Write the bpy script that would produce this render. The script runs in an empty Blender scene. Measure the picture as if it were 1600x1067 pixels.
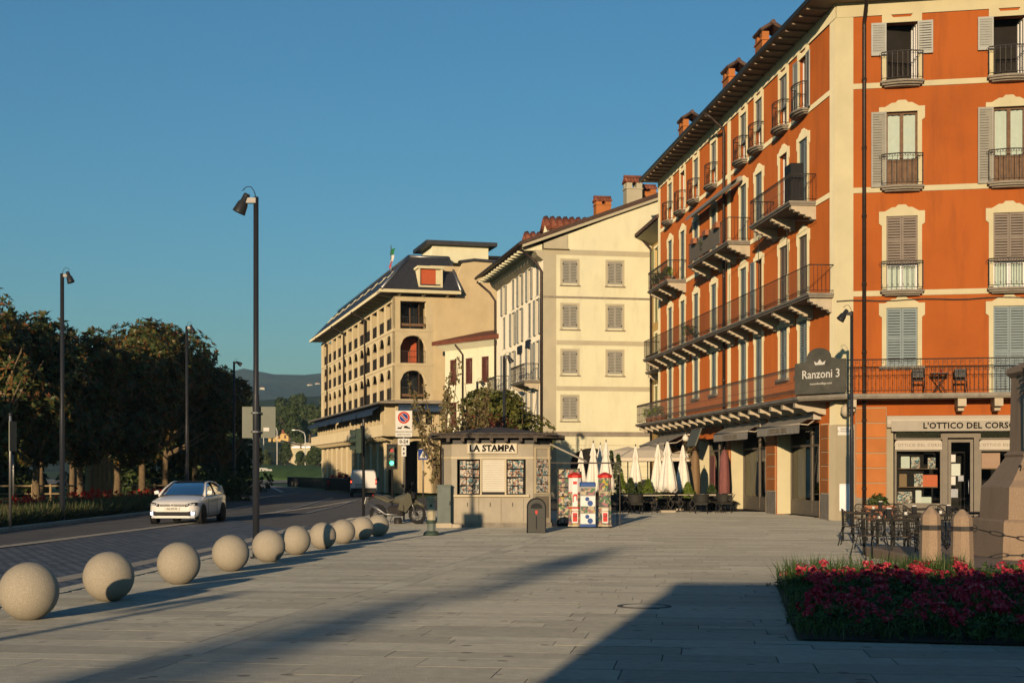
import bpy, math, random
import numpy as np
from mathutils import Vector, Matrix
random.seed(11); NR = np.random.default_rng(5)
rad = math.radians
sc = bpy.context.scene
col = sc.collection
# ---------------------------------------------------------------- camera
FPX, YH, CAMZ = 2222.0, 735.0, 1.77          # focal length in photo pixels, horizon row, eye height
cd = bpy.data.cameras.new('camera'); cam = bpy.data.objects.new('camera', cd); col.objects.link(cam)
cam.location = (0, 0, CAMZ); cam.rotation_euler = (rad(90), 0, 0)
cd.sensor_width = 36; cd.lens = 36 * FPX / 1600; cd.shift_y = (YH - 533.5) / 1600
cd.clip_start = .1; cd.clip_end = 30000
sc.camera = cam
# ---------------------------------------------------------------- light
SUN_AZ, SUN_EL = 12.0, 8.3                   # shadows run this far right of straight ahead; elevation
w = bpy.data.worlds.new('World'); sc.world = w; w.use_nodes = True
nt = w.node_tree; nt.nodes.clear()
bg = nt.nodes.new('ShaderNodeBackground'); wo = nt.nodes.new('ShaderNodeOutputWorld')
sky = nt.nodes.new('ShaderNodeTexSky'); sky.sky_type = 'NISHITA'; sky.sun_disc = False
sky.sun_elevation = rad(SUN_EL); sky.sun_rotation = rad(180 + SUN_AZ)
sky.altitude = 200; sky.air_density = 1.3; sky.dust_density = .4; sky.ozone_density = 5.4
bg.inputs[1].default_value = .12
tn = nt.nodes.new('ShaderNodeVectorMath'); tn.operation = 'MULTIPLY'; tn.inputs[1].default_value = (.87, 1.07, 1.0)   # white balance of the whole sky
nt.links.new(sky.outputs[0], tn.inputs[0]); nt.links.new(tn.outputs[0], bg.inputs[0]); nt.links.new(bg.outputs[0], wo.inputs[0])
sd = bpy.data.lights.new('sun', 'SUN'); sd.energy = 5.0; sd.angle = rad(.5); sd.color = (1, .75, .48)
so = bpy.data.objects.new('sun', sd); col.objects.link(so)
so.rotation_euler = Vector((math.sin(rad(SUN_AZ)) * math.cos(rad(SUN_EL)), math.cos(rad(SUN_AZ)) * math.cos(rad(SUN_EL)), -math.sin(rad(SUN_EL)))).to_track_quat('-Z', 'Y').to_euler()
vs = sc.view_settings; vs.view_transform = 'Standard'; vs.look = 'None'; vs.gamma = 1; vs.exposure = 0.0; vs.use_curve_mapping = False
sc.cycles.use_denoising = True
sc.cycles.max_bounces = 6; sc.cycles.diffuse_bounces = 3; sc.cycles.glossy_bounces = 3; sc.cycles.transparent_max_bounces = 12
sc.cycles.caustics_reflective = False; sc.cycles.caustics_refractive = False
# ---------------------------------------------------------------- helpers
def gz(y):                                   # the square falls gently away from the camera, then runs level
    return .012 * (35 - max(y, -10)) if y < 35 else 0.0
def P(x, y, Z): return Vector(((x - 800) * Z / FPX, Z, CAMZ - (y - YH) * Z / FPX))
def G(x, y):
    a = (y - YH) / FPX
    Z = CAMZ / a
    if Z < 35: Z = 1.35 / (a - .012)
    return Vector(((x - 800) * Z / FPX, Z, gz(Z)))
T = Matrix.Translation
def RZ(d): return Matrix.Rotation(rad(d), 4, 'Z')
def RX(d): return Matrix.Rotation(rad(d), 4, 'X')
def RY(d): return Matrix.Rotation(rad(d), 4, 'Y')
def at(x, y, rz=0, z=None): return T((x, y, gz(y) if z is None else z)) @ RZ(rz)
def frame(o, tx, ty):                        # facade frame: x right along the wall, y into it, z up
    n = math.hypot(tx, ty); tx /= n; ty /= n
    return Matrix(((tx, -ty, 0, o[0]), (ty, tx, 0, o[1]), (0, 0, 1, o[2] if len(o) > 2 else 0), (0, 0, 0, 1)))
class MB:
    def __init__(s): s.v = []; s.f = []; s.M = None; s.sm = []
    def av(s, pts):
        b = len(s.v)
        if s.M is None: s.v += [tuple(p) for p in pts]
        else: s.v += [tuple(s.M @ Vector(p)) for p in pts]
        return b
    def af(s, fs, b=0, smooth=False):
        s.f += [tuple(i + b for i in f) for f in fs]; s.sm += [smooth] * len(fs)
    def quad(s, a, b_, c, d): b = s.av([a, b_, c, d]); s.af([(0, 1, 2, 3)], b); return s
    def poly(s, pts): b = s.av(pts); s.af([tuple(range(len(pts)))], b); return s
    def box(s, x0, x1, y0, y1, z0, z1):
        b = s.av([(x0, y0, z0), (x1, y0, z0), (x1, y1, z0), (x0, y1, z0), (x0, y0, z1), (x1, y0, z1), (x1, y1, z1), (x0, y1, z1)])
        s.af([(3, 2, 1, 0), (4, 5, 6, 7), (0, 1, 5, 4), (1, 2, 6, 5), (2, 3, 7, 6), (3, 0, 4, 7)], b); return s
    def bbox(s, x0, x1, y0, y1, z0, z1, c):  # box with chamfered vertical and top edges
        prof = [(0, c), (0, 1 - c)]
        def ring(z, i):
            a = c + i
            return [(x0 + a, y0 + i, z), (x1 - a, y0 + i, z), (x1 - i, y0 + a, z), (x1 - i, y1 - a, z), (x1 - a, y1 - i, z), (x0 + a, y1 - i, z), (x0 + i, y1 - a, z), (x0 + i, y0 + a, z)]
        s.loft([ring(z0, 0), ring(z1 - c, 0), ring(z1, c)]); return s
    def loft(s, rings, caps=True, smooth=False, close=True):
        n = len(rings[0]); b = s.av([p for r in rings for p in r])
        fs = []
        for i in range(len(rings) - 1):
            for j in range(n if close else n - 1):
                k = (j + 1) % n
                fs.append((i * n + j, i * n + k, (i + 1) * n + k, (i + 1) * n + j))
        s.af(fs, b, smooth)
        if caps:
            s.af([tuple(range(n - 1, -1, -1)), tuple((len(rings) - 1) * n + j for j in range(n))], b)
        return s
    def prism(s, poly, a0, a1, ax='y'):      # 2-D outline pushed along an axis
        def q(p, a): return (p[0], a, p[1]) if ax == 'y' else ((p[0], p[1], a) if ax == 'z' else (a, p[0], p[1]))
        n = len(poly); b = s.av([q(p, a0) for p in poly] + [q(p, a1) for p in poly])
        s.af([tuple(range(n)), tuple(range(2 * n - 1, n - 1, -1))] + [(j, j + n, (j + 1) % n + n, (j + 1) % n) for j in range(n)], b); return s
    def tube(s, pts, r, n=5, caps=True, smooth=True):
        pts = [Vector(p) for p in pts]; rr = r if isinstance(r, (list, tuple)) else [r] * len(pts)
        rings = []
        up = Vector((0, 0, 1)); a = None
        for i, p in enumerate(pts):
            d = (pts[min(i + 1, len(pts) - 1)] - pts[max(i - 1, 0)])
            if d.length < 1e-9: d = Vector((0, 0, 1))
            d.normalize()
            if a is None:
                a = d.cross(up)
                if a.length < 1e-3: a = d.cross(Vector((1, 0, 0)))
            a = (a - d * a.dot(d))
            if a.length < 1e-6: a = d.orthogonal()
            a.normalize(); c = d.cross(a)
            rings.append([p + (a * math.cos(2 * math.pi * k / n) + c * math.sin(2 * math.pi * k / n)) * rr[i] for k in range(n)])
        s.loft(rings, caps, smooth); return s
    def lathe(s, prof, n=16, smooth=True, caps=True, c=(0, 0)):
        s.loft([[(c[0] + r * math.cos(2 * math.pi * k / n), c[1] + r * math.sin(2 * math.pi * k / n), z) for k in range(n)] for r, z in prof], caps, smooth); return s
    def mesh(s, name='mesh'):
        m = bpy.data.meshes.new(name); m.from_pydata(s.v, [], s.f)
        m.polygons.foreach_set('use_smooth', s.sm); m.update(); return m
MAT = {}
WM = {}                                      # world matrices, since the depsgraph is never asked
def ob(name, mesh, mat=None, parent=None, M=None):
    if isinstance(mesh, MB): mesh = mesh.mesh(name)
    if mat is not None and not mesh.materials: mesh.materials.append(MAT[mat])
    o = bpy.data.objects.new(name, mesh); col.objects.link(o)
    if M is None: M = WM[parent.name] if parent else Matrix()
    elif not isinstance(M, Matrix): M = T(M)
    WM[o.name] = M
    if parent: o.parent = parent; o.matrix_basis = WM[parent.name].inverted() @ M
    else: o.matrix_basis = M
    if mat is not None and mesh.materials[0] is not MAT[mat]:
        o.material_slots[0].link = 'OBJECT'; o.material_slots[0].material = MAT[mat]
    return o
def tag(o, label=None, cat=None, group=None, kind=None):
    if label: o['label'] = label
    if cat: o['category'] = cat
    if group: o['group'] = group
    if kind: o['kind'] = kind
    return o
def thing(name, label, cat, M, group=None):
    o = bpy.data.objects.new(name, None); col.objects.link(o); o.empty_display_size = .2
    if not isinstance(M, Matrix): M = T(M)
    o.matrix_basis = M; WM[o.name] = M
    return tag(o, label, cat, group)
KIDS = {}
def dup(o, M, label=None, parent=None):      # a copy of a thing with copies of its parts and sub-parts
    c = o.copy(); col.objects.link(c)
    if parent is None: c.matrix_basis = M; c.parent = None; WM[c.name] = M
    else: c.parent = parent; c.matrix_basis = o.matrix_basis.copy(); WM[c.name] = WM[parent.name] @ c.matrix_basis
    if label: c['label'] = label
    for k in list(o.children): dup(k, None, None, c)
    return c
def text_mesh(s, size, extrude=.004, bold=0.0, space=1.0, align='CENTER'):
    cu = bpy.data.curves.new('t', 'FONT'); cu.body = s; cu.size = size; cu.extrude = extrude; cu.offset = bold
    cu.align_x = align; cu.align_y = 'CENTER'; cu.space_character = space; cu.resolution_u = 2
    o = bpy.data.objects.new('t', cu); col.objects.link(o)
    m = bpy.data.meshes.new_from_object(o); bpy.data.objects.remove(o); bpy.data.curves.remove(cu)
    return m
FACE = RX(90)                                # text lies in xy: stand it up facing -y
# ---------------------------------------------------------------- materials
def mat(name, c, rough=.75, var=.15, scale=2.0, bump=0.0, bscale=40., metal=0., stain=0.0, stainc=(.12, .1, .08), sscale=(1, 1, .25), rnd=0.0, spec=.22, coat=0.0, c2=None, c2scale=1.0, bdist=.02, drough=0.0):
    m = bpy.data.materials.new(name); m.use_nodes = True; nt = m.node_tree; N = nt.nodes; L = nt.links
    b = N['Principled BSDF']; b.inputs['Roughness'].default_value = rough; b.inputs['Metallic'].default_value = metal
    b.inputs['Specular IOR Level'].default_value = spec; b.inputs['Coat Weight'].default_value = coat
    if drough and 'Diffuse Roughness' in b.inputs: b.inputs['Diffuse Roughness'].default_value = drough
    geo = N.new('ShaderNodeNewGeometry')
    nz = N.new('ShaderNodeTexNoise'); nz.inputs['Scale'].default_value = scale; nz.inputs['Detail'].default_value = 6; nz.inputs['Roughness'].default_value = .65
    L.new(geo.outputs['Position'], nz.inputs['Vector'])
    mr = N.new('ShaderNodeMapRange'); mr.inputs[1].default_value = .3; mr.inputs[2].default_value = .7; mr.inputs[3].default_value = 1 - var; mr.inputs[4].default_value = 1 + var
    L.new(nz.outputs[0], mr.inputs[0])
    mx = N.new('ShaderNodeVectorMath'); mx.operation = 'SCALE'; mx.inputs[0].default_value = c
    L.new(mr.outputs[0], mx.inputs['Scale']); cur = mx.outputs[0]
    if c2:
        n2 = N.new('ShaderNodeTexNoise'); n2.inputs['Scale'].default_value = c2scale; n2.inputs['Detail'].default_value = 4
        L.new(geo.outputs['Position'], n2.inputs['Vector'])
        r2 = N.new('ShaderNodeMapRange'); r2.inputs[1].default_value = .42; r2.inputs[2].default_value = .6; L.new(n2.outputs[0], r2.inputs[0])
        m2 = N.new('ShaderNodeMix'); m2.data_type = 'RGBA'; L.new(r2.outputs[0], m2.inputs[0]); L.new(cur, m2.inputs[6]); m2.inputs[7].default_value = (*c2, 1); cur = m2.outputs[2]
    if rnd:
        oi = N.new('ShaderNodeObjectInfo'); ad = N.new('ShaderNodeMath'); ad.operation = 'ADD'
        L.new(oi.outputs['Random'], ad.inputs[0]); L.new(geo.outputs['Random Per Island'], ad.inputs[1])
        fr = N.new('ShaderNodeMath'); fr.operation = 'FRACT'; L.new(ad.outputs[0], fr.inputs[0])
        r3 = N.new('ShaderNodeMapRange'); r3.inputs[3].default_value = 1 - rnd; r3.inputs[4].default_value = 1 + rnd; L.new(fr.outputs[0], r3.inputs[0])
        s3 = N.new('ShaderNodeVectorMath'); s3.operation = 'SCALE'; L.new(cur, s3.inputs[0]); L.new(r3.outputs[0], s3.inputs['Scale']); cur = s3.outputs[0]
    if stain:
        mp = N.new('ShaderNodeVectorMath'); mp.operation = 'MULTIPLY'; mp.inputs[1].default_value = sscale; L.new(geo.outputs['Position'], mp.inputs[0])
        n4 = N.new('ShaderNodeTexNoise'); n4.inputs['Scale'].default_value = 1.3; n4.inputs['Detail'].default_value = 8; n4.inputs['Roughness'].default_value = .7
        L.new(mp.outputs[0], n4.inputs['Vector'])
        r4 = N.new('ShaderNodeMapRange'); r4.inputs[1].default_value = .5; r4.inputs[2].default_value = .75; r4.inputs[4].default_value = stain; L.new(n4.outputs[0], r4.inputs[0])
        m4 = N.new('ShaderNodeMix'); m4.data_type = 'RGBA'; L.new(r4.outputs[0], m4.inputs[0]); L.new(cur, m4.inputs[6]); m4.inputs[7].default_value = (*stainc, 1); cur = m4.outputs[2]
    L.new(cur, b.inputs['Base Color'])
    if bump:
        nb = N.new('ShaderNodeTexNoise'); nb.inputs['Scale'].default_value = bscale; nb.inputs['Detail'].default_value = 5
        L.new(geo.outputs['Position'], nb.inputs['Vector'])
        bp = N.new('ShaderNodeBump'); bp.inputs['Strength'].default_value = bump; bp.inputs['Distance'].default_value = bdist
        L.new(nb.outputs[0], bp.inputs['Height']); L.new(bp.outputs[0], b.inputs['Normal'])
    MAT[name] = m; return m
def leafmat(name, cols, trans=.25, rough=.55):
    m = bpy.data.materials.new(name); m.use_nodes = True; nt = m.node_tree; N = nt.nodes; L = nt.links
    b = N['Principled BSDF']; b.inputs['Roughness'].default_value = rough; b.inputs['Specular IOR Level'].default_value = .35
    geo = N.new('ShaderNodeNewGeometry'); cr = N.new('ShaderNodeValToRGB'); e = cr.color_ramp
    while len(e.elements) < len(cols): e.elements.new(.5)
    for i, (p, c) in enumerate(cols): e.elements[i].position = p; e.elements[i].color = (*c, 1)
    L.new(geo.outputs['Random Per Island'], cr.inputs[0]); L.new(cr.outputs[0], b.inputs['Base Color'])
    tr = N.new('ShaderNodeBsdfTranslucent'); L.new(cr.outputs[0], tr.inputs[0])
    ms = N.new('ShaderNodeMixShader'); ms.inputs[0].default_value = trans
    L.new(b.outputs[0], ms.inputs[1]); L.new(tr.outputs[0], ms.inputs[2]); L.new(ms.outputs[0], N['Material Output'].inputs[0])
    MAT[name] = m
def glassmat(name, tint=(.9, .95, .95), refl=1.45, rough=.02):
    m = bpy.data.materials.new(name); m.use_nodes = True; nt = m.node_tree; N = nt.nodes; L = nt.links; N.remove(N['Principled BSDF'])
    t = N.new('ShaderNodeBsdfTransparent'); t.inputs[0].default_value = (*tint, 1)
    g = N.new('ShaderNodeBsdfGlossy'); g.inputs['Roughness'].default_value = rough
    fr = N.new('ShaderNodeFresnel'); fr.inputs[0].default_value = refl
    ms = N.new('ShaderNodeMixShader'); L.new(fr.outputs[0], ms.inputs[0]); L.new(t.outputs[0], ms.inputs[1]); L.new(g.outputs[0], ms.inputs[2])
    L.new(ms.outputs[0], N['Material Output'].inputs[0]); MAT[name] = m
def emit(name, c, s):
    m = bpy.data.materials.new(name); m.use_nodes = True; N = m.node_tree.nodes; b = N['Principled BSDF']
    b.inputs['Base Color'].default_value = (*c, 1); b.inputs['Emission Color'].default_value = (*c, 1); b.inputs['Emission Strength'].default_value = s; MAT[name] = m
def printmat(name, hues, cell=14., white=.35):   # flat print: patches of ink per piece
    m = bpy.data.materials.new(name); m.use_nodes = True; nt = m.node_tree; N = nt.nodes; L = nt.links; b = N['Principled BSDF']; b.inputs['Roughness'].default_value = .7; b.inputs['Specular IOR Level'].default_value = .15
    geo = N.new('ShaderNodeNewGeometry'); vo = N.new('ShaderNodeTexVoronoi'); vo.inputs['Scale'].default_value = cell; vo.distance = 'CHEBYCHEV'
    L.new(geo.outputs['Position'], vo.inputs['Vector'])
    sx = N.new('ShaderNodeSeparateColor'); L.new(vo.outputs['Color'], sx.inputs[0])
    ad = N.new('ShaderNodeMath'); ad.operation = 'MULTIPLY_ADD'; L.new(sx.outputs[0], ad.inputs[0]); ad.inputs[1].default_value = .45; L.new(geo.outputs['Random Per Island'], ad.inputs[2])
    fr = N.new('ShaderNodeMath'); fr.operation = 'FRACT'; L.new(ad.outputs[0], fr.inputs[0])
    cr = N.new('ShaderNodeValToRGB'); e = cr.color_ramp; e.interpolation = 'CONSTANT'
    while len(e.elements) < len(hues): e.elements.new(.5)
    for i, c in enumerate(hues): e.elements[i].position = i / len(hues); e.elements[i].color = (*c, 1)
    L.new(fr.outputs[0], cr.inputs[0]); L.new(cr.outputs[0], b.inputs['Base Color']); MAT[name] = m
mat('orange', (.405, .106, .018), .85, .12, .5, .45, 45, drough=.6, stain=.6, stainc=(.25, .07, .02), sscale=(1.6, 1.6, .22), c2=(.44, .118, .02), c2scale=.22)
mat('orange_block', (.43, .15, .04), .85, .10, 1.5, .12, 50, rnd=.06, stain=.2, stainc=(.28, .11, .05))
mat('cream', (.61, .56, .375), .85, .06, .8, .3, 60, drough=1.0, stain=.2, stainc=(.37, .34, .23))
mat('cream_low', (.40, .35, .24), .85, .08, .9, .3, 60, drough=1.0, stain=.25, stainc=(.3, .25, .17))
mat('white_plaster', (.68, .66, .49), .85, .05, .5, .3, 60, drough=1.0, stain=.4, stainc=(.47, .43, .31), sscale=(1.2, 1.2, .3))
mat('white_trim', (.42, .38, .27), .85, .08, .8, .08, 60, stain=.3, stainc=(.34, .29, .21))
mat('pale_plaster', (.66, .62, .5), .85, .06, .5, .3, 60, drough=1.0, stain=.2, stainc=(.48, .43, .33))
mat('yellow_plaster', (.62, .42, .16), .85, .06, .8, .08, 60, stain=.15, stainc=(.45, .3, .12))
mat('beige_plaster', (.55, .45, .275), .85, .08, .7, .3, 40, drough=1.0, stain=.4, stainc=(.42, .34, .21))
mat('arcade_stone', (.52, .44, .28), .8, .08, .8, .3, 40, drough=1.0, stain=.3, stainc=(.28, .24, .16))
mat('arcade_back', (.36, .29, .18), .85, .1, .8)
mat('slate', (.035, .036, .042), .55, .25, 3, .3, 25)
mat('terracotta', (.25, .085, .048), .8, .25, 4, .3, 25, rnd=.25, stain=.4, stainc=(.12, .06, .04))
mat('dark_tile', (.10, .06, .045), .8, .3, 5, .3, 25, rnd=.3)
mat('soffit', (.27, .2, .135), .8, .2, 2)
mat('wood_brown', (.15, .085, .045), .65, .3, 6, .2, 40, stain=.35, stainc=(.07, .04, .025))
mat('blue_shutter', (.20, .25, .26), .6, .08, 3, stain=.15, stainc=(.14, .16, .15))
mat('grey_shutter', (.30, .29, .25), .6, .08, 3, stain=.15, stainc=(.2, .18, .15))
mat('brown_shutter', (.22, .18, .145), .65, .1, 3, stain=.2, stainc=(.13, .1, .08))
mat('pale_shutter', (.36, .37, .34), .6, .08, 3, stain=.15, stainc=(.24, .22, .19))
mat('green_shutter', (.30, .31, .15), .6, .08, 3)
mat('red_shutter', (.13, .045, .032), .6, .12, 3)
mat('iron', (.055, .05, .045), .6, .25, 8, metal=.3, stain=.4, stainc=(.11, .06, .035))
mat('black_metal', (.022, .022, .022), .45, .15, 6, metal=.4)
mat('pole_metal', (.05, .05, .05), .38, .12, 4, metal=.55)
mat('zinc', (.25, .25, .25), .4, .15, 5, metal=.8)
mat('copper_pipe', (.045, .032, .026), .45, .25, 6, metal=.4)
mat('slab_stone', (.25, .22, .175), .85, .2, 3, .3, 30, stain=.6, stainc=(.09, .08, .06))
mat('bracket_stone', (.47, .40, .29), .85, .1, 3, .2, 30, stain=.3, stainc=(.22, .19, .14))
mat('granite_ball', (.41, .36, .27), .8, .2, 70, .5, 130, c2=(.34, .295, .225), c2scale=95, stain=.3, stainc=(.2, .17, .125), sscale=(1, 1, 1))
mat('pink_granite', (.36, .255, .165), .8, .14, 40, .2, 90, c2=(.28, .2, .135), c2scale=70, stain=.4, stainc=(.13, .1, .065), sscale=(1.5, 1.5, .5))
mat('paving', (.275, .266, .222), .75, .14, 9, .8, 75, rnd=.16, stain=.22, stainc=(.15, .145, .125), sscale=(.7, .7, .7), bdist=.012, drough=1.0)
mat('kerb_stone', (.27, .26, .22), .8, .15, 6, .7, 75, bdist=.012, drough=1.0, rnd=.12, stain=.3, stainc=(.14, .13, .12), sscale=(1, 1, 1))
mat('joint', (.10, .095, .085), .95, .2, 4)
mat('asphalt', (.07, .07, .072), .8, .22, 1.2, .9, 90, drough=1.0, stain=.3, stainc=(.028, .028, .03), sscale=(.5, .12, 1))
mat('road_paint', (.42, .42, .40), .8, .35, 4, stain=.6, stainc=(.12, .12, .12), sscale=(3, 3, 3))
mat('soil', (.035, .028, .02), .95, .3, 6, .5, 20)
mat('lawn', (.045, .085, .022), .95, .35, .6, .6, 6)
mat('white_paint', (.72, .72, .70), .5, .04, 2)
mat('car_white', (.70, .68, .64), .28, .02, 2, coat=.6)
mat('rubber', (.018, .018, .018), .8, .15, 10)
mat('black_plastic', (.015, .015, .016), .7, .1, 5, spec=.25)
mat('rim', (.06, .06, .065), .35, .1, 5, metal=.7)
mat('tinted', (.012, .016, .018), .06, .02, 2, spec=.8)
mat('lens', (.35, .36, .38), .12, .3, 20, spec=.8)
mat('red_lens', (.35, .01, .01), .2, .1, 20)
mat('kiosk_metal', (.36, .315, .235), .6, .1, 2, stain=.45, stainc=(.19, .155, .11))
mat('kiosk_frame', (.50, .42, .27), .5, .08, 2, stain=.2, stainc=(.3, .25, .17))
mat('kiosk_roof', (.075, .06, .048), .75, .35, 5, .4, 12, stain=.4, stainc=(.16, .14, .11))
mat('roller', (.60, .56, .46), .45, .05, 2)
mat('ink', (.012, .011, .01), .9, .1, 5, spec=.0)
mat('green_iron', (.05, .075, .055), .55, .2, 8, metal=.2, stain=.4, stainc=(.025, .035, .028))
mat('cabinet_green', (.13, .155, .135), .6, .12, 4, stain=.4, stainc=(.075, .085, .07))
mat('post_pale', (.42, .37, .24), .65, .15, 6, stain=.5, stainc=(.22, .19, .12))
mat('sign_white', (.62, .6, .54), .8, .03, 3)
mat('sign_red', (.5, .04, .018), .8, .05, 3)
mat('sign_blue', (.012, .04, .2), .8, .05, 3)
mat('bin_dark', (.045, .045, .038), .5, .15, 4); mat('sign_back', (.13, .14, .115), .6, .08, 2, metal=.3)
mat('canvas', (.74, .70, .60), .85, .06, 4, .1, 30)
mat('parasol_beige', (.62, .55, .43), .85, .08, 3)
mat('awning_cloth', (.36, .325, .265), .85, .08, 3, stain=.2, stainc=(.25, .22, .17))
mat('awning_box', (.46, .41, .33), .6, .06, 3)
mat('blue_cloth', (.03, .055, .10), .8, .1, 3)
mat('shop_frame', (.16, .135, .10), .5, .12, 3)
mat('inner_shade', (.02, .017, .014), .9, .3, 1)  # near-black colour stands in for the shade inside openings
mat('curtain', (.55, .58, .5), .9, .06, 4)
mat('wicker', (.03, .028, .022), .7, .2, 20)
mat('table_wood', (.16, .10, .055), .55, .2, 8)
mat('chair_metal', (.042, .04, .034), .45, .15, 8, metal=.4)
mat('planter_pot', (.36, .14, .07), .8, .12, 6, stain=.25, stainc=(.25, .12, .08))
mat('bark', (.16, .115, .065), .9, .3, 8, .6, 18, stain=.4, stainc=(.05, .04, .025))
mat('wood_post', (.30, .22, .12), .85, .2, 5, .3, 12, stain=.3, stainc=(.13, .09, .05))
mat('hill', (.028, .05, .03), .95, .6, .05, 1.0, .05, c2=(.05, .075, .03), c2scale=.012, bdist=6)
mat('pink_cloth', (.22, .085, .075), .8, .15, 6)
mat('moto_grey', (.10, .095, .066), .4, .08, 4, coat=.3)
mat('moto_dark', (.03, .026, .024), .5, .2, 8)
mat('skin', (.42, .25, .17), .6, .05, 4)
mat('navy', (.02, .03, .05), .8, .1, 4)
mat('flag_green', (.02, .16, .06), .8, .05, 4); mat('flag_red', (.5, .03, .025), .8, .05, 4)
mat('red_plastic', (.55, .03, .02), .35, .1, 8); mat('blue_plastic', (.015, .07, .25), .35, .1, 8); mat('yellow_plastic', (.6, .42, .06), .4, .15, 10)
mat('machine_white', (.72, .70, .66), .4, .04, 4); mat('machine_grey', (.30, .29, .26), .5, .1, 4)
mat('red_curtain', (.42, .09, .035), .85, .1, 5)
mat('brown_box', (.22, .14, .07), .7, .1, 6)
mat('poster_orange', (.55, .12, .04), .6, .15, 18)
def spots(name, c, scale, size, amt):        # small dark marks scattered over a surface (gum, oil, droppings)
    nt = MAT[name].node_tree; N = nt.nodes; L = nt.links; b = N['Principled BSDF']; src = b.inputs['Base Color'].links[0].from_socket
    geo = N.new('ShaderNodeNewGeometry'); vo = N.new('ShaderNodeTexVoronoi'); vo.inputs['Scale'].default_value = scale; L.new(geo.outputs['Position'], vo.inputs['Vector'])
    a = N.new('ShaderNodeSeparateColor'); L.new(vo.outputs['Color'], a.inputs[0])
    th = N.new('ShaderNodeMath'); th.operation = 'MULTIPLY'; L.new(a.outputs[0], th.inputs[0]); th.inputs[1].default_value = size
    lt = N.new('ShaderNodeMath'); lt.operation = 'LESS_THAN'; L.new(vo.outputs['Distance'], lt.inputs[0]); L.new(th.outputs[0], lt.inputs[1])
    ml = N.new('ShaderNodeMath'); ml.operation = 'MULTIPLY'; L.new(lt.outputs[0], ml.inputs[0]); ml.inputs[1].default_value = amt
    mx = N.new('ShaderNodeMix'); mx.data_type = 'RGBA'; L.new(ml.outputs[0], mx.inputs[0]); L.new(src, mx.inputs[6]); mx.inputs[7].default_value = (*c, 1); L.new(mx.outputs[2], b.inputs['Base Color'])
spots('paving', (.07, .065, .06), 3.2, .2, .7)
glassmat('glass'); glassmat('glass_dark', (.34, .38, .38), 1.16)
emit('lamp_green', (.05, .95, .45), 3.0); emit('lamp_drl', (.75, .85, 1.0), 6.0); emit('lamp_tail', (1.0, .09, .03), 3.0)
INKS = [(.5, .47, .4), (.36, .05, .03), (.55, .52, .46), (.05, .10, .22), (.42, .3, .12), (.03, .03, .03), (.4, .37, .31), (.10, .2, .22), (.33, .2, .14), (.5, .44, .35), (.08, .07, .06)]
printmat('magazine', INKS, 19); printmat('toy_print', [(.45, .34, .06), (.4, .06, .04), (.1, .2, .32), (.5, .46, .4), (.5, .33, .09), (.10, .2, .10), (.36, .18, .18), (.46, .4, .26), (.12, .12, .12)], 12)
leafmat('magnolia_leaf', [(0, (.045, .07, .02)), (.4, (.075, .10, .028)), (.62, (.12, .12, .03)), (.78, (.20, .11, .035)), (.92, (.24, .08, .03)), (1, (.08, .11, .028))], .25, .42)
leafmat('dark_leaf', [(0, (.03, .055, .016)), (.5, (.05, .08, .02)), (1, (.085, .11, .03))], .2)
leafmat('mid_leaf', [(0, (.045, .075, .02)), (.5, (.07, .105, .03)), (1, (.12, .13, .04))], .25)
leafmat('hedge_leaf', [(0, (.08, .10, .02)), (.5, (.14, .15, .03)), (1, (.22, .2, .05))], .3)
leafmat('birch_leaf', [(0, (.10, .10, .035)), (.5, (.16, .13, .05)), (1, (.2, .13, .06))], .25)
leafmat('red_leaf', [(0, (.12, .03, .02)), (.5, (.2, .05, .03)), (1, (.1, .06, .025))], .25)
leafmat('lime_leaf', [(0, (.10, .16, .02)), (1, (.22, .28, .04))], .3)
leafmat('oleander_leaf', [(0, (.025, .055, .015)), (.6, (.05, .10, .025)), (1, (.10, .17, .04))], .25)
leafmat('grass_blade', [(0, (.035, .075, .016)), (.6, (.06, .12, .028)), (.9, (.13, .17, .05)), (1, (.2, .18, .08))], .3)
leafmat('dry_grass', [(0, (.04, .07, .018)), (.5, (.075, .10, .03)), (1, (.17, .13, .07))], .3)
leafmat('petal', [(0, (.40, .015, .04)), (.4, (.54, .035, .075)), (.75, (.6, .075, .10)), (1, (.66, .2, .2))], .3, .7)
leafmat('red_petal', [(0, (.4, .015, .012)), (1, (.6, .06, .03))], .3, .7)
# ================================================================ setting: ground, road, square
def sheet(name, pts, z, mt):                 # flat outline cut at the grade break so it follows the fall of the square
    out = []
    ys = sorted({-10.0, 35.0})
    m = MB()
    lo, hi = min(p[1] for p in pts), max(p[1] for p in pts)
    cuts = [c for c in (-10.0, 35.0) if lo < c < hi]
    def clip(poly, y, keep_above):
        r = []
        for i in range(len(poly)):
            a, b = poly[i], poly[(i + 1) % len(poly)]
            ia, ib = (a[1] >= y) == keep_above or a[1] == y, (b[1] >= y) == keep_above or b[1] == y
            if ia: r.append(a)
            if ia != ib:
                t = (y - a[1]) / (b[1] - a[1]); r.append((a[0] + t * (b[0] - a[0]), y))
        return r
    bands = [lo] + cuts + [hi]
    for i in range(len(bands) - 1):
        q = list(pts)
        if bands[i] > lo: q = clip(q, bands[i], True)
        if bands[i + 1] < hi: q = clip(q, bands[i + 1], False)
        if len(q) > 2: m.poly([(x, y, gz(y) + z) for x, y in q])
    o = ob(name, m, mt); tag(o, kind='structure'); return o
sheet('ground', [(-9000, -300), (9000, -300), (9000, 9000), (-9000, 9000)], -.16, 'lawn')
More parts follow.
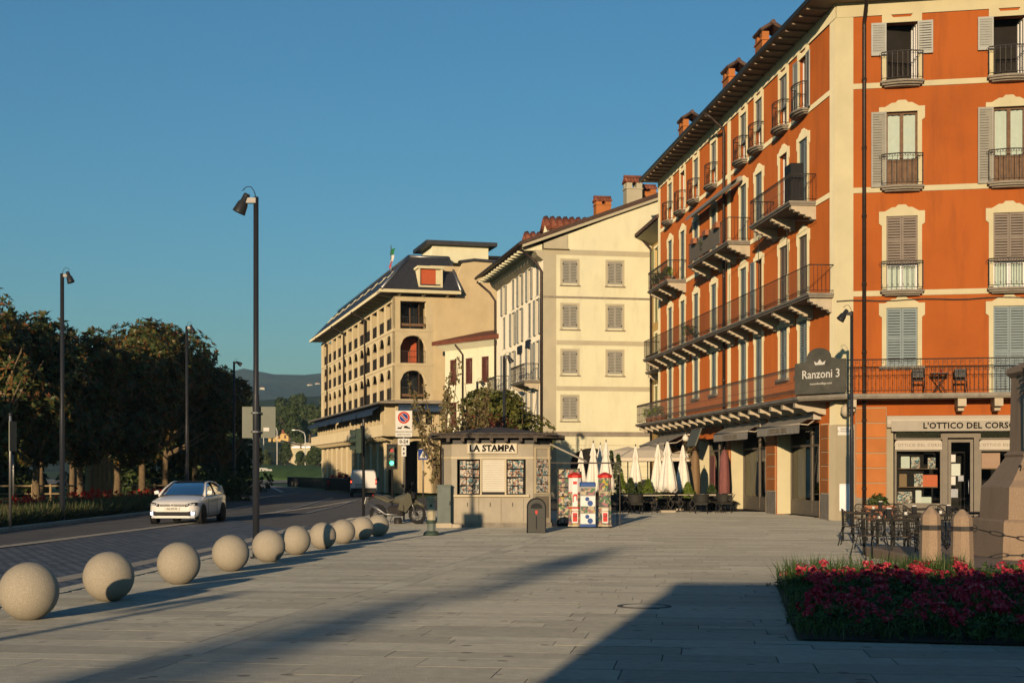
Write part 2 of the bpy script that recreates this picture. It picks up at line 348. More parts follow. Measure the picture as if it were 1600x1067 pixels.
ROAD = [(-15, -60), (-6, -60), (-6, 45), (-5.6, 60), (-6.2, 85), (-10.2, 104), (-23, 150), (-36, 200), (-20, 300), (-10, 420), (-120, 420), (-85, 240), (-40, 150), (-21, 100), (-16.4, 80), (-15, 62)]
road = sheet('road', ROAD, -.05, 'asphalt')
def cobble():
    m = bpy.data.materials.new('cobble'); m.use_nodes = True; nt = m.node_tree; N = nt.nodes; L = nt.links; b = N['Principled BSDF']; b.inputs['Roughness'].default_value = .6
    geo = N.new('ShaderNodeNewGeometry'); br = N.new('ShaderNodeTexBrick'); br.inputs['Scale'].default_value = 1; br.inputs['Brick Width'].default_value = .26; br.inputs['Row Height'].default_value = .3
    br.inputs['Mortar Size'].default_value = .028; br.inputs['Mortar Smooth'].default_value = .6
    br.inputs['Color1'].default_value = (.10, .094, .085, 1); br.inputs['Color2'].default_value = (.21, .195, .17, 1); br.inputs['Mortar'].default_value = (.03, .03, .03, 1)
    L.new(geo.outputs['Position'], br.inputs['Vector']); L.new(br.outputs[0], b.inputs['Base Color'])
    nz = N.new('ShaderNodeTexNoise'); nz.inputs['Scale'].default_value = 14; L.new(geo.outputs['Position'], nz.inputs['Vector'])
    ml = N.new('ShaderNodeMath'); ml.operation = 'SUBTRACT'; L.new(nz.outputs[0], ml.inputs[0]); L.new(br.outputs['Fac'], ml.inputs[1])
    bp = N.new('ShaderNodeBump'); bp.inputs['Strength'].default_value = 1.0; bp.inputs['Distance'].default_value = .05; L.new(ml.outputs[0], bp.inputs['Height']); L.new(bp.outputs[0], b.inputs['Normal'])
    MAT['cobble'] = m
cobble()
sheet('cobbled_lane', [(-11.7, -60), (-7.0, -60), (-7.0, 44), (-10.2, 52), (-11.7, 40)], -.042, 'cobble')
sheet('cobbled_gutter', [(-6.62, -10), (-6.12, -10), (-6.12, 46), (-6.62, 46)], -.036, 'cobble')
mat('strip_stone', (.15, .145, .135), .85, .2, 5, .6, 70, bdist=.012, drough=1.0, stain=.5, stainc=(.08, .078, .072), sscale=(1, .3, 1))  # darker than the kerb: the road strip's shade is in its colour
sheet('channel_strip', [(-7.0, -10), (-6.62, -10), (-6.62, 46), (-7.0, 46)], -.032, 'strip_stone')
# painted and laid lines on the road
def ribbon(name, pts, wd, z, mt):
    m = MB(); L_, R_ = [], []
    for i, p in enumerate(pts):
        a = Vector(pts[max(i - 1, 0)]); b = Vector(pts[min(i + 1, len(pts) - 1)]); d = (b - a).normalized(); n = Vector((-d.y, d.x)) * wd / 2
        L_.append((p[0] + n.x, p[1] + n.y, gz(p[1]) + z)); R_.append((p[0] - n.x, p[1] - n.y, gz(p[1]) + z))
    for i in range(len(pts) - 1): m.quad(R_[i], R_[i + 1], L_[i + 1], L_[i])
    return tag(ob(name, m, mt), kind='structure')
ribbon('lane_divider_strip', [(-12.0, -8), (-12.0, 12), (-12.0, 35), (-11.2, 47), (-10.3, 60), (-9.6, 72), (-9.5, 84)], .42, -.03, 'strip_stone')
ribbon('lane_marking', [G(432, 798).xy, G(470, 790).xy, G(500, 782).xy, G(520, 777).xy][0:4], .16, -.028, 'road_paint')
ribbon('lane_marking', [G(480, 800).xy, G(525, 790).xy, G(560, 779).xy], .16, -.028, 'road_paint')
ribbon('lane_marking', [G(395, 779).xy, G(430, 773).xy, G(470, 769).xy], .2, -.028, 'road_paint')
ribbon('lane_marking', [G(416, 756).xy, G(441, 768).xy], .3, -.028, 'road_paint')
ribbon('lane_marking', [G(346, 797).xy, G(400, 787).xy], .16, -.028, 'road_paint')
for i in range(6): ribbon('stop_marking', [G(470 + i * 14, 763).xy, G(478 + i * 14, 763).xy], .5, -.028, 'road_paint')
PLAZA = [(-6.1, -60), (60, -60), (60, 130), (-2, 130), (-6.1, 92), (-5.6, 62), (-6.1, 46)]
plaza = sheet('square', PLAZA, -.03, 'joint')
verge = sheet('park', [(-15.3, -60), (-15.3, 64), (-17, 82), (-22, 100), (-45, 150), (-90, 240), (-200, 240), (-200, -60)], -.06, 'lawn')
bedl = sheet('planting_bed', [(-15.4, -60), (-15.4, 64), (-16.8, 80), (-21.5, 80), (-20, 60), (-20, -60)], -.03, 'soil')
# paving slabs: the 300 that show largest are pieces, the rest one part
PA = 7.5
ca, sa = math.cos(rad(PA)), math.sin(rad(PA))
def uv2w(u, v): return (u * ca + v * sa, -u * sa + v * ca)
def w2uv(x, y): return (x * ca - y * sa, x * sa + y * ca)
BED = [G(1245, 1001), G(1213, 915), Vector((6.3, 20.4, 0)), Vector((14, 20.0, 0)), Vector((14, 9.7, 0))]
BED = [(p[0], p[1]) for p in BED]
def inside(p, poly):
    c = False
    for i in range(len(poly)):
        a, b = poly[i], poly[i - 1]
        if (a[1] > p[1]) != (b[1] > p[1]) and p[0] < (b[0] - a[0]) * (p[1] - a[1]) / (b[1] - a[1]) + a[0]: c = not c
    return c
def edge_u(v):                                # left end of the paving in its own frame
    return (-5.72 - v * sa) / ca
BANDU = w2uv(-2.66, 13.1)[0]
slabs = []
rs = random.Random(3)
def lay(ufun0, ufun1, v0, v1, cls):
    v = v0
    while v < v1:
        d = rs.choice([.26, .34, .34, .44, .44, .56])
        u0, u1 = ufun0(v + d / 2), ufun1(v + d / 2)
        u = u0; first = True
        while u < u1 - .05:
            l = rs.choice([.9, 1.2, 1.5, 1.8, 2.2]) * (rs.uniform(.35, 1) if first else 1)
            if u1 - u - l < .25: l = u1 - u
            first = False
            e = min(u + l, u1)
            if e - u > .12: slabs.append((u, e, v, v + d))
            u = e
        v += d
lay(edge_u, lambda v: BANDU, 6, 62, 0)
lay(lambda v: BANDU + .34, lambda v: 30, 5, 62, 1)
v = 5
while v < 62: slabs.append((BANDU, BANDU + .34, v, v + 1.5)); v += 1.5
OB_C = Vector((11.5, 50.4, 0)); T1 = Vector((-.1006, .995, 0)).normalized(); T2 = Vector((.9816, -.1908, 0)).normalized()
def in_building(x, y):
    q = Vector((x, y, 0)) - OB_C
    n1 = Vector((-.995, -.1006, 0)); n2 = Vector((-.1908, -.9816, 0))
    return q.dot(n1) < -.4 and q.dot(n2) < -.4
near = []; far = []
for s_ in slabs:
    cu, cv = (s_[0] + s_[1]) / 2, (s_[2] + s_[3]) / 2
    x, y = uv2w(cu, cv)
    if in_building(x, y) or y < 5: continue
    if all(inside(uv2w(a, b), BED) for a in (s_[0], s_[1]) for b in (s_[2], s_[3])): continue
    px = 800 + FPX * x / y; py = YH + FPX * (CAMZ - gz(y)) / y
    vis = -60 < px < 1660 and py < 1090
    near.append((((s_[1] - s_[0]) * (s_[3] - s_[2]) / y ** 3) if vis else -1, s_, x, y))
near.sort(key=lambda a: -a[0])
unit = MB().box(-.5, .5, -.5, .5, -.05, 0).mesh('paving_slab'); unit.materials.append(MAT['paving'])
TILT = math.atan(.012)
for k, (a, s_, x, y) in enumerate(near[:295]):
    M = T((x, y, gz(y) + rs.uniform(-.001, .001))) @ RZ(-PA) @ RX(-math.degrees(TILT) if y < 35 else 0) @ RX(rs.uniform(-.13, .13)) @ RY(rs.uniform(-.08, .08)) @ Matrix.Diagonal((s_[1] - s_[0] - .009, s_[3] - s_[2] - .008, 1, 1))
    ob('paving_slab', unit, None, plaza, M)
m = MB()
for a, s_, x, y in near[295:]:
    j = rs.uniform(-.001, .001); g = .005
    c = [(s_[0] + g, s_[2] + g), (s_[1] - g, s_[2] + g), (s_[1] - g, s_[3] - g), (s_[0] + g, s_[3] - g)]
    tl = [rs.uniform(-.0008, .0008) for _ in c]
    pts = [uv2w(*q) for q in c]
    b = m.av([(p[0], p[1], gz(p[1]) + j + t) for p, t in zip(pts, tl)] + [(p[0], p[1], gz(p[1]) - .025) for p in pts])
    m.af([(0, 1, 2, 3), (0, 4, 5, 1), (1, 5, 6, 2), (2, 6, 7, 3), (3, 7, 4, 0)], b)
tag(ob('paving', m, 'paving', plaza), kind='stuff')
# kerb stones
ks = MB().bbox(-.15, .15, -.49, .49, -.12, 0, .012).mesh('kerb_stone'); ks.materials.append(MAT['kerb_stone'])
for i in range(50): ob('kerb_stone', ks, None, plaza, T((-5.93, 4 + i, gz(4 + i) + .004)) @ RX(-math.degrees(TILT) if 4 + i < 35 else 0))
for i in range(34): ob('kerb_stone', ks, None, road, T((-15.18, 34 + i, gz(34 + i) + .07)))
for i in range(14):
    a, b = Vector((-15.2, 64.5)), Vector((-20.5, 98)); p = a.lerp(b, (i + .5) / 14)
    ob('kerb_stone', ks, None, road, T((p.x, p.y, .07)) @ RZ(9) @ Matrix.Diagonal((1, 2.4, 1, 1)))
mc = thing('manhole_cover', 'round grey manhole cover set into the paving at the edge of the big shadow', 'manhole cover', T(G(1007, 947)) @ RX(-math.degrees(TILT)))
ob('cover', MB().lathe([(.25, -.02), (.25, .006), (.0, .006)], 28, False), 'kerb_stone', mc)
ob('rim', MB().lathe([(.262, -.02), (.262, .009), (.31, .009), (.31, -.02)], 28, False, False), 'joint', mc)
bo = sheet('flower_bed', BED, .02, 'soil')
# ================================================================ sky side: hills and far ground
m = MB(); nx, ny = 90, 34
def hz(x, y):
    t = (y - 900) / 1900; a = x / y
    prof = 150 + 26 * math.exp(-((a + .19) / .035) ** 2) + 20 * math.exp(-((a + .115) / .04) ** 2) + 30 * math.exp(-((a + .5) / .2) ** 2) + 35 * math.exp(-((a - .5) / .4) ** 2)
    r = 10 * math.sin(x * .011 + y * .004) + 7 * math.sin(x * .023 - y * .013) + 3 * math.sin(x * .06 + 1.3 * math.sin(y * .03))
    return (prof + r * .35) * (max(0, min(1, t)) ** .75) * y / 2500 * 1.0 + (r * .4 if t > 0 else 0)
vv = []
for j in range(ny):
    y = 900 + 1900 * (j / (ny - 1)) ** 1.2
    for i in range(nx): a = -1.0 + 1.9 * i / (nx - 1); x = a * y; vv.append((x, y, hz(x, y) - 1))
b = m.av(vv); m.af([(j * nx + i, j * nx + i + 1, (j + 1) * nx + i + 1, (j + 1) * nx + i) for j in range(ny - 1) for i in range(nx - 1)], b, True)
tag(ob('hills', m, 'hill'), kind='structure')
# ================================================================ facade tools
def wall(m, x0, x1, z0, z1, holes, depth=.25, y=0.0):
    xs = sorted({x0, x1, *[h[0] for h in holes], *[h[1] for h in holes]}); zs = sorted({z0, z1, *[h[2] for h in holes], *[h[3] for h in holes]})
    xs = [x for x in xs if x0 <= x <= x1]; zs = [z for z in zs if z0 <= z <= z1]
    for j in range(len(zs) - 1):
        run = None
        for i in range(len(xs) - 1):
            cx, cz = (xs[i] + xs[i + 1]) / 2, (zs[j] + zs[j + 1]) / 2
            solid = not any(h[0] < cx < h[1] and h[2] < cz < h[3] for h in holes)
            if solid and run is None: run = xs[i]
            if run is not None and (not solid or i == len(xs) - 2):
                e = xs[i + 1] if solid else xs[i]
                m.quad((run, y, zs[j]), (e, y, zs[j]), (e, y, zs[j + 1]), (run, y, zs[j + 1])); run = None
    for a, b, c, d in holes:
        e = y + depth
        m.quad((a, y, c), (a, y, d), (a, e, d), (a, e, c)); m.quad((b, y, d), (b, y, c), (b, e, c), (b, e, d))
        m.quad((a, y, d), (b, y, d), (b, e, d), (a, e, d)); m.quad((b, y, c), (a, y, c), (a, e, c), (b, e, c)) if c > .05 else None
    return m
CACHE = {}
def cached(key, fn, *a):
    if key not in CACHE: CACHE[key] = fn(*a).mesh(str(key[0]))
    return CACHE[key]
def m_surround(w, h, ped, jw=.15, t=.05):
    m = MB(); e = w / 2 + jw + .1; a = w / 2
    m.box(-a - jw, -a, -t, .02, 0, h); m.box(a, a + jw, -t, .02, 0, h)
    if ped == 'ped':
        top = [(-e, h - .25), (-a - jw, h - .33), (-a - jw, h), (a + jw, h), (a + jw, h - .33), (e, h - .25), (e, h + .17), (a + .05, h + .17), (.34, h + .31), (.22, h + .31), (.13, h + .4), (-.13, h + .4), (-.22, h + .31), (-.34, h + .31), (-a - .05, h + .17), (-e, h + .17)]
    elif ped == 'flat':
        e = a + jw
        top = [(-e, h), (e, h), (e, h + .3), (e - .3, h + .3), (e - .38, h + .18), (-e + .38, h + .18), (-e + .3, h + .3), (-e, h + .3)]
    else: top = [(-a - jw, h), (a + jw, h), (a + jw, h + jw), (-a - jw, h + jw)]
    m.prism(top, -t - .004, .021, 'y'); return m
def m_leaf(w, h, split=True, slat=.088):     # one louvred shutter leaf, hinge at x=0
    m = MB(); s = .055
    m.box(0, s, -.02, .02, 0, h); m.box(w - s, w, -.02, .02, 0, h); m.box(s, w - s, -.019, .019, 0, .1); m.box(s, w - s, -.019, .019, h - .08, h)
    secs = [(.1, h - .08)]
    if split: mid = h * .48; m.box(s, w - s, -.019, .019, mid - .04, mid + .04); secs = [(.1, mid - .04), (mid + .04, h - .08)]
    for a, b in secs:
        n = max(2, int((b - a) / slat))
        for i in range(n):
            z = a + (i + .5) * (b - a) / n
            m.box(s, w - s, -.016, -.008, z - .036, z + .006); m.quad((s, -.012, z - .03), (w - s, -.012, z - .03), (w - s, .014, z + .034), (s, .014, z + .034))
    return m
def m_casement(w, h, panel=.0, bars=0, y=.14):   # timber frame for two glazed leaves
    m = MB(); s = .06
    for a, b in ((-w / 2, -.0), (0., w / 2)):
        m.box(a, a + s, y - .02, y + .03, 0, h); m.box(b - s, b, y - .02, y + .03, 0, h)
        m.box(a + s, b - s, y - .019, y + .029, 0, .08); m.box(a + s, b - s, y - .019, y + .029, h - .07, h)
        if panel:
            m.box(a + s, b - s, y - .019, y + .029, panel - .06, panel + .03)
            for k in range(3):
                x = a + s + (b - a - 2 * s) * k / 3; m.box(x + .004, x + (b - a - 2 * s) / 3 - .004, y, y + .02, .08, panel - .06)
        for k in range(bars): z = h * (k + 1) / (bars + 1); m.box(a + s, b - s, y - .015, y + .02, z - .018, z + .018)
    return m
def m_pane(w, h, z0=0, y=.16): return MB().quad((-w / 2, y, z0), (w / 2, y, z0), (w / 2, y, h), (-w / 2, y, h))
def m_curtain(w, h, y=.24):
    m = MB(); n = 14
    r = [[(-w / 2 + w * i / n, y + .03 * math.sin(i * 2.4), z) for i in range(n + 1)] for z in (0, h)]
    m.loft(r, False, True, False); return m
def window(b, F, x, z0, w, h, ped='ped', sh='closed', smat='blue_shutter', trim='cream', up=0.0, panel=0.0, curtain=True, fmat='wood_brown', split=True):
    M = F @ T((x, 0, z0))
    o = ob('window', cached(('surround', w, h, ped), m_surround, w, h, ped), trim, b, M)
    hs = h - up
    if sh == 'closed':
        lf = cached(('leaf', w / 2 - .01, hs, split), m_leaf, w / 2 - .01, hs, split)
        ob('shutter', lf, smat, o, M @ T((-w / 2 + .005, .035, up))); ob('shutter', lf, smat, o, M @ T((.005, .035, up)))
    elif sh in ('open', 'one'):
        lf = cached(('leaf', w / 2 - .01, hs, split), m_leaf, w / 2 - .01, hs, split)
        ob('shutter', lf, smat, o, M @ T((-w / 2, -.075, up)) @ RZ(180 + 3))
        if sh == 'open': ob('shutter', lf, smat, o, M @ T((w / 2, -.075, up)) @ RZ(-4))
    if sh != 'closed' or up > .05:
        zz = h if sh != 'closed' else up
        if sh == 'ajar' or not curtain:
            fr = cached(('casem', w / 2, zz), lambda: m_casement(w / 2, zz, 0, 0, 0))
            ob('casement', fr, fmat, o, M @ T((w / 2, .2, 0)) @ RZ(105) @ T((w / 4, 0, 0)))
        else:
            ob('casement', cached(('casement', w, zz, panel), m_casement, w, zz, panel), fmat, o, M)
            ob('pane', cached(('pane', w, zz, panel), m_pane, w - .05, zz - .05, panel), 'glass', o, M)
            ob('curtain', cached(('curtain', w, zz), m_curtain, w, zz), 'curtain', o, M)
    return o
def curl(m, c, r, ex, ez, th, turns=.75, n=7, s=1):   # scroll of wrought iron in the plane spanned by ex, ez
    pts = []
    for i in range(n + 1):
        a = 2 * math.pi * turns * i / n; q = r * (1 - .45 * i / n)
        pts.append(Vector(c) + ex * (s * q * math.sin(a)) + ez * (q * math.cos(a)))
    m.tube(pts, th, 3, False)
def m_rail(path, h, gap=.13, th=.011, fancy=True, low=.09, second=0.0):
    m = MB(); Z = Vector((0, 0, 1))
    path = [Vector((p[0], p[1], 0)) for p in path]
    m.tube([p + Z * h for p in path], .02, 4); m.tube([p + Z * low for p in path], .013, 4)
    if second: m.tube([p + Z * (h - second) for p in path], .012, 4)
    d0 = 0
    for a, b in zip(path[:-1], path[1:]):
        d = (b - a); L_ = d.length; d.normalize(); n = max(1, round(L_ / gap))
        for i in range(n + (1 if b is path[-1] else 0)):
            p = a + d * (L_ * i / n); m.tube([p + Z * low, p + Z * h], th, 3, False, False)
            if fancy and i % 2 == 0:
                zt = h - second - .07
                curl(m, p + Z * zt + d * .045, .05, d, Z, .008, .8, 6, 1); curl(m, p + Z * zt - d * .045, .05, d, Z, .008, .8, 6, -1)
                if second: curl(m, p + Z * (h - .09) + d * .05, .05, d, Z, .008, .8, 6, 1)
                curl(m, p + Z * (low + .08), .04, d, -Z, .008, .8, 5, 1)
            elif fancy: m.tube([p + Z * (h * .5 - .012), p + Z * (h * .5 + .012)], .022, 4)
    return m
def bow(hw, dp, n=8): return [(-hw, 0), (-hw, -dp * .62)] + [(-hw + 2 * hw * i / n, -dp * (.62 + .38 * math.sin(math.pi * i / n))) for i in range(1, n)] + [(hw, -dp * .62), (hw, 0)]
def m_balconet_slab(hw, dp):
    m = MB(); m.prism(bow(hw + .05, dp + .06), -.07, 0, 'z'); m.prism(bow(hw - .01, dp - .02), -.14, -.072, 'z'); m.prism(bow(hw - .1, dp - .14), -.19, -.142, 'z'); return m
def balconet(b, F, x, z, hw=.72, dp=.46, h=1.0, fancy=True):
    M = F @ T((x, 0, z))
    o = ob('balcony', cached(('balconet', hw, dp), m_balconet_slab, hw, dp), 'slab_stone', b, M)
    ob('railing', cached(('bowrail', hw, dp, h), m_rail, bow(hw, dp), h, .15), 'iron', o, M)
    return o
def m_bracket(dp, kind='step', w=.26):
    m = MB()
    if kind == 'step': pr = [(0, 0), (-dp, 0), (-dp, -.13), (-dp * .86, -.15), (-dp * .84, -.22), (-dp * .66, -.23), (-dp * .62, -.31), (-dp * .44, -.32), (-dp * .4, -.4), (-dp * .2, -.41), (-dp * .15, -.5), (0, -.5)]
    else: pr = [(0, 0), (-dp, 0), (-dp, -.2), (-dp * .8, -.23), (-dp * .6, -.36), (-dp * .4, -.33), (-dp * .2, -.42), (0, -.46)]
    m.prism(pr, -w / 2, w / 2, 'x'); return m
def long_balcony(b, F, x0, x1, dp, z, brx, h=1.0, kind='step', fancy=True, second=0.0, ends=True):
    M = F @ T((0, 0, z)); m = MB()
    m.box(x0, x1, -dp - .06, -.004, -.09, 0); m.box(x0 + .05, x1 - .05, -dp - .01, -.004, -.16, -.092)
    o = ob('balcony', m, 'slab_stone', b, M)
    path = [(x0 + .05, -.02), (x0 + .05, -dp), (x1 - .05, -dp), (x1 - .05, -.02)]
    ob('railing', m_rail(path, h, .14, .010, fancy, .09, second), 'iron', o, M)
    for x in brx: ob('bracket', cached(('bracket', dp, kind), m_bracket, dp - .06, kind), 'bracket_stone', o, M @ T((x, 0, -.162)))
    return o
def m_chimney(w=.75, d=.6, h=1.0):
    m = MB(); m.box(-w / 2, w / 2, -d / 2, d / 2, -1.2, h * .66); m.box(-w / 2 - .05, w / 2 + .05, -d / 2 - .05, d / 2 + .05, h * .62, h * .68)
    for sx in (-1, 1):
        for sy in (-1, 1): m.box(sx * w / 2 - (.36 if sx > 0 else 0), sx * w / 2 + (0 if sx > 0 else .36), sy * d / 2 - (.3 if sy > 0 else 0), sy * d / 2 + (0 if sy > 0 else .3), h * .68, h * .92)
    return m
def m_tiles(w, d, rise, over=.08):            # little pitched roof of round tiles, ridge along x
    m = MB(); n = max(4, int((w + 2 * over) / .17))
    for s in (-1, 1):
        for i in range(n):
            x = -w / 2 - over + (w + 2 * over) * (i + .5) / n
            m.tube([(x, s * (d / 2 + over), 0), (x, 0, rise)], .085, 6, True)
        m.quad((-w / 2 - over, s * (d / 2 + over), -.02), (w / 2 + over, s * (d / 2 + over), -.02), (w / 2 + over, 0, rise - .02), (-w / 2 - over, 0, rise - .02))
    m.tube([(-w / 2 - over, 0, rise + .03), (w / 2 + over, 0, rise + .03)], .1, 6)
    return m
def chimney(b, M, w=.75, d=.6, h=1.0, mt='orange_block', tiles='dark_tile'):
    o = ob('chimney', cached(('chimney', w, d, h), m_chimney, w, d, h), mt, b, M)
    ob('chimney_cap', cached(('tiles', w, d), m_tiles, w, d, .22 * h + .06), tiles, o, M @ T((0, 0, h * .92 + .04)))
    return o
def m_flue(): return MB()
def downpipe(b, F, x, z0, z1, y=-.12, out=0.8, mt='copper_pipe'):
    pts = [(x, y, z0), (x, y, z1 - .9), (x, y - .02, z1 - .75), (x + .05, y - out * .6, z1 - .25), (x + .05, y - out, z1)]
    m = MB(); m.tube(pts, .07, 8)
    z = z0 + .8
    while z < z1 - 1: m.lathe([(.082, z), (.088, z + .02), (.088, z + .06), (.082, z + .08)], 8, False, True, (x, y)); z += 2.4
    return ob('downpipe', m, mt, b, F)
# ================================================================ the orange corner house
LV = [4.42, 8.08, 11.73, 15.4]; EAVE = 18.3
FL = frame(OB_C, .1006, -.995); FR = frame(OB_C, .9816, -.1908)
house = thing('corner_house', 'orange plastered corner house with cream trim, iron balconies and shop awnings', 'building', T(OB_C))
LL, LR = -31.0, 15.0
UL = [-3.8, -6.4, -10.0, -12.5, -17.9, -21.6, -24.7, -27.8]
W_ = 1.06
HH = [(4.42, 3.05), (8.08, 2.62), (11.73, 2.64), (15.4, 2.1)]
gl_holes = [(-7.35, -1.9, 0, 3.55), (-14.7, -9.0, 0, 3.55), (-21.2, -16.4, 0, 3.3), (-28.8, -22.9, 0, 3.3)]
lh = list(gl_holes)
low_l = {0: 1.0, 1: 0, 2: 1.0, 3: 0, 4: 1.0, 5: 0, 6: 0, 7: 1.0}
wins = []
for k, x in enumerate(UL):
    for f in range(4):
        z0, h = HH[f]
        if f == 0 and k in (0, 1, 4, 5): z0, h = z0 + 1.0, h - 1.0
        if f == 2 and k in (4, 5): z0, h = z0 + .4, h - .4
        lh.append((x - W_ / 2, x + W_ / 2, z0, z0 + h)); wins.append((FL, x, f, k, z0, h))
rh = [(1.95, 7.7, 0, 3.3), (9.5, 14, 0, 3.3)]
UR = [2.24, 5.84, 9.44, 13.0]
for k, x in enumerate(UR):
    for f in range(4):
        z0, h = HH[f]
        if f == 0 and k == 0: z0, h = 5.43, 2.05
        rh.append((x - W_ / 2, x + W_ / 2, z0, z0 + h)); wins.append((FR, x, f, k, z0, h))
m = MB(); wall(m, LL, 0, 0, EAVE, lh, .32)
ob('wall', m, 'orange', house, FL)
m = MB(); wall(m, 0, LR, 0, EAVE, rh, .32)
ob('wall', m, 'orange', house, FR)
for F_, a, b_, hs in ((FL, LL, 0, lh), (FR, 0, LR, rh)):     # near-black boxes, painted as unlit rooms behind the openings
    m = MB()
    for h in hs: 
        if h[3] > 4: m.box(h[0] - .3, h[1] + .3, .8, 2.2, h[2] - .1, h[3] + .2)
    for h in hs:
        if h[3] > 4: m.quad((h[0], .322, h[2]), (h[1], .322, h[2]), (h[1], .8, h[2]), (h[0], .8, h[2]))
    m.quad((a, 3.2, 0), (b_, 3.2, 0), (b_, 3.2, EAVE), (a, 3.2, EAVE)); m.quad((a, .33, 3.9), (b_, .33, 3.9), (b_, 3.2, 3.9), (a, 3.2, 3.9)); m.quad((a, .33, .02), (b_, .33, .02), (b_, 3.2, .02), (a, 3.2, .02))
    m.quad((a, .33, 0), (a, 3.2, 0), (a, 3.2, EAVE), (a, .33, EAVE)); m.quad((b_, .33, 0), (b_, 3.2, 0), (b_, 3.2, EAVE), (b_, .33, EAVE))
    ob('interior', m, 'inner_shade', house, F_)
# far and rear walls so the block stands on its own
c1 = FL @ Vector((LL, 0, 0)); c1b = FL @ Vector((LL, 11, 0)); c2 = FR @ Vector((LR, 0, 0)); c2b = FR @ Vector((LR, 11, 0))
m = MB()
for a, b_ in ((c1b, c1), (c2, c2b), (c2b, c1b)): m.quad((a.x, a.y, 0), (b_.x, b_.y, 0), (b_.x, b_.y, EAVE), (a.x, a.y, EAVE))
ob('rear_wall', m, 'orange', house, Matrix())
# cream pilasters, string courses and frieze
for F_, x0, x1, a, b_ in ((FL, -.65, -.0, LL, 0), (FR, .0, .58, 0, LR)):
    ob('pilaster', MB().box(x0, x1, -.035, .02, 3.4, EAVE), 'cream', house, F_)
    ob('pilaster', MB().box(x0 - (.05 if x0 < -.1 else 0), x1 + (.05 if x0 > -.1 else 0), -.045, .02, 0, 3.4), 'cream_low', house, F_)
    ob('frieze', MB().box(a, b_, -.055, .02, EAVE - .52, EAVE), 'cream', house, F_)
    for z in LV[1:]:
        x_a, x_b = (a, -.651) if a < -1 else (.581, b_)
        ob('string_course', MB().box(x_a, x_b, -.03, .02, z - .17, z + .02), 'cream', house, F_)
ob('pilaster', MB().box(-15.25, -14.75, -.034, .02, 3.4, EAVE - .521), 'cream', house, FL)
ob('pilaster', MB().box(LL, LL + .5, -.034, .02, 0, EAVE - .521), 'cream', house, FL)
# roof: overhanging eaves with soffit and gutter, hipped above
def plan(off): # outline of the block pushed outwards on the two street sides
    n1 = Vector((-.995, -.1006)); n2 = Vector((-.1908, -.9816)); k = off / (1 + n1.dot(n2))
    a = Vector((OB_C.x, OB_C.y)) + (n1 + n2) * k
    p1 = (FL @ Vector((LL - .6 * (off > .5), -off, 0))).xy; p2 = (FR @ Vector((LR, -off, 0))).xy
    return [p1, a, p2, c2b.xy + Vector((1, 0)), c1b.xy + Vector((1, 1))]
def ringz(off, z): return [(p.x, p.y, z) for p in plan(off)]
m = MB(); m.loft([ringz(0.0, EAVE - .02), ringz(.98, EAVE + .03)], False); ob('soffit', m, 'soffit', house, Matrix())
m = MB(); m.loft([ringz(.981, EAVE + .02), ringz(1.03, EAVE + .05), ringz(1.06, EAVE + .17), ringz(.99, EAVE + .19)], False); ob('gutter', m, 'copper_pipe', house, Matrix())
m = MB(); m.loft([ringz(1.02, EAVE + .15), ringz(-6, EAVE + 2.7)], True); rf = ob('roof', m, 'dark_tile', house, Matrix())
for i in range(36): ob('rafter', cached(('oraf',), lambda: MB().box(-.05, .05, -.92, 0, EAVE - .07, EAVE + .0)), 'soffit', house, FL @ T((LL + .35 + i * .86, 0, 0)))
for u in (-10.2, -15.8, -25.3): chimney(house, FL @ T((u, .5, EAVE + .85)), 1.1, .95, 1.25)
# windows
for F_, x, f, k, z0, h in wins:
    L_ = F_ is FL
    if f == 3:
        if L_:
            window(house, F_, x, z0, W_, h, 'flat', 'open' if k == 0 else ('none' if k == 6 else 'closed'), 'pale_shutter', up=(.85 if k not in (0, 6) else 0), split=False, fmat='white_paint')
            if k == 0: pass
        else: window(house, F_, x, z0, W_, h, 'flat', 'open', 'pale_shutter', up=.95, split=False, curtain=False, fmat='white_paint')
        balconet(house, F_, x, z0, .7, .44, 1.0)
    elif f == 2:
        if L_: window(house, F_, x, z0, W_, h, 'ped', 'none' if k == 1 else 'closed', 'blue_shutter', fmat='white_paint')
        else: window(house, F_, x, z0, W_, h, 'ped', 'one', 'grey_shutter', up=1.0 if False else 0, panel=.95, split=False); balconet(house, F_, x, z0, .7, .44, 1.1)
    elif f == 1:
        if L_: window(house, F_, x, z0, W_, h, 'ped', 'one' if k == 2 else 'closed', 'brown_shutter' if k < 2 else 'blue_shutter')
        else: window(house, F_, x, z0, W_, h, 'ped', 'closed', 'brown_shutter', up=.95, fmat='white_paint'); balconet(house, F_, x, z0, .7, .44, 1.0)
    else:
        o = window(house, F_, x, z0, W_, h, 'ped', 'closed', 'blue_shutter')
        if z0 > 4.5: ob('sill', MB().box(-.78, .78, -.16, .02, -.1, -.002), 'slab_stone', o, F_ @ T((x, 0, z0)))
# the bracketed balconies of the street side
long_balcony(house, FL, -7.8, -2.2, 1.0, LV[2], [-2.45, -5.0, -7.4], 1.0, 'step', True, .0)
ob_b = long_balcony(house, FL, -19.0, -11.3, 1.0, LV[2], [-11.6, -13.9, -16.3, -18.6], 1.0, 'step', False)
long_balcony(house, FL, -29.0, -23.8, 1.0, LV[2], [-24.1, -26.4, -28.6], 1.0, 'step', True)
long_balcony(house, FL, -30.7, -.15, .92, LV[1], [-.5 - i * 2.28 for i in range(14)], 1.0, 'step', False)
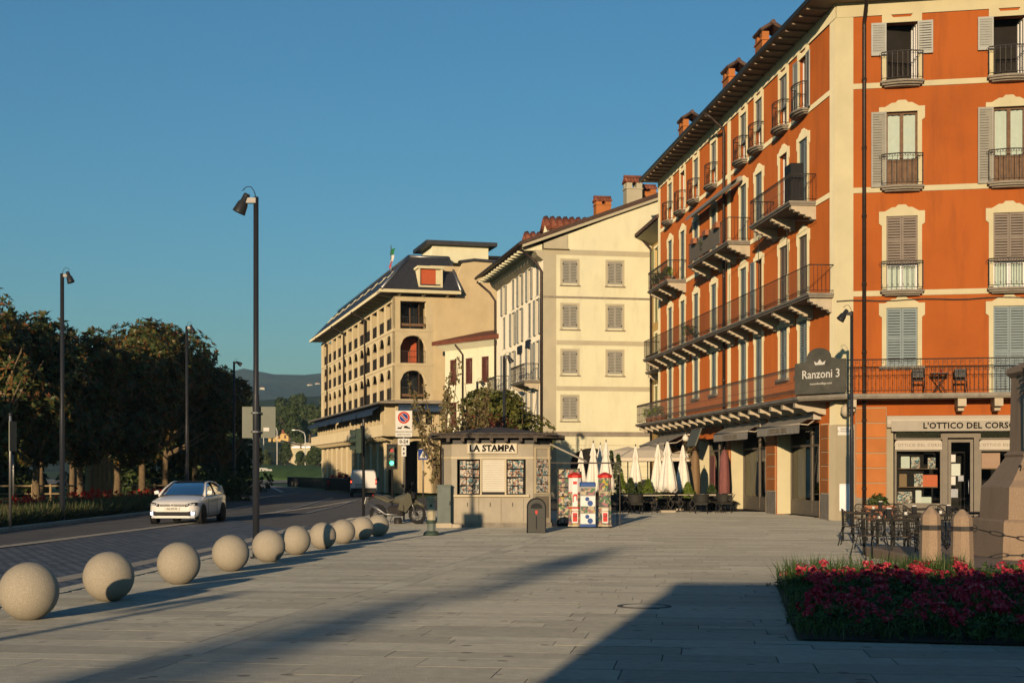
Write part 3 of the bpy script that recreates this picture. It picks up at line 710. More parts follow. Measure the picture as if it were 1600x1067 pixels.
# first-floor balcony: wraps the corner with a splayed front
q0 = (FL @ Vector((-31.4, -1.28, 0))).xy; q1 = (FL @ Vector((-.46, -1.28, 0))).xy; q2 = (FR @ Vector((.28, -1.28, 0))).xy; q3 = (FR @ Vector((LR, -1.28, 0))).xy
b0 = (FL @ Vector((-31.4, -.01, 0))).xy; b1 = (FL @ Vector((0, -.0, 0))).xy; b2 = (FR @ Vector((LR, -.01, 0))).xy
MZ = T((0, 0, LV[0]))
m = MB(); m.prism([tuple(p) for p in (q0, q1, q2, q3, b2, b1, b0)], -.12, 0, 'z')
m.prism([tuple(p) for p in ((FL @ Vector((-31.3, -1.22, 0))).xy, (FL @ Vector((-.49, -1.22, 0))).xy, (FR @ Vector((.3, -1.22, 0))).xy, (FR @ Vector((LR, -1.22, 0))).xy, b2, b1, b0)], -.17, -.122, 'z')
wb = ob('balcony', m, 'slab_stone', house, MZ)
r0 = [(FL @ Vector((-31.3, -.05, 0))).xy, (FL @ Vector((-31.3, -1.2, 0))).xy, (FL @ Vector((-.5, -1.2, 0))).xy]
r1 = [(FR @ Vector((.3, -1.2, 0))).xy, (FR @ Vector((LR, -1.2, 0))).xy]
ob('railing', m_rail(r0, 1.05, .145, .0095, True, .1, .0), 'iron', wb, MZ)
ob('railing', m_rail(r1, 1.17, .145, .0095, True, .1, .3), 'iron', wb, MZ)
for i in range(20): ob('bracket', cached(('bracket', 1.2, 'curve'), m_bracket, 1.14, 'curve'), 'bracket_stone', wb, FL @ T((-1.3 - i * 1.55, 0, LV[0] - .172)))
for x in (.5, 4.15, 5.35, 8.2, 9.6, 12): ob('bracket', MB().box(-.14, .14, -1.1, 0, -.28, 0).box(-.1, .1, -.75, 0, -.42, -.281), 'bracket_stone', wb, FR @ T((x, 0, LV[0] - .172)))
# the painted corner board
pa, pb = Vector((*q1, 0)), Vector((*q2, 0)); dv = pb - pa; wd = dv.length
FS = frame((pa.x, pa.y, LV[0]), dv.x, dv.y) @ T((0, -.05, 0))
ol = [(-.05, .05), (wd + .02, .05), (wd + .02, 1.22), (wd - .32, 1.22), (wd - .42, 1.26)] + [(wd * .47 + .52 * math.cos(a), 1.3 + .35 * math.sin(a)) for a in [i * math.pi / 10 for i in range(11)]] + [(.5, 1.26), (.4, 1.18), (-.05, 1.14)]
mat('board_grey', (.085, .082, .066), .6, .25, 1.6, stain=.35, stainc=(.16, .15, .11), sscale=(2, 2, 2))
brd = ob('sign_board', MB().prism(ol, -.03, .03, 'y'), 'board_grey', house, FS)
ob('lettering', text_mesh('Ranzoni 3', .42, .004, .004), 'sign_white', brd, FS @ T((wd * .52, -.037, .72)) @ FACE)
ob('lettering', text_mesh('macandosullago.com', .115, .004), 'sign_white', brd, FS @ T((wd * .52, -.037, .4)) @ FACE)
cr_ = [(-.2, 0), (.2, 0), (.25, .14), (.11, .07), (0, .2), (-.11, .07), (-.25, .14)]
ob('crown_emblem', MB().prism(cr_, -.004, .004, 'y'), 'sign_white', brd, FS @ T((wd * .5, -.037, 1.05)))
# rusticated piers: raised blocks with grey joints and a stone foot
def pier(F_, x0, x1, rows, z0=.95, bh=.5, gap=.035):
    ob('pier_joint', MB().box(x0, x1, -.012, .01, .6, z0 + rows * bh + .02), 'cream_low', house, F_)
    ob('pier_foot', MB().box(x0 - .02, x1 + .02, -.05, .01, 0, .93), 'slab_stone', house, F_)
    bl = cached(('block', round(x1 - x0, 3)), lambda: MB().bbox(x0 - (x0 + x1) / 2 + .02, x1 - (x0 + x1) / 2 - .02, -.055, .0, 0, bh - gap, .012))
    for i in range(rows): ob('stone_block', bl, 'orange_block', house, F_ @ T(((x0 + x1) / 2, 0, z0 + i * bh + gap / 2)))
pier(FL, -1.7, -.75, 5); pier(FL, -8.8, -7.5, 5); pier(FL, -16.2, -14.9, 5); pier(FL, -22.7, -21.4, 5); pier(FL, -30.9, -29, 5)
pier(FR, .66, 1.72, 6, .8, .53); pier(FR, 8.0, 9.3, 6, .8, .53)
# ================================================================ shopfronts of the corner house
def frame_box(m, x0, x1, z0, z1, s=.09, y0=0., y1=.08):
    m.box(x0, x0 + s, y0, y1, z0, z1); m.box(x1 - s, x1, y0, y1, z0, z1); m.box(x0 + s, x1 - s, y0 + .002, y1 - .002, z0, z0 + s); m.box(x0 + s, x1 - s, y0 + .002, y1 - .002, z1 - s, z1)
# optician's front on the square
sf = MB(); Y = .12
frame_box(sf, 2.0, 3.62, .55, 2.52, .07, Y, Y + .09); frame_box(sf, 4.86, 7.66, .55, 2.52, .07, Y, Y + .09)
frame_box(sf, 2.0, 3.62, 2.86, 3.28, .05, Y, Y + .09); frame_box(sf, 4.86, 7.66, 2.86, 3.28, .05, Y, Y + .09)
sf.box(2.0, 3.62, Y - .02, Y + .1, .03, .55); sf.box(4.86, 7.66, Y - .02, Y + .1, .03, .55)
sf.box(3.62, 3.8, Y - .03, Y + .12, .03, 3.3); sf.box(4.68, 4.86, Y - .03, Y + .12, .03, 3.3); sf.box(3.8, 4.68, Y - .03, Y + .1, 2.92, 3.15)
shop = ob('shopfront', sf, 'shop_frame', house, FR)
for x0, x1 in ((2.05, 3.57), (4.9, 7.62)):
    ob('pane', MB().quad((x0, Y + .05, .6), (x1, Y + .05, .6), (x1, Y + .05, 2.48), (x0, Y + .05, 2.48)), 'glass', shop, FR)
    ob('pane', MB().quad((x0, Y + .05, 2.9), (x1, Y + .05, 2.9), (x1, Y + .05, 3.25), (x0, Y + .05, 3.25)), 'glass', shop, FR)
    c = .09; bd = [(x0 - .04, 2.5), (x1 + .04, 2.5), (x1 + .04, 2.74)] + [(x1 + .04 - .1 + .1 * math.cos(a), 2.74 + .1 * math.sin(a)) for a in (.5, 1.1, 1.57)] + [(x0 - .04 + .1 - .1 * math.cos(a), 2.74 + .1 * math.sin(a)) for a in (1.57, 1.1, .5)] + [(x0 - .04, 2.74)]
    fb = ob('fascia_board', MB().prism(bd, Y - .06, Y - .005, 'y'), 'awning_box', shop, FR)
    ob('lettering', text_mesh("L'OTTICO DEL CORSO", .135, .003, .001, 1.25), 'shop_frame', shop, FR @ T(((x0 + min(x1, 6.45)) / 2, Y - .064, 2.66)) @ FACE)
dm = MB(); frame_box(dm, 3.82, 4.66, .05, 2.86, .1, Y + .02, Y + .09); dm.box(3.92, 4.56, Y + .022, Y + .088, .15, .3)
dr = ob('door', dm, 'shop_frame', house, FR)
ob('pane', MB().quad((3.9, Y + .06, .2), (4.58, Y + .06, .2), (4.58, Y + .06, 2.8), (3.9, Y + .06, 2.8)), 'glass', dr, FR)
ob('handle', MB().tube([(4.5, Y - .02, .95), (4.5, Y - .05, 1.0), (4.5, Y - .05, 1.4), (4.5, Y - .02, 1.45)], .015, 6), 'zinc', dr, FR)
for i, (x, z, w_, h_, mt) in enumerate([(3.98, 2.2, .18, .26, 'sign_white'), (4.08, 1.8, .3, .42, 'curtain'), (3.98, 1.42, .18, .3, 'sign_white'), (4.25, 1.5, .18, .2, 'lens'), (4.02, .98, .26, .3, 'lens')]):
    ob('notice', MB().box(x - w_ / 2, x + w_ / 2, Y + .045, Y + .052, z - h_ / 2, z + h_ / 2), mt, dr, FR)
ab = MB(); ab.loft([[(x, -.02, 3.28), (x, -.3, 3.28), (x, -.36, 3.4), (x, -.36, 3.56), (x, -.28, 3.68), (x, -.02, 3.7)] for x in (1.72, 7.9)])
aw = ob('awning', ab, 'awning_box', house, FR)
ob('valance', MB().box(1.86, 7.84, -.40, -.365, 3.14, 3.5), 'awning_cloth', aw, FR)
ob('lettering', text_mesh("L'OTTICO DEL CORSO", .29, .004, .008, 1.05), 'ink', aw, FR @ T((4.46, -.408, 3.32)) @ FACE)
ob('jamb', MB().box(1.73, 1.95, -.04, .05, 0, 3.27), 'cream_low', house, FR)
# shelves and goods in the optician's windows
for x0, x1, zs in ((2.15, 3.5, (.62, 1.2, 1.85)), (4.95, 7.5, (.62, 1.2, 1.85))):
    for z in zs: ob('shelf', MB().box(x0, x1, .45, .95, z - .03, z), 'wood_brown', shop, FR)
goods = [(2.4, 1.85, .3, .42, 'curtain', 'pale portrait card on the top shelf of the optician window'), (2.75, 1.85, .3, .4, 'magazine', 'grey and purple picture card beside the pale portrait card'), (3.3, 1.85, .26, .38, 'magazine', 'white and teal display card at the right of the top shelf'),
         (2.32, 1.2, .26, .45, 'brown_box', 'brown display board on the middle shelf of the optician window'), (2.85, 1.2, .3, .46, 'magazine', 'tall picture card in the middle of the middle shelf'), (3.25, 1.2, .5, .42, 'poster_orange', 'orange framed poster in the optician window'),
         (2.38, .62, .5, .4, 'magazine', 'white card printed with spectacles on the bottom shelf'), (2.85, .62, .2, .45, 'sign_white', 'narrow white card standing on the bottom shelf'), (3.12, .62, .34, .22, 'curtain', 'low grey boxes on the bottom shelf of the optician window'),
         (5.3, 1.85, .62, .62, 'skin', 'large portrait poster in the optician window beside the monument'), (5.5, 1.2, .28, .36, 'lens', 'pale blue card on a shelf in the window beside the monument'), (5.15, .62, .3, .5, 'curtain', 'cream box on the bottom shelf beside the monument'), (5.6, .62, .45, .18, 'machine_white', 'flat white tray on the bottom shelf beside the monument')]
for x, z, w_, h_, mt, lb in goods:
    tag(ob('display_card', MB().prism([(-w_ / 2, 0), (w_ / 2, 0), (w_ / 2, h_ - .02), (w_ / 2 - .02, h_), (-w_ / 2 + .02, h_), (-w_ / 2, h_ - .02)], -.015, .015, 'y').box(-w_ / 2 + .03, w_ / 2 - .03, .015, .12, 0, .015), mt, None, FR @ T((x, .55, z + .001))), lb, 'display card', 'goods in the shop windows')
# glazed fronts on the street side
def street_front(x0, x1, top, cols, kick=.62, yy=.55):
    m = MB(); frame_box(m, x0, x1, .03, top, .1, yy, yy + .08)
    for c in cols: m.box(c - .1, c + .1, yy - .01, yy + .09, .13, top - .1)
    m.box(x0 + .1, x1 - .1, yy + .004, yy + .07, .13, kick); m.box(x0 + .1, x1 - .1, yy + .003, yy + .072, 2.7, 2.78)
    o = ob('shopfront', m, 'shop_frame', house, FL)
    e = [x0 + .1] + [c for c in cols] + [x1 - .1]
    for a, b_ in zip(e[:-1], e[1:]): ob('pane', MB().quad((a, yy + .04, kick), (b_, yy + .04, kick), (b_, yy + .04, top - .1), (a, yy + .04, top - .1)), 'glass', o, FL)
    ob('reveal', MB().box(x0 - .02, x0 + .0, .0, yy, .02, top).box(x1 - .0, x1 + .02, .0, yy, .02, top), 'cream', house, FL)
    return o
s1 = street_front(-7.33, -1.92, 3.5, [-4.6, -3.2]); s2 = street_front(-14.68, -9.02, 3.5, [-12.0, -10.5])
s3 = street_front(-21.18, -16.42, 3.28, [-19.2, -18]); s4 = street_front(-28.78, -22.92, 3.28, [-26.5, -24.5])
for o, x in ((s1, -6.6), (s1, -5.7), (s1, -2.5), (s2, -13.9), (s2, -13.0), (s2, -9.8), (s1, -3.9), (s2, -11.2)):
    r = []
    for z in (.7, 2.6):
        r.append([(x - .45 + .9 * i / 16, .8 + .07 * math.sin(i * 1.9), z) for i in range(17)])
    ob('drape', MB().loft(r, False, True, False), 'curtain', o, FL)  # pale drapes, extra ones added to brighten the dark shopfronts
ob('poster', MB().box(-11.6, -10.9, .68, .7, .8, 2.3), 'machine_white', s2, FL)
ob('shop_counter', MB().box(-5.6, -3.5, 1.2, 1.7, .03, 1.1).box(-5.8, -3.3, 1.15, 1.75, 1.1, 1.15), 'wood_brown', s1, FL)
ob('curtain', MB().box(-20.4, -19.5, .4, .44, .4, 2.5), 'pink_cloth', s3, FL)
ob('curtain', MB().box(-17.9, -17.5, .4, .44, .8, 2.4), 'pink_cloth', s3, FL)
mb = MB().box(-5.0, -4.2, 1.6, 1.66, .9, 2.4)
def awning(F_, x0, x1, z, out=1.0, drop=.45, txt=None):
    m = MB(); m.tube([(x0, -.14, z), (x1, -.14, z)], .1, 8)
    o = ob('awning', m, 'awning_box', house, F_)
    n = int((x1 - x0) / .25)
    m = MB(); m.loft([[(x0 + (x1 - x0) * i / n, -.2, z + .02) for i in range(n + 1)], [(x0 + (x1 - x0) * i / n, -out, z - drop) for i in range(n + 1)], [(x0 + (x1 - x0) * i / n, -out - .012 * (i % 2), z - drop - .34) for i in range(n + 1)]], False, False, False)
    m.tube([(x0, -out, z - drop), (x1, -out, z - drop)], .03, 6)
    ob('awning_cloth', m, 'awning_cloth', o, F_)
    for x in (x0 + .15, x1 - .15): ob('folding_arm', MB().tube([(x, -.15, z - .12), (x + .0, -out * .55, z - drop * .7 - .12), (x, -out + .02, z - drop)], .025, 6), 'awning_box', o, F_)
    for x, k in ((x0 - .06, 0), (x1 + .01, 1)): ob('end_cap', MB().box(x, x + .05, -.3, -.01, z - .14, z + .14), 'awning_box', o, F_)
    if txt: ob('lettering', text_mesh(txt, .24, .003, .004), 'shop_frame', o, F_ @ T(((x0 + x1) / 2, -out - .018, z - drop - .2)) @ FACE)
awning(FL, -7.5, -1.75, 3.78, .8, .3, "L'OTTICO DEL CORSO"); awning(FL, -14.8, -8.9, 3.72, .8, .3, "L'OTTICO DEL CORSO"); awning(FL, -29, -22.4, 3.7, 1.5, .55)
tb = ob('sign_board', MB().box(-.95, .95, -.03, .03, -.45, .45), 'sign_back', house, FL @ T((-17.9, -1.0, 3.35)) @ RX(-20))
ob('sign_arm', MB().tube([(-.5, 0, .4), (-.5, .95, .6)], .02, 5).tube([(.5, 0, .4), (.5, .95, .6)], .02, 5), 'iron', tb, FL @ T((-17.9, -1.0, 3.35)))
# pole sign of folded street awning over the middle balconies
m = MB(); m.tube([(-21.4, -.25, 14.6), (-12.2, -.25, 14.6)], .11, 8)
a_ = ob('awning', m, 'grey_shutter', house, FL)
ob('awning_cloth', MB().loft([[(x, -.25, 14.7) for x in (-21.3, -12.3)], [(x, -.62, 14.45) for x in (-21.3, -12.3)], [(x, -.64, 14.3) for x in (-21.3, -12.3)]], False, False, False), 'grey_shutter', a_, FL)
ob('screen_cloth', MB().box(-18.9, -12.9, -.985, -.975, .12, .95), 'awning_cloth', ob_b, FL @ T((0, 0, LV[2])))
for x in (-13.2, -15.2, -17.6): ob('flower_box', MB().prism([(-.3, 0), (.3, 0), (.36, .24), (-.36, .24)], -.12, .12, 'y'), 'planter_pot', ob_b, FL @ T((x, -1.05, LV[2] + .82)))
# awning rods hanging under the balconies
for x, z in ((-3.0, LV[2]), (-6.9, LV[2]), (-12.2, LV[2])): ob('awning_rod', MB().tube([(x, -.9, z - .6), (x, -.9, z - 2.6)], .014, 4).tube([(x, -.9, z - .6), (x + .9, -.05, z - .75)], .012, 4), 'iron', house, FL)
downpipe(house, FR, .95, .3, EAVE, -.14, 1.0); downpipe(house, FL, -15.5, .3, EAVE, -.14, 1.0)
ob('street_plate', MB().box(.04, .52, -.062, -.045, 3.02, 3.32), 'sign_white', house, FR)
ob('lettering', text_mesh('PIAZZA\nD. RANZONI', .085, .002), 'ink', house, FR @ T((.28, -.066, 3.2)) @ FACE)
ob('meter_box', MB().box(.1, .5, -.075, -.045, .35, 1.25).box(.1, .5, -.08, -.045, 1.255, 1.3), 'white_paint', house, FR)
ob('light_fitting', MB().lathe([(.04, 0), (.16, -.12), (.18, -.3), (.1, -.42), (.02, -.45)], 10), 'bracket_stone', house, FR @ T((.3, -.5, 4.1)))
# cable run along the string course
ob('cable', MB().tube([(.0 + i * .5, -.06, LV[1] - .33 + .025 * math.sin(i * 1.3)) for i in range(28)], .022, 5), 'iron', house, FR)
# balcony furniture
def bistro_chair(M, label):
    t = thing('folding_chair', label, 'chair', M)
    ob('seat', MB().box(-.2, .2, -.2, .18, .44, .46), 'black_metal', t); ob('backrest', MB().box(-.2, .2, .19, .21, .58, .86), 'black_metal', t)
    for s in (-1, 1):
        ob('leg', MB().tube([(s * .2, -.22, 0), (s * .2, .2, .88)], .014, 5), 'black_metal', t); ob('leg', MB().tube([(s * .18, .2, 0), (s * .18, -.18, .45)], .014, 5), 'black_metal', t)
    return t
bistro_chair(FR @ T((2.75, -.7, LV[0])), 'black folding chair on the balcony, nearer the downpipe')
bistro_chair(FR @ T((4.15, -.7, LV[0])), 'black folding chair on the balcony, between table and tall shuttered door')
t = thing('bistro_table', 'small black folding table between two chairs on the balcony', 'table', FR @ T((3.45, -.65, LV[0])))
ob('tabletop', MB().box(-.3, .3, -.3, .3, .68, .71), 'black_metal', t)
for s in (-1, 1): ob('leg', MB().tube([(-.24 * s, -.2, 0), (.24 * s, -.2, .68)], .014, 5), 'black_metal', t); ob('leg', MB().tube([(-.24 * s, .2, 0), (.24 * s, .2, .68)], .014, 5), 'black_metal', t)
tag(ob('drinking_cup', MB().lathe([(.03, 0), (.045, .1), (.04, .1), (.028, .01)], 10), 'red_plastic', None, FR @ T((3.5, -.65, LV[0] + .711))), 'small red cup on the black balcony table', 'cup')
# ================================================================ narrow yellow house beyond
YO = FL @ Vector((LL, .95, 0)); FY = frame(YO, .1006, -.995)
yh = thing('yellow_house', 'narrow yellow house with green shutters squeezed beside the orange house', 'building', T(YO))
hy = [(x - .5, x + .5, z, z + h) for x in (-1.9, -5.2) for z, h in ((4.6, 2.3), (7.9, 2.2), (10.8, 2.0), (13.2, 2.1))]
m = MB(); wall(m, -11, 0, 0, 16, hy, .3); m.box(-11, 0, .9, 9, 0, 16); ob('wall', m, 'yellow_plaster', yh, FY)
for a, b_, c, d in hy: window(yh, FY, (a + b_) / 2, c, 1.0, d - c, 'plain', 'open' if c > 13 else 'closed', 'green_shutter', 'cream')
m = MB(); m.prism([(-1.1, 16.15), (-1.1, 16.35), (4.5, 18.6), (10, 16.35), (10, 16.1), (4.5, 18.3)], -11.4, .2, 'x'); ob('roof', m, 'dark_tile', yh, FY)
ob('cornice', MB().prism([(-1.0, 16.1), (0, 15.7), (0, 16.1)], -11, 0, 'x'), 'cream', yh, FY)
downpipe(yh, FY, -6.5, .2, 16.2, -.1, .8)
long_balcony(yh, FY, -4.5, -.2, .8, 7.7, [-4, -.8], .95, 'curve', True)
# ================================================================ white house with the blank gable
WZ = 86.7; WO = Vector(((849 - 800) * WZ / FPX, WZ, 0))
FWf = frame(WO, .981, .193); FWs = frame(WO, .193, -.981)
wh = thing('white_house', 'cream white house with closed grey shutters on its gable side and red dormers', 'building', T(WO))
hw_ = [(1.2, z) for z in (13.2, 10.5, 7.7, 4.9)] + [(4.05, z) for z in (13.2, 10.5, 7.7)]
hf = [(x, x + .92, z, z + 1.4) for x, z in hw_]
DP = 15.5
m = MB(); wall(m, 0, 14.6, 0, 15.2, hf, .2)
m.poly([(0, 0, 15.2), (14.6, 0, 15.2), (14.6, 0, 15.6), (7.3, 0, 18.5), (0, 0, 15.6)])
ob('wall', m, 'white_plaster', wh, FWf)
for a, b_, c, d in hf:
    M = FWf @ T(((a + b_) / 2, 0, c))
    o = ob('window', cached(('flatframe',), lambda: MB().box(-.6, -.46, -.02, .02, -.1, 1.52).box(.46, .6, -.02, .02, -.1, 1.52).box(-.46, .46, -.02, .02, 1.4, 1.52)), 'white_trim', wh, M)
    lf = cached(('leaf', .45, 1.4, False), m_leaf, .45, 1.4, False)
    ob('shutter', lf, 'grey_shutter', o, M @ T((-.455, .03, 0))); ob('shutter', lf, 'grey_shutter', o, M @ T((.005, .03, 0)))
    ob('sill', MB().box(-.64, .64, -.12, .02, -.16, -.1), 'slab_stone', o, M)
    ob('hinge', MB().box(-.46, -.4, -.03, .0, .12, .22).box(-.46, -.4, -.03, .0, 1.15, 1.25).box(.4, .46, -.03, .0, .12, .22).box(.4, .46, -.03, .0, 1.15, 1.25), 'iron', o, M)
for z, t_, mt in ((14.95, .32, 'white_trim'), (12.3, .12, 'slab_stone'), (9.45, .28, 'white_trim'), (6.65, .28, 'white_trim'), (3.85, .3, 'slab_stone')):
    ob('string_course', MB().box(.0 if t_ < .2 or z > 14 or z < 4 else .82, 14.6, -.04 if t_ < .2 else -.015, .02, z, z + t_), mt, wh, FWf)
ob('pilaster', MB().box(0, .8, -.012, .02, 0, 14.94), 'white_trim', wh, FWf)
ob('gable_step', MB().prism([(0, 15.3), (1.5, 15.3), (1.5, 16.2), (0, 15.6)], -.12, -.0, 'y').box(-.02, 1.55, -.3, 0, 15.26, 15.32), 'white_trim', wh, FWf)
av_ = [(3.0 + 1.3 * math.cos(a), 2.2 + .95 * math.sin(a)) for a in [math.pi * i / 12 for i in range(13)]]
ob('archway', MB().prism(av_ + [(1.7, 0), (4.3, 0)], -.02, .3, 'y'), 'inner_shade', wh, FWf)
m = MB()
for z in (.7, 1.35, 2.0, 2.65, 3.3): m.box(0, 14.6, -.006, .004, z, z + .03)
ob('rustic_joint', m, 'white_trim', wh, FWf)
hs_ = []
for x in (-1.6, -4.0, -6.9, -9.4, -12.6): hs_ += [(x - .5, x + .5, z, z + h) for z, h in ((4.6, 2.2), (7.4, 2.4), (10.2, 2.2), (12.6, 2.0))]
m = MB(); wall(m, -DP, 0, 0, 15.2, hs_, .25); ob('wall', m, 'pale_plaster', wh, FWs)
m = MB(); m.box(.5, 14.5, .5, DP, 0, 15.1); ob('interior', m, 'inner_shade', wh, FWf)
m = MB(); m.box(0.05, 14.6, DP - .3, DP, 0, 15.2); ob('rear_wall', m, 'white_plaster', wh, FWf)
for i_, (a, b_, c, d) in enumerate(hs_): window(wh, FWs, (a + b_) / 2, c, 1.0, d - c, 'plain', 'open' if i_ % 3 else 'closed', 'pale_shutter', 'pale_plaster', split=True)
m = MB(); m.prism([(-1.5, 15.45), (-1.5, 15.65), (7.3, 18.95), (15.5, 15.7), (15.5, 15.5), (7.3, 18.68)], -.35, DP + .3, 'y'); wr = ob('roof', m, 'dark_tile', wh, FWf)
m = MB(); m.prism([(-1.35, 15.3), (-1.35, 15.46), (7.3, 18.7), (7.3, 18.5)], -.28, -.02, 'y'); ob('verge_board', m, 'white_trim', wh, FWf)
for i in range(16): ob('rafter', cached(('rafter',), lambda: MB().prism([(0, 0), (-1.35, -.02), (-1.35, .1), (0, .42)], -.09, .09, 'x')), 'white_plaster', wh, FWs @ T((-.4 - i, 0, 15.2)))
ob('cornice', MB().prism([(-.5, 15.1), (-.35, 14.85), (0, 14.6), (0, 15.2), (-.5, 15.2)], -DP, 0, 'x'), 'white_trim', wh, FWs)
ob('gutter', MB().tube([(-DP - .3, -1.5, 15.5), (.3, -1.5, 15.5)], .1, 6), 'copper_pipe', wh, FWs)
ob('downpipe', MB().tube([(.0, -.12, .2), (.0, -.12, 13.9), (-.1, -.5, 14.5), (-.3, -1.4, 15.3)], .09, 6), 'copper_pipe', wh, FWs)
ob('downpipe', MB().tube([(-DP, -.12, .2), (-DP, -.12, 13.9), (-DP - .1, -.5, 14.5), (-DP - .3, -1.4, 15.3)], .09, 6), 'copper_pipe', wh, FWs)
for v0, u0, k in ((2.5, .7, 1.0), (6.5, .3, .8)):
    Md = FWf @ T((u0 + 1.4, v0, 16.0))
    d_ = ob('dormer', MB().prism([(-.7, 0), (.7, 0), (.7, 1.0 * k), (0, 1.5 * k), (-.7, 1.0 * k)], -1.4, 3.5, 'x').mesh('d'), 'white_plaster', wh, Md)
    m = MB(); n = 12
    for s in (-1, 1):
        for i in range(n): x = -1.6 + 5.0 * (i + .5) / n; m.tube([(x, s * .95, .85 * k), (x, 0, 1.6 * k)], .2, 5)
        m.quad((-1.6, s * .95, .82 * k), (3.4, s * .95, .82 * k), (3.4, 0, 1.58 * k), (-1.6, 0, 1.58 * k))
    ob('dormer_roof', m, 'terracotta', d_, Md)
chimney(wh, FWf @ T((4.1, 1.5, 17.8)), .95, .7, .8, 'orange_block', 'terracotta'); chimney(wh, FWf @ T((5.9, .9, 18.4)), 1.0, .8, 1.35, 'white_trim', 'terracotta'); chimney(wh, FWf @ T((7.1, 2.2, 18.9)), 1.2, .8, .7, 'orange_block', 'terracotta')
balc = long_balcony(wh, FWs, -5.2, -.8, 1.0, 7.35, [-4.8, -1.2], 1.0, 'curve', True); long_balcony(wh, FWs, -14.0, -10.3, 1.0, 7.2, [-13.4, -10.9], 1.0, 'curve', True)
for x, z in ((-6.9, 9.45), (-4.2, 9.6)): ob('shop_sign', MB().box(x - .7, x + .7, -.12, -.05, z, z + .5), 'navy', wh, FWs)
# ================================================================ low house with the red eaves
LO = Vector((-1.2, 103, 0)); FLo = frame(LO, 3.9, -5.0)
lo = thing('low_house', 'low cream house with dark red shutters under a red tiled eave', 'building', T(LO))
hl = [(x - .45, x + .45, z, z + 1.9) for x in (-1.2, -3.2, -5.2) for z in (8.2, 5.0, 1.8)]
m = MB(); wall(m, -6.3, 1.5, 0, 11, hl, .2); m.box(-6.3, 1.5, .6, 4, 0, 11); ob('wall', m, 'white_plaster', lo, FLo)
for a, b_, c, d in hl: window(lo, FLo, (a + b_) / 2, c, .9, d - c, 'plain', 'closed', 'red_shutter', 'white_plaster')
ob('roof', MB().prism([(-.9, 11.2), (-.9, 11.5), (4, 12.6), (4, 12.3)], -6.8, 1.6, 'x'), 'terracotta', lo, FLo)
ob('cornice', MB().prism([(-.8, 11.2), (0, 10.8), (0, 11.2)], -6.4, 1.6, 'x'), 'white_plaster', lo, FLo)
ob('downpipe', MB().tube([(-3.9, -.1, .2), (-3.9, -.1, 10.4), (-3.9, -.8, 11.1)], .07, 5), 'copper_pipe', lo, FLo)
# ================================================================ arcaded block with the slate mansard
AO = Vector(((615 - 800) * 110 / FPX, 110, 0)); FAf = frame(AO, .966, .2588); FAs = frame(AO, .2588, -.966)
arc = thing('arcaded_block', 'beige arcaded apartment block with rows of arches under a slate mansard roof', 'building', T(AO))
def arch_wall(m, x0, x1, z0, z1, arches, depth):
    n = 8; x = x0
    for cx, w_, zb, zs, rise in sorted(arches):
        a, b_ = cx - w_ / 2, cx + w_ / 2
        m.box(x, a, 0, depth, z0, z1)
        if zb > z0 + .01: m.box(a, b_, 0, depth, z0, zb)
        pts = [(a + w_ * i / n, zs + rise * math.sin(math.acos(max(-1, min(1, 1 - 2 * i / n))))) for i in range(n + 1)]
        if z1 > zs + rise + .01: m.prism(pts + [(b_, z1), (a, z1)], 0, depth, 'y')
        x = b_
    m.box(x, x1, 0, depth, z0, z1); return m
BW = 3.45; BX = [-2.2 - BW * i for i in range(12)]; XE = -43.0
FLOORS = [(7.3, 10.1, 9.05, .62), (10.1, 12.76, 11.75, .62), (12.76, 15.3, 14.9, 0.0)]
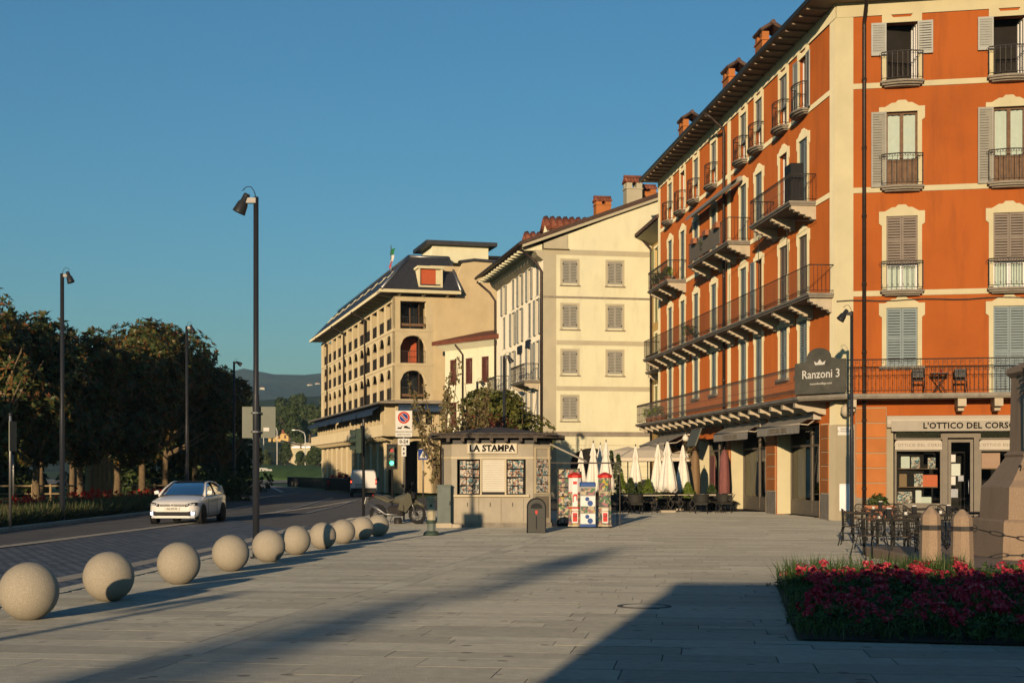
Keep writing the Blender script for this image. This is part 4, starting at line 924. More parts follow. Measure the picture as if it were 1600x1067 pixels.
for z0, z1, zs, rise in FLOORS:
    m = MB(); arch_wall(m, XE, -.0, z0, z1, [(x, 2.6, z0, zs, rise) for x in BX], .12); ob('arcade', m, 'arcade_stone', arc, FAs)
    m = MB(); arch_wall(m, .0, 3.1, z0, z1, [(1.55, 2.05, z0, zs - .35 if rise else zs, .85 if rise else 0)], .6); ob('arcade', m, 'arcade_stone', arc, FAf)
    ob('floor_band', MB().box(XE, 0, -.05, -.002, z0 - .22, z0), 'arcade_stone', arc, FAs); ob('floor_band', MB().box(0.003, 3.1, -.05, -.002, z0 - .22, z0), 'arcade_stone', arc, FAf)
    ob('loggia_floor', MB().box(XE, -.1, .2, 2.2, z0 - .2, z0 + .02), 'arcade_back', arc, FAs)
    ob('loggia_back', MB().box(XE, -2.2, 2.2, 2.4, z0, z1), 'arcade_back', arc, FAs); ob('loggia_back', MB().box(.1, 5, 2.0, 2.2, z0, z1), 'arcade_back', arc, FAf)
    ob('end_wall', MB().box(XE - .3, XE - .001, .0, 2.4, z0 + .001, z1), 'arcade_stone', arc, FAs)
    ob('rail', MB().box(.55, 2.55, .12, .17, z0, z0 + .85) if False else m_rail([(.55, .15), (2.55, .15)], .95, .14, .012, False), 'iron', arc, FAf @ T((0, 0, z0)))
    rl = cached(('arail',), lambda: m_rail([(-1.25, 0), (1.25, 0)], .95, .13, .014, False)); dw = cached(('adoor',), lambda: MB().box(-1.3, -1.21, -.03, 0, 0, 2.3).box(1.21, 1.3, -.03, 0, 0, 2.3).box(-.04, .04, -.03, 0, 0, 2.3).box(-1.3, 1.3, -.03, 0, 2.3, 2.4)); dw2 = cached(('adoor2',), lambda: MB().box(-.75, -.66, -.03, 0, 0, 2.1).box(.66, .75, -.03, 0, 0, 2.1).box(-.04, .04, -.03, 0, 0, 2.1).box(-.75, .75, -.03, 0, 2.1, 2.2))
    pn = cached(('apane',), lambda: MB().quad((-1.21, -.01, 0), (1.21, -.01, 0), (1.21, -.01, 2.3), (-1.21, -.01, 2.3))); pn2 = cached(('apane2',), lambda: MB().quad((-.66, -.01, 0), (.66, -.01, 0), (.66, -.01, 2.1), (-.66, -.01, 2.1)))
    fn = cached(('fin2', z0), lambda: MB().box(-.44, .44, .121, .46, z0, zs - .02)); fv = cached(('impost', z0), lambda: MB().box(-.5, .5, .06, .5, zs - .1, zs - .02))
    for x in BX: ob('pier_fin', fn, 'arcade_stone', arc, FAs @ T((x - BW / 2, 0, 0))); ob('impost', fv, 'arcade_back', arc, FAs @ T((x - BW / 2, 0, 0)))
    for x in BX:
        ob('railing', rl, 'iron', arc, FAs @ T((x, .1, z0)))
        o = ob('window', dw, 'wood_brown', arc, FAs @ T((x, 2.19, z0))); ob('pane', pn, 'inner_shade', o, FAs @ T((x, 2.19, z0)))  # wide matte near-black panes put the loggia's shade into colour
    o = ob('window', dw2, 'wood_brown', arc, FAf @ T((1.65, 1.99, z0))); ob('pane', pn2, 'red_curtain' if z0 == 10.1 else 'tinted', o, FAf @ T((1.65, 1.99, z0)))
for i, z in enumerate((7.3, 12.76)): ob('flower_box', MB().prism([(-.9, 0), (.9, 0), (.95, .2), (-.95, .2)], -.1, .1, 'y'), 'wood_brown', arc, FAf @ T((1.55, .0 if i else -.1, z + .2)))
# blank gable-side wall, rising past the eaves
m = MB(); m.prism([(3.1, 0), (14, 0), (14, 17.9), (6.4, 18.15), (5.5, 18.0), (5.15, 17.2), (4.9, 15.3), (3.1, 15.3)], 0, .5, 'y'); ob('blank_wall', m, 'beige_plaster', arc, FAf)
ob('coping', MB().prism([(5.3, 18.05), (6.4, 18.2), (14, 17.95), (14, 18.1), (6.4, 18.4), (5.2, 18.2)], -.12, .6, 'y'), 'slate', arc, FAf)
m = MB(); m.box(3, 14, .5, 12, 0, 17.8); m.box(2.5, 3, 2.6, 12, 0, 15.2); ob('core', m, 'beige_plaster', arc, FAf)
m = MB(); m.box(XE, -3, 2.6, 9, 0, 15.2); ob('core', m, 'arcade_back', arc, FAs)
# street storeys: parapet band, glazed mezzanine behind fins, arcade at the pavement
m = MB(); arch_wall(m, XE, 0, 0, 4.45, [(x, 2.5, 0, 3.4, .7) for x in BX], .9); ob('arcade', m, 'arcade_stone', arc, FAs)
m = MB(); arch_wall(m, 0, 3.6, 0, 4.45, [(1.85, 2.5, 0, 3.1, 1.0)], .9); ob('arcade', m, 'arcade_stone', arc, FAf)
ob('arcade_back', MB().box(XE, -3.4, 3.4, 3.5, 0, 4.45), 'arcade_back', arc, FAs); ob('arcade_back', MB().box(.2, 6, 3.4, 3.5, 0, 4.45), 'inner_shade', arc, FAf)
ob('parapet', MB().box(XE - .5, 1.05, -1.05, -.8, 4.42, 5.3).box(XE - .5, 0, -1.04, .9, 4.4, 4.6), 'arcade_stone', arc, FAs); ob('parapet', MB().box(-.8, 4.2, -1.051, -.8, 4.421, 5.301).box(-.79, 4.2, -1.04, .9, 4.401, 4.6), 'arcade_stone', arc, FAf)
for i in range(27): ob('bracket', cached(('abr',), lambda: MB().prism([(0, 0), (-.95, 0), (-.95, -.12), (0, -.4)], -.12, .12, 'x')), 'arcade_stone', arc, FAs @ T((-.6 - i * 1.55, 0, 4.4)))
fin = cached(('fin',), lambda: MB().box(-.16, .16, -.6, .3, 5.3, 6.9))
for i in range(22): ob('fin', fin, 'arcade_stone', arc, FAs @ T((-.5 - i * 1.95, 0, 0)))
ob('glazing', MB().box(XE, -.1, .3, .35, 5.3, 6.9), 'tinted', arc, FAs); ob('glazing', MB().box(.3, 3.4, .3, .35, 5.3, 6.9), 'tinted', arc, FAf)
for x in (.25, 1.4, 2.4, 3.5): ob('fin', MB().box(x - .1, x + .1, -.1, .3, 5.3, 6.9), 'arcade_stone', arc, FAf)
ob('canopy', MB().box(XE - 1, 1.25, -1.3, -.004, 6.92, 7.06).box(XE - .5, .7, -.7, -.005, 7.061, 7.2), 'slab_stone', arc, FAs); ob('canopy', MB().box(-1.2, 6.2, -1.3, -.004, 6.921, 7.061).box(-.6, 4.5, -.7, -.005, 7.062, 7.2), 'slab_stone', arc, FAf)
for i in range(5): ob('awning', MB().loft([[(x, -.75, 6.85) for x in (-1 - i * 8.4, -9.0 - i * 8.4)], [(x, -1.5, 6.4) for x in (-1 - i * 8.4, -9.0 - i * 8.4)], [(x, -1.5, 6.1) for x in (-1 - i * 8.4, -9.0 - i * 8.4)]], False, False, False), 'blue_cloth', arc, FAs)
for x in (.2, 2.2): ob('awning', MB().loft([[(q, -.75, 6.85) for q in (x, x + 1.8)], [(q, -1.2, 6.6) for q in (x, x + 1.8)], [(q, -1.2, 6.3) for q in (x, x + 1.8)]], False, False, False), 'blue_cloth', arc, FAf)
# eaves, mansard, skylights, dormer, penthouse
m = MB(); m.box(XE - .6, .9, -1.05, .6, 15.46, 15.56); ob('soffit', m, 'soffit', arc, FAs); m = MB(); m.box(-1.2, 5.0, -.95, .6, 15.461, 15.561); ob('soffit', m, 'soffit', arc, FAf)
for i in range(20): ob('rafter', cached(('araf',), lambda: MB().prism([(.1, 15.15), (-1.05, 15.42), (-1.05, 15.459), (.1, 15.459)], -.1, .1, 'x')), 'cream', arc, FAs @ T((-.9 - i * 2.1, 0, 0)))
for x in (.4, 2.3, 4.2): ob('rafter', MB().prism([(.1, 15.2), (-.9, 15.42), (-.9, 15.46), (.1, 15.46)], x - .1, x + .1, 'x'), 'cream', arc, FAf)
ob('gutter', MB().box(XE - .7, 1.0, -1.2, -1.05, 15.42, 15.66), 'cream', arc, FAs); ob('gutter', MB().box(-1.3, 5.1, -1.1, -.95, 15.42, 15.66), 'cream', arc, FAf)
def wpt(F_, x, y, z): return tuple(F_ @ Vector((x, y, z)))
m = MB(); A1 = [wpt(FAf, -1.15, -1.1, 15.66), wpt(FAf, 5.1, -1.1, 15.66), wpt(FAf, 4.7, 1.6, 18.6), wpt(FAf, 1.5, 1.6, 18.6)]
m.quad(*A1); e0 = wpt(FAs, XE - .7, -1.15, 15.66); e1 = wpt(FAs, XE + 1.5, 1.6, 18.6); m.quad(e0, A1[0], A1[3], e1)
m.quad(A1[3], A1[2], wpt(FAf, 6.5, 9, 19), wpt(FAs, XE + 1, 8, 19)); m.poly([A1[3], wpt(FAs, XE + 1, 8, 19), e1]); m.poly([e1, wpt(FAs, XE + 1, 8, 19), wpt(FAs, XE - .7, 9, 15.6), e0]); m.poly([A1[1], wpt(FAf, 5.1, 5, 15.6), wpt(FAf, 5.0, 5, 18.6), A1[2]])
mr_ = ob('roof', m, 'slate', arc, Matrix())
ob('hip_flashing', MB().tube([A1[0], A1[3]], .16, 5), 'zinc', mr_, Matrix()); ob('hip_flashing', MB().tube([A1[1], A1[2]], .14, 5), 'zinc', mr_, Matrix()); ob('ridge_flashing', MB().tube([A1[3], A1[2]], .14, 5).tube([A1[3], e1], .14, 5), 'zinc', mr_, Matrix())
sk = MB().box(-.55, .55, -.05, .05, -.28, .28).box(-.62, .62, -.09, -.02, .28, .38).mesh('skylight')
for i in range(10): ob('skylight', sk, 'cream', mr_, FAs @ T((-3.5 - i * 4.0, .42, 17.36)) @ RX(-45))
Md = FAf @ T((2.75, 0, 0))
d_ = ob('dormer', MB().box(-.95, -.82, -.85, 1.4, 15.95, 17.35).box(.82, .95, -.85, 1.4, 15.95, 17.35).box(-1.05, 1.05, -.95, 1.5, 17.35, 17.55).box(-.95, .95, -.86, .4, 15.9, 16.05), 'cream', arc, Md)
ob('blind', MB().box(-.8, .45, -.62, -.58, 16.05, 17.35), 'red_curtain', d_, Md); ob('dormer_wall', MB().box(.45, .8, -.62, -.58, 16.05, 17.35), 'cream', d_, Md)
ph = ob('penthouse', MB().box(3.6, 8.2, 2.6, 7, 18.4, 19.75), 'white_plaster', arc, FAf); ob('penthouse_roof', MB().box(3.0, 8.8, 2.0, 7.6, 19.75, 20.05), 'slate', ph, FAf); ob('vent', MB().box(8.2, 9.6, 3, 5, 18.6, 18.9).box(8.2, 9.9, 2.8, 5, 18.9, 19.1), 'black_metal', ph, FAf)
for x in (-13.5, -26.0, -38): ob('downpipe', MB().tube([(x, -.1, 7.3), (x, -.1, 14.8), (x, -1.3, 15.4)], .09, 5), 'copper_pipe', arc, FAs)
fp = P(611, 425, 118); fl = thing('flag', 'small green white and red flag on a pole above the slate roof', 'flag', T(fp))
ob('flagpole', MB().tube([(0, 0, -1.5), (0, 0, 2.2)], .04, 5), 'zinc', fl)
for i, mt in enumerate(('flag_green', 'sign_white', 'flag_red')):
    ob('stripe', MB().loft([[(.02 - .12 * i * .3 - .1 * k * .3 - .05 * math.sin(k + i * 3), .05 * math.sin(k * 1.7), 1.9 - .55 * i - .18 * k) for k in range(4)], [(.38 - .12 * i - .1 * k * .4 - .05 * math.sin(k + i * 3), .08 * math.cos(k * 1.7), 2.0 - .55 * i - .18 * k) for k in range(4)]], False, True, False), mt, fl)
# ================================================================ block behind the camera that throws the broad shadow
sh = thing('pavilion', 'flat roofed stone pavilion standing behind the viewpoint', 'building', T((0, -6, gz(-6))))
hS = 3.42
m = MB(); wall(m, -3.2, 24, 0, hS, [(1 + 3 * i, 2.6 + 3 * i, .8, 2.4) for i in range(7)], .3); ob('wall', m, 'cream_low', sh, T((0, -6, gz(-6))))
m = MB(); m.box(-3.2, 24, -5, -.001, 0, hS); ob('rear_block', m, 'cream_low', sh, T((0, -6.3, gz(-6))))
ob('roof', MB().box(-3.25, 24.1, -5.4, .05, hS, hS + .18), 'slab_stone', sh, T((0, -6, gz(-6))))
# ================================================================ foliage
def leaf_mesh(name, centers, normals, n_leaf, length, width, spread, seed=1):
    """rosettes of pointed leaves: every leaf is a folded kite of two triangles"""
    r = np.random.default_rng(seed); C = np.asarray(centers); Nn = np.asarray(normals); K = len(C)
    ax = Nn / np.linalg.norm(Nn, axis=1)[:, None]
    t = r.normal(size=(K, 3)); t -= (t * ax).sum(1)[:, None] * ax; t /= np.linalg.norm(t, axis=1)[:, None]; bt = np.cross(ax, t)
    V = []; 
    for i in range(n_leaf):
        a = 2 * np.pi * (i + r.uniform(-.35, .35, K)) / n_leaf; el = r.uniform(*spread, K)
        d = (np.cos(a)[:, None] * t + np.sin(a)[:, None] * bt) * np.cos(el)[:, None] + ax * np.sin(el)[:, None]
        sd = np.cross(d, ax); sd /= np.linalg.norm(sd, axis=1)[:, None] + 1e-9
        L_ = (length * r.uniform(.7, 1.25, K))[:, None]; W2 = (width * r.uniform(.8, 1.2, K))[:, None] / 2
        mid = C + d * L_ * .5; up = np.cross(sd, d)
        V.append(np.stack([C, mid + sd * W2 + up * W2 * .35, C + d * L_ - ax * L_ * .12, mid - sd * W2 + up * W2 * .35], 1))
    V = np.concatenate(V, 0); nq = len(V)
    m = bpy.data.meshes.new(name); m.vertices.add(nq * 4); m.vertices.foreach_set('co', V.reshape(-1).astype(np.float32))
    m.loops.add(nq * 4); m.loops.foreach_set('vertex_index', np.arange(nq * 4, dtype=np.int32)); m.polygons.add(nq)
    m.polygons.foreach_set('loop_start', np.arange(0, nq * 4, 4, dtype=np.int32)); m.polygons.foreach_set('loop_total', np.full(nq, 4, dtype=np.int32)); m.update(calc_edges=True)
    return m
def crown_points(n, rx, rz, cz, lobes, seed, flat=.35, shell=.62):
    r = np.random.default_rng(seed); out = []; nor = []
    L_ = []
    for i in range(lobes):
        a = r.uniform(0, 2 * np.pi); q = rx * .58 * math.sqrt(r.uniform(.05, 1)); z = cz + rz * r.uniform(-.75, .72); k = 1 - .55 * max(0, (z - cz) / rz) ** 1.5
        L_.append((np.array([q * k * math.cos(a), q * k * math.sin(a), z]), rx * r.uniform(.3, .5)))
    for i in range(n):
        c, R_ = L_[r.integers(len(L_))]
        d = r.normal(size=3); d /= np.linalg.norm(d); p = c + d * R_ * (shell + (1 - shell) * r.uniform() ** .5) * np.array([1, 1, .9])
        out.append(p); nn = d + np.array([0, 0, flat]) + r.normal(size=3) * .25; nor.append(nn)
    return np.array(out), np.array(nor)
def trunk_mb(h, r0, branches, rx, cz, rz, seed):
    r = random.Random(seed); m = MB()
    m.tube([(0, 0, -.1), (.02, .01, h * .25), (-.03, .02, h * .55), (.03, 0, h), (.0, .03, h + (cz - h) * .9)], [r0 * 1.25, r0, r0 * .9, r0 * .8, r0 * .3], 8)
    for i in range(branches):
        a = r.uniform(0, 6.28); z = h + r.uniform(-.1, .5) * (cz - h); e = (rx * .7 * math.cos(a), rx * .7 * math.sin(a), z + r.uniform(.3, 1) * rz)
        m.tube([(0, 0, z), (e[0] * .45, e[1] * .45, z + (e[2] - z) * .35), e], [r0 * .5, r0 * .32, r0 * .1], 5)
    return m
TREE = {}
def tree_kind(key, n, rx, rz, cz, th, r0, lobes, nleaf, ll, lw, lm, seed, spread=(.15, .8)):
    c, nn = crown_points(n, rx, rz, cz, lobes, seed)
    cm = leaf_mesh('crown', c, nn, nleaf, ll, lw, spread, seed); cm.materials.append(MAT[lm])
    tm = trunk_mb(th, r0, 9, rx, cz, rz, seed).mesh('trunk'); tm.materials.append(MAT['bark']); TREE[key] = (cm, tm)
for i in range(3): tree_kind('mag%d' % i, 2100, 3.6, 3.9, 6.2, 2.6, .2, 17, 7, .34, .12, 'magnolia_leaf', 20 + i)
for i in range(3): tree_kind('far%d' % i, 1500, 4.2, 4.6, 6.4, 2.2, .3, 18, 6, .6, .3, ('mid_leaf', 'dark_leaf', 'mid_leaf')[i], 40 + i)
tree_kind('slim', 230, 1.0, 3.4, 4.4, 1.2, .12, 22, 6, .3, .11, 'dark_leaf', 60)
def tree(key, name, label, x, y, s=1.0, rz=0, group=None, z=None, sz=None):
    M = at(x, y, rz, z) @ Matrix.Diagonal((s, s, sz or s, 1))
    t = thing(name, label, 'tree', M, group); ob('trunk', TREE[key][1], None, t); ob('crown', TREE[key][0], None, t); return t
# magnolias beside the road: those in view
ML = [('magnolia with a bare trunk at the far edge of the frame, tallest of the row', -20.6, 55.5, .92), ('magnolia behind the road lamp, second of the roadside row', -20.4, 61, .86), ('magnolia just beyond the road lamp in the roadside row', -20.2, 66.5, .84),
      ('magnolia with its trunk above the red flowers, fourth of the row', -20.0, 72, .93), ('magnolia standing over the white hatchback', -20.3, 78, 1.0), ('magnolia behind the slim second road lamp', -20.6, 84.5, 1.04), ('magnolia in front of the road sign back', -20.4, 91.5, 1.0), ('last magnolia of the roadside row, nearest the roundabout', -20.0, 98, .9)]
for i, (lb, x, y, s) in enumerate(ML): tree('mag%d' % (i % 3), 'magnolia_tree', lb, x, y, s * 1.0, i * 77, 'magnolias along the road')
BK = [(-27.5, 66, .95), (-28, 75, 1.0), (-28.5, 86, 1.0), (-30, 97, 1.05), (-33, 108, 1.0)]
for i, (x, y, s) in enumerate(BK): tree('mag%d' % ((i + 1) % 3), 'magnolia_tree', 'dark magnolia of the second row behind the roadside trees, number %s from the near end' % ('one', 'two', 'three', 'four', 'five')[i], x, y, s, i * 51, 'magnolias of the second row')
# trees out of frame on the near side, whose shade falls along the road and the row
OFF = [(-21, 49.5, .95), (-21.5, 43, 1.0), (-22, 36.5, .95), (-22.5, 30, 1.0), (-29, 58, 1.05), (-29.5, 49, 1.05), (-30, 40, 1.05), (-31, 30, 1.1), (-32, 20, 1.1), (-30, 2, 1.05), (-33, 10, 1.1), (-37, 45, 1.1), (-38, 33, 1.1), (-36, -6, 1.1), (-28, -12, 1.1)]
for i, (x, y, s) in enumerate(OFF): tree('mag%d' % (i % 3), 'magnolia_tree', 'magnolia of the roadside planting outside the frame', x, y, s * .62, i * 63, 'magnolias outside the frame')
tree('slim', 'street_tree', 'slender young tree behind the viewpoint', -14.3, -45, .95, 0, sz=1.5)
# wooded slope and trees beyond the roundabout
FT = [(452, 690, 330, 2.1, 1), (470, 700, 345, 1.7, 0), (484, 690, 380, 2.4, 2), (503, 690, 360, 2.2, 0), (440, 665, 420, 2.0, 1), (497, 735, 300, 1.4, 1), (485, 738, 310, 1.2, 0), (470, 735, 330, 1.1, 1), (445, 728, 340, 1.4, 1), (520, 735, 290, 1.5, 2), (425, 690, 400, 2.2, 0), (405, 690, 400, 2.0, 1), (380, 700, 380, 2.0, 2), (350, 735, 330, 2.2, 1), (330, 735, 320, 2.2, 1), (415, 735, 380, 1.4, 0), (465, 662, 470, 2.4, 1), (510, 655, 480, 2.6, 1), (390, 660, 480, 2.4, 1)]
ord_ = 'first second third fourth fifth sixth seventh eighth ninth tenth eleventh twelfth thirteenth fourteenth fifteenth sixteenth seventeenth eighteenth nineteenth twentieth'.split()
for i, j in enumerate(sorted(range(len(FT)), key=lambda q: FT[q][0])):
    x, y, Z, s, k = FT[j]; p = P(x, y, Z); tree('far%d' % k, 'broadleaf_tree', '%s broadleaf tree beyond the roundabout, counted from the road lamp towards the arcaded block' % ord_[i], p.x, p.y, s * .38, i * 40, 'trees beyond the roundabout', p.z)
# rising ground under them
m = MB(); nx = 24; ny = 10; vv = []
for j in range(ny):
    y = 325 + j * 45
    for i in range(nx): x = -260 + i * 20; vv.append((x, y, max(-.3, (y - 345) * .10 + 2 * math.sin(x * .05) - 0.5)))
b = m.av(vv); m.af([(j * nx + i, j * nx + i + 1, (j + 1) * nx + i + 1, (j + 1) * nx + i) for j in range(ny - 1) for i in range(nx - 1)], b, True); tag(ob('wooded_slope', m, 'hill'), kind='structure')
# roundabout mound with its clipped lettering
m = MB(); MC = Vector((-46, 286)); n = 40; rings = []
for q, z in ((24, -.1), (22, .5), (17, 1.7), (10, 2.6), (3, 2.9)): rings.append([(MC.x + q * 1.0 * math.cos(6.2832 * k / n), MC.y + q * .6 * math.sin(6.2832 * k / n), z) for k in range(n)])
m.loft(rings, True, True); tag(ob('roundabout_mound', m, 'lawn'), kind='structure')
for tx, px, py, Z, sz, lb in (('ZIPline', 370, 724, 282, 1.0, 'white upright letters on top of the roundabout mound'), ('ZIPline', 415, 734, 276, .9, 'white letters on the flank of the roundabout mound')):
    p = P(px, py, Z); tag(ob('mound_letters', text_mesh(tx, sz, .1, .03), 'sign_white', None, T((p.x, p.y, p.z)) @ FACE), lb, 'letters')
# retaining wall of the ramp with its lamps
w0, w1 = P(655, 752, 300), P(440, 690, 400)
m = MB(); m.quad((w0.x, w0.y, -.5), (w1.x, w1.y, -.5), (w1.x, w1.y, w1.z), (w0.x, w0.y, .6)); m.quad((w0.x, w0.y, .6), (w1.x, w1.y, w1.z), (w1.x + 6, w1.y + 12, w1.z), (w0.x + 6, w0.y + 12, .6))
wq = [Vector((w0.x, w0.y, .6)), Vector((w1.x, w1.y, w1.z))]
m.tube([wq[0], wq[1]], .5, 4); tag(ob('ramp_wall', m, 'beige_plaster'), 'pale stone wall of the ramp climbing behind the roundabout', 'wall')
def far_lamp():
    m = MB(); m.tube([(0, 0, 0), (0, 0, 9.2), (-.3, 0, 10.2), (-1.6, 0, 10.8), (-2.6, 0, 10.9)], [.17, .13, .11, .09, .07], 6); return m
flm = far_lamp().mesh('pole'); flm.materials.append(MAT['sign_white']); fhd = MB().box(-3.3, -2.5, -.15, .15, 10.78, 10.95).mesh('lamp_head'); fhd.materials.append(MAT['zinc'])
for i, (x, y, Z, s) in enumerate(((540, 752, 300, 1.03), (477, 740, 318, .9), (433, 726, 336, .85), (412, 718, 350, .8), (395, 708, 365, .75), (378, 704, 380, .75), (358, 700, 395, .8))):
    p = P(x, y, Z); t = thing('street_lamp', '%s pale curved lamp of the ramp, counted from the arcaded block' % ord_[i], 'street lamp', T(p) @ Matrix.Diagonal((s, s, s, 1)), 'lamps along the ramp'); ob('pole', flm, None, t); ob('lamp_head', fhd, None, t)
hp = P(444, 690, 430); t = thing('far_house', 'far yellow house with a red roof above the ramp', 'house', T(hp) @ Matrix.Scale(.6, 4)); 
ob('wall', MB().box(-8, 4, 0, 8, 0, 4.2), 'yellow_plaster', t); ob('roof', MB().prism([(-8.6, 4.2), (4.6, 4.2), (2, 6.4), (-6, 6.4)], -.6, 8.6, 'y'), 'terracotta', t)
for x in (-6, -3, 0, 2.4): ob('window', MB().box(x, x + 1, -.06, .02, 1.6, 3.4), 'wood_brown', t)
hp = P(338, 706, 430); t = thing('far_house', 'far pale house half hidden behind the road lamp and sign', 'house', T(hp) @ Matrix.Scale(.7, 4)); ob('wall', MB().box(-3, 12, 0, 8, 0, 6), 'yellow_plaster', t); ob('roof', MB().prism([(-3.6, 6), (12.6, 6), (9, 8), (0, 8)], -.6, 8.6, 'y'), 'terracotta', t)
hp = P(478, 712, 360); t = thing('shed', 'pale low shed roof among the trees beside the arcaded block', 'shed', T(hp)); ob('wall', MB().box(-3, 6, 0, 6, -2, 2.0), 'cream', t); ob('roof', MB().box(-3.4, 6.4, -.5, 6.4, 2.0, 2.4), 'zinc', t)
# shrubs behind the kiosk
def shrub(name, label, x, y, rx, rz, cz, n, nleaf, ll, lw, lm, seed, spread=(.1, 1.0), stems=5, th=.1, lobes=14, cat='shrub', sc_=1.0):
    c, nn = crown_points(n, rx, rz, cz, lobes, seed)
    t = thing(name, label, cat, at(x, y)); cm = leaf_mesh('foliage', c, nn, nleaf, ll, lw, spread, seed); ob('foliage', cm, lm, t)
    r = random.Random(seed); m = MB()
    for i in range(stems): a = r.uniform(0, 6.28); m.tube([(.1 * math.cos(a), .1 * math.sin(a), 0), (rx * .3 * math.cos(a), rx * .3 * math.sin(a), cz * .6), (rx * .6 * math.cos(a), rx * .6 * math.sin(a), cz + rz * r.uniform(.2, .9))], [.035, .025, .01], 5)
    ob('stem', m, 'bark', t); return t
p = G(720, 790); shrub('climbing_shrub', 'dense yellow green hedge bush behind the kiosk roof', .1, 72, 2.1, 2.9, 3.5, 1700, 6, .19, .1, 'hedge_leaf', 71)
shrub('climbing_shrub', 'rounded olive green bush beside the white house corner', -1.4, 74, 2.1, 2.9, 3.7, 1700, 6, .19, .1, 'hedge_leaf', 72)
shrub('red_shrub', 'low red leaved shrub just over the kiosk roof', -1.2, 66, 1.9, 1.0, 3.2, 600, 6, .16, .08, 'red_leaf', 73)
def birch(name, label, x, y, h, seed):
    r = random.Random(seed); t = thing(name, label, 'tree', at(x, y)); m = MB(); C = []; N_ = []
    for i in range(13):
        a = r.uniform(0, 6.28); tip = (math.cos(a) * r.uniform(.3, 1.5), math.sin(a) * .9, h * r.uniform(.62, 1)); m.tube([(0, 0, 0), (tip[0] * .3, tip[1] * .3, tip[2] * .4), tip], [.05, .03, .008], 5)
        for k in range(46):
            f = r.uniform(.25, 1); w_ = .28 * (1.15 - f); C.append((tip[0] * f ** 1.3 + r.gauss(0, w_), tip[1] * f ** 1.3 + r.gauss(0, w_), tip[2] * f + r.gauss(0, .15))); N_.append((r.gauss(0, 1), r.gauss(0, 1), .4))
    ob('trunk', m, 'bark', t); ob('crown', leaf_mesh('crown', C, N_, 3, .15, .1, (-.3, .9), seed), 'birch_leaf', t)
birch('young_birch', 'sparse young birch rising behind the kiosk, nearest the arcaded block', -2.9, 60, 6.6, 81); birch('young_birch', 'sparse young birch behind the kiosk, beside the low cream house', -1.7, 62, 5.6, 82)
HD = [(-40, 84), (-38, 92), (-36, 100), (-38, 108), (-42, 78), (-44, 116), (-48, 124), (-46, 72), (-31, 113), (-27.5, 117), (-34, 120), (-24.5, 124), (-38, 130)]
hn_ = ord_
c_, n_ = crown_points(900, 3.6, 2.2, 2.0, 16, 97); hm_ = leaf_mesh('foliage', c_, n_, 6, .42, .2, (.1, 1), 97); hm_.materials.append(MAT['dark_leaf'])
sm_ = MB().tube([(0, 0, -.1), (.1, 0, 1.0), (0, .1, 2.4)], [.12, .1, .04], 6).mesh('stem'); sm_.materials.append(MAT['bark'])
for i, (x, y) in enumerate(sorted(HD, key=lambda q: q[0] / q[1])):
    t = thing('park_shrub', '%s dark shrub of the park edge behind the magnolia trunks, counted from the frame edge' % hn_[i], 'shrub', at(x, y, i * 50), 'dark shrubs behind the magnolias'); ob('foliage', hm_, None, t); ob('stem', sm_, None, t)
# ================================================================ granite balls
ballm = None
SP = [(-4.95, 14.57), (-4.81, 16.96), (-4.67, 19.93), (-4.56, 23.05), (-4.42, 25.83), (-4.36, 28.68), (-4.18, 31.39), (-4.09, 34.39), (-3.87, 36.7), (-3.62, 38.43)]
m = MB(); n = 40; rr = .3; pr = []
for i in range(25): a = -math.pi / 2 + math.pi * i / 24; pr.append((max(.0015, rr * math.cos(a)), rr + rr * math.sin(a)))
pr = [(r_, max(z, .012)) for r_, z in pr]
ballm = m.lathe(pr, n).mesh('ball'); ballm.materials.append(MAT['granite_ball'])
LBB = ['nearest and largest granite ball, cut by shadow at the left of the row', 'second granite ball in the row along the road, next to the largest', 'third granite ball of the row, in front of the cobbled lane', 'fourth granite ball, just before the tall lamp post', 'fifth granite ball, at the foot of the tall lamp post', 'granite ball striped by the lamp post shadow', 'seventh granite ball, just past the striped one', 'eighth granite ball, third from the motorcycle end', 'ninth granite ball, second from the motorcycle end', 'last granite ball of the row, nearest the motorcycle']
for i, (x, y) in enumerate(SP):
    o = ob('granite_ball', ballm, None, None, T((x, y, gz(y) - .012)) @ RZ(37 * i)); tag(o, LBB[i], 'bollard', 'granite balls along the road')
# ================================================================ lamp posts with spot heads
def m_head():
    m = MB(); m.lathe([(.02, -.01), (.20, 0), (.195, .03), (.155, .3), (.11, .36), (.10, .55), (.085, .6), (.0, .6)], 14); return m
def lamp_post(name, label, x, y, h, yaw, r=.085, tilt=25, s=1.0, z=None, arm=.2, cable=True):
    t = thing(name, label, 'street lamp', at(x, y, yaw, z), 'lamp posts with spot heads')
    ob('pole', MB().lathe([(r * 1.9, 0), (r * 1.9, .03), (r * 1.15, .035), (r * 1.12, h * .45), (r * .9, h * .455), (r * .85, h)], 12), 'pole_metal', t)
    M = WM[t.name]
    ob('bracket', MB().box(-arm, .0, -.05, -.02, h - .12, h - .02).box(-arm, 0, .02, .05, h - .12, h - .02), 'pole_metal', t)
    ob('lamp_head', cached(('head',), m_head), 'pole_metal', t, M @ T((-arm - .02, 0, h - .06)) @ RY(tilt) @ Matrix.Scale(.66, 4) @ T((0, 0, -.4)))
    if cable: ob('cable', MB().tube([(-arm - .06, 0, h + .12), (-arm + .01, 0, h + .19), (-.1, 0, h + .2), (-.04, 0, h + .12), (0, 0, h)], .008, 4), 'black_metal', t)
    return t
lp = G(400, 872); main = lamp_post('lamp_post', 'tall dark lamp post rising from the row of granite balls', lp.x, lp.y, 6.9, 0, .058)
Ms = WM[main.name]
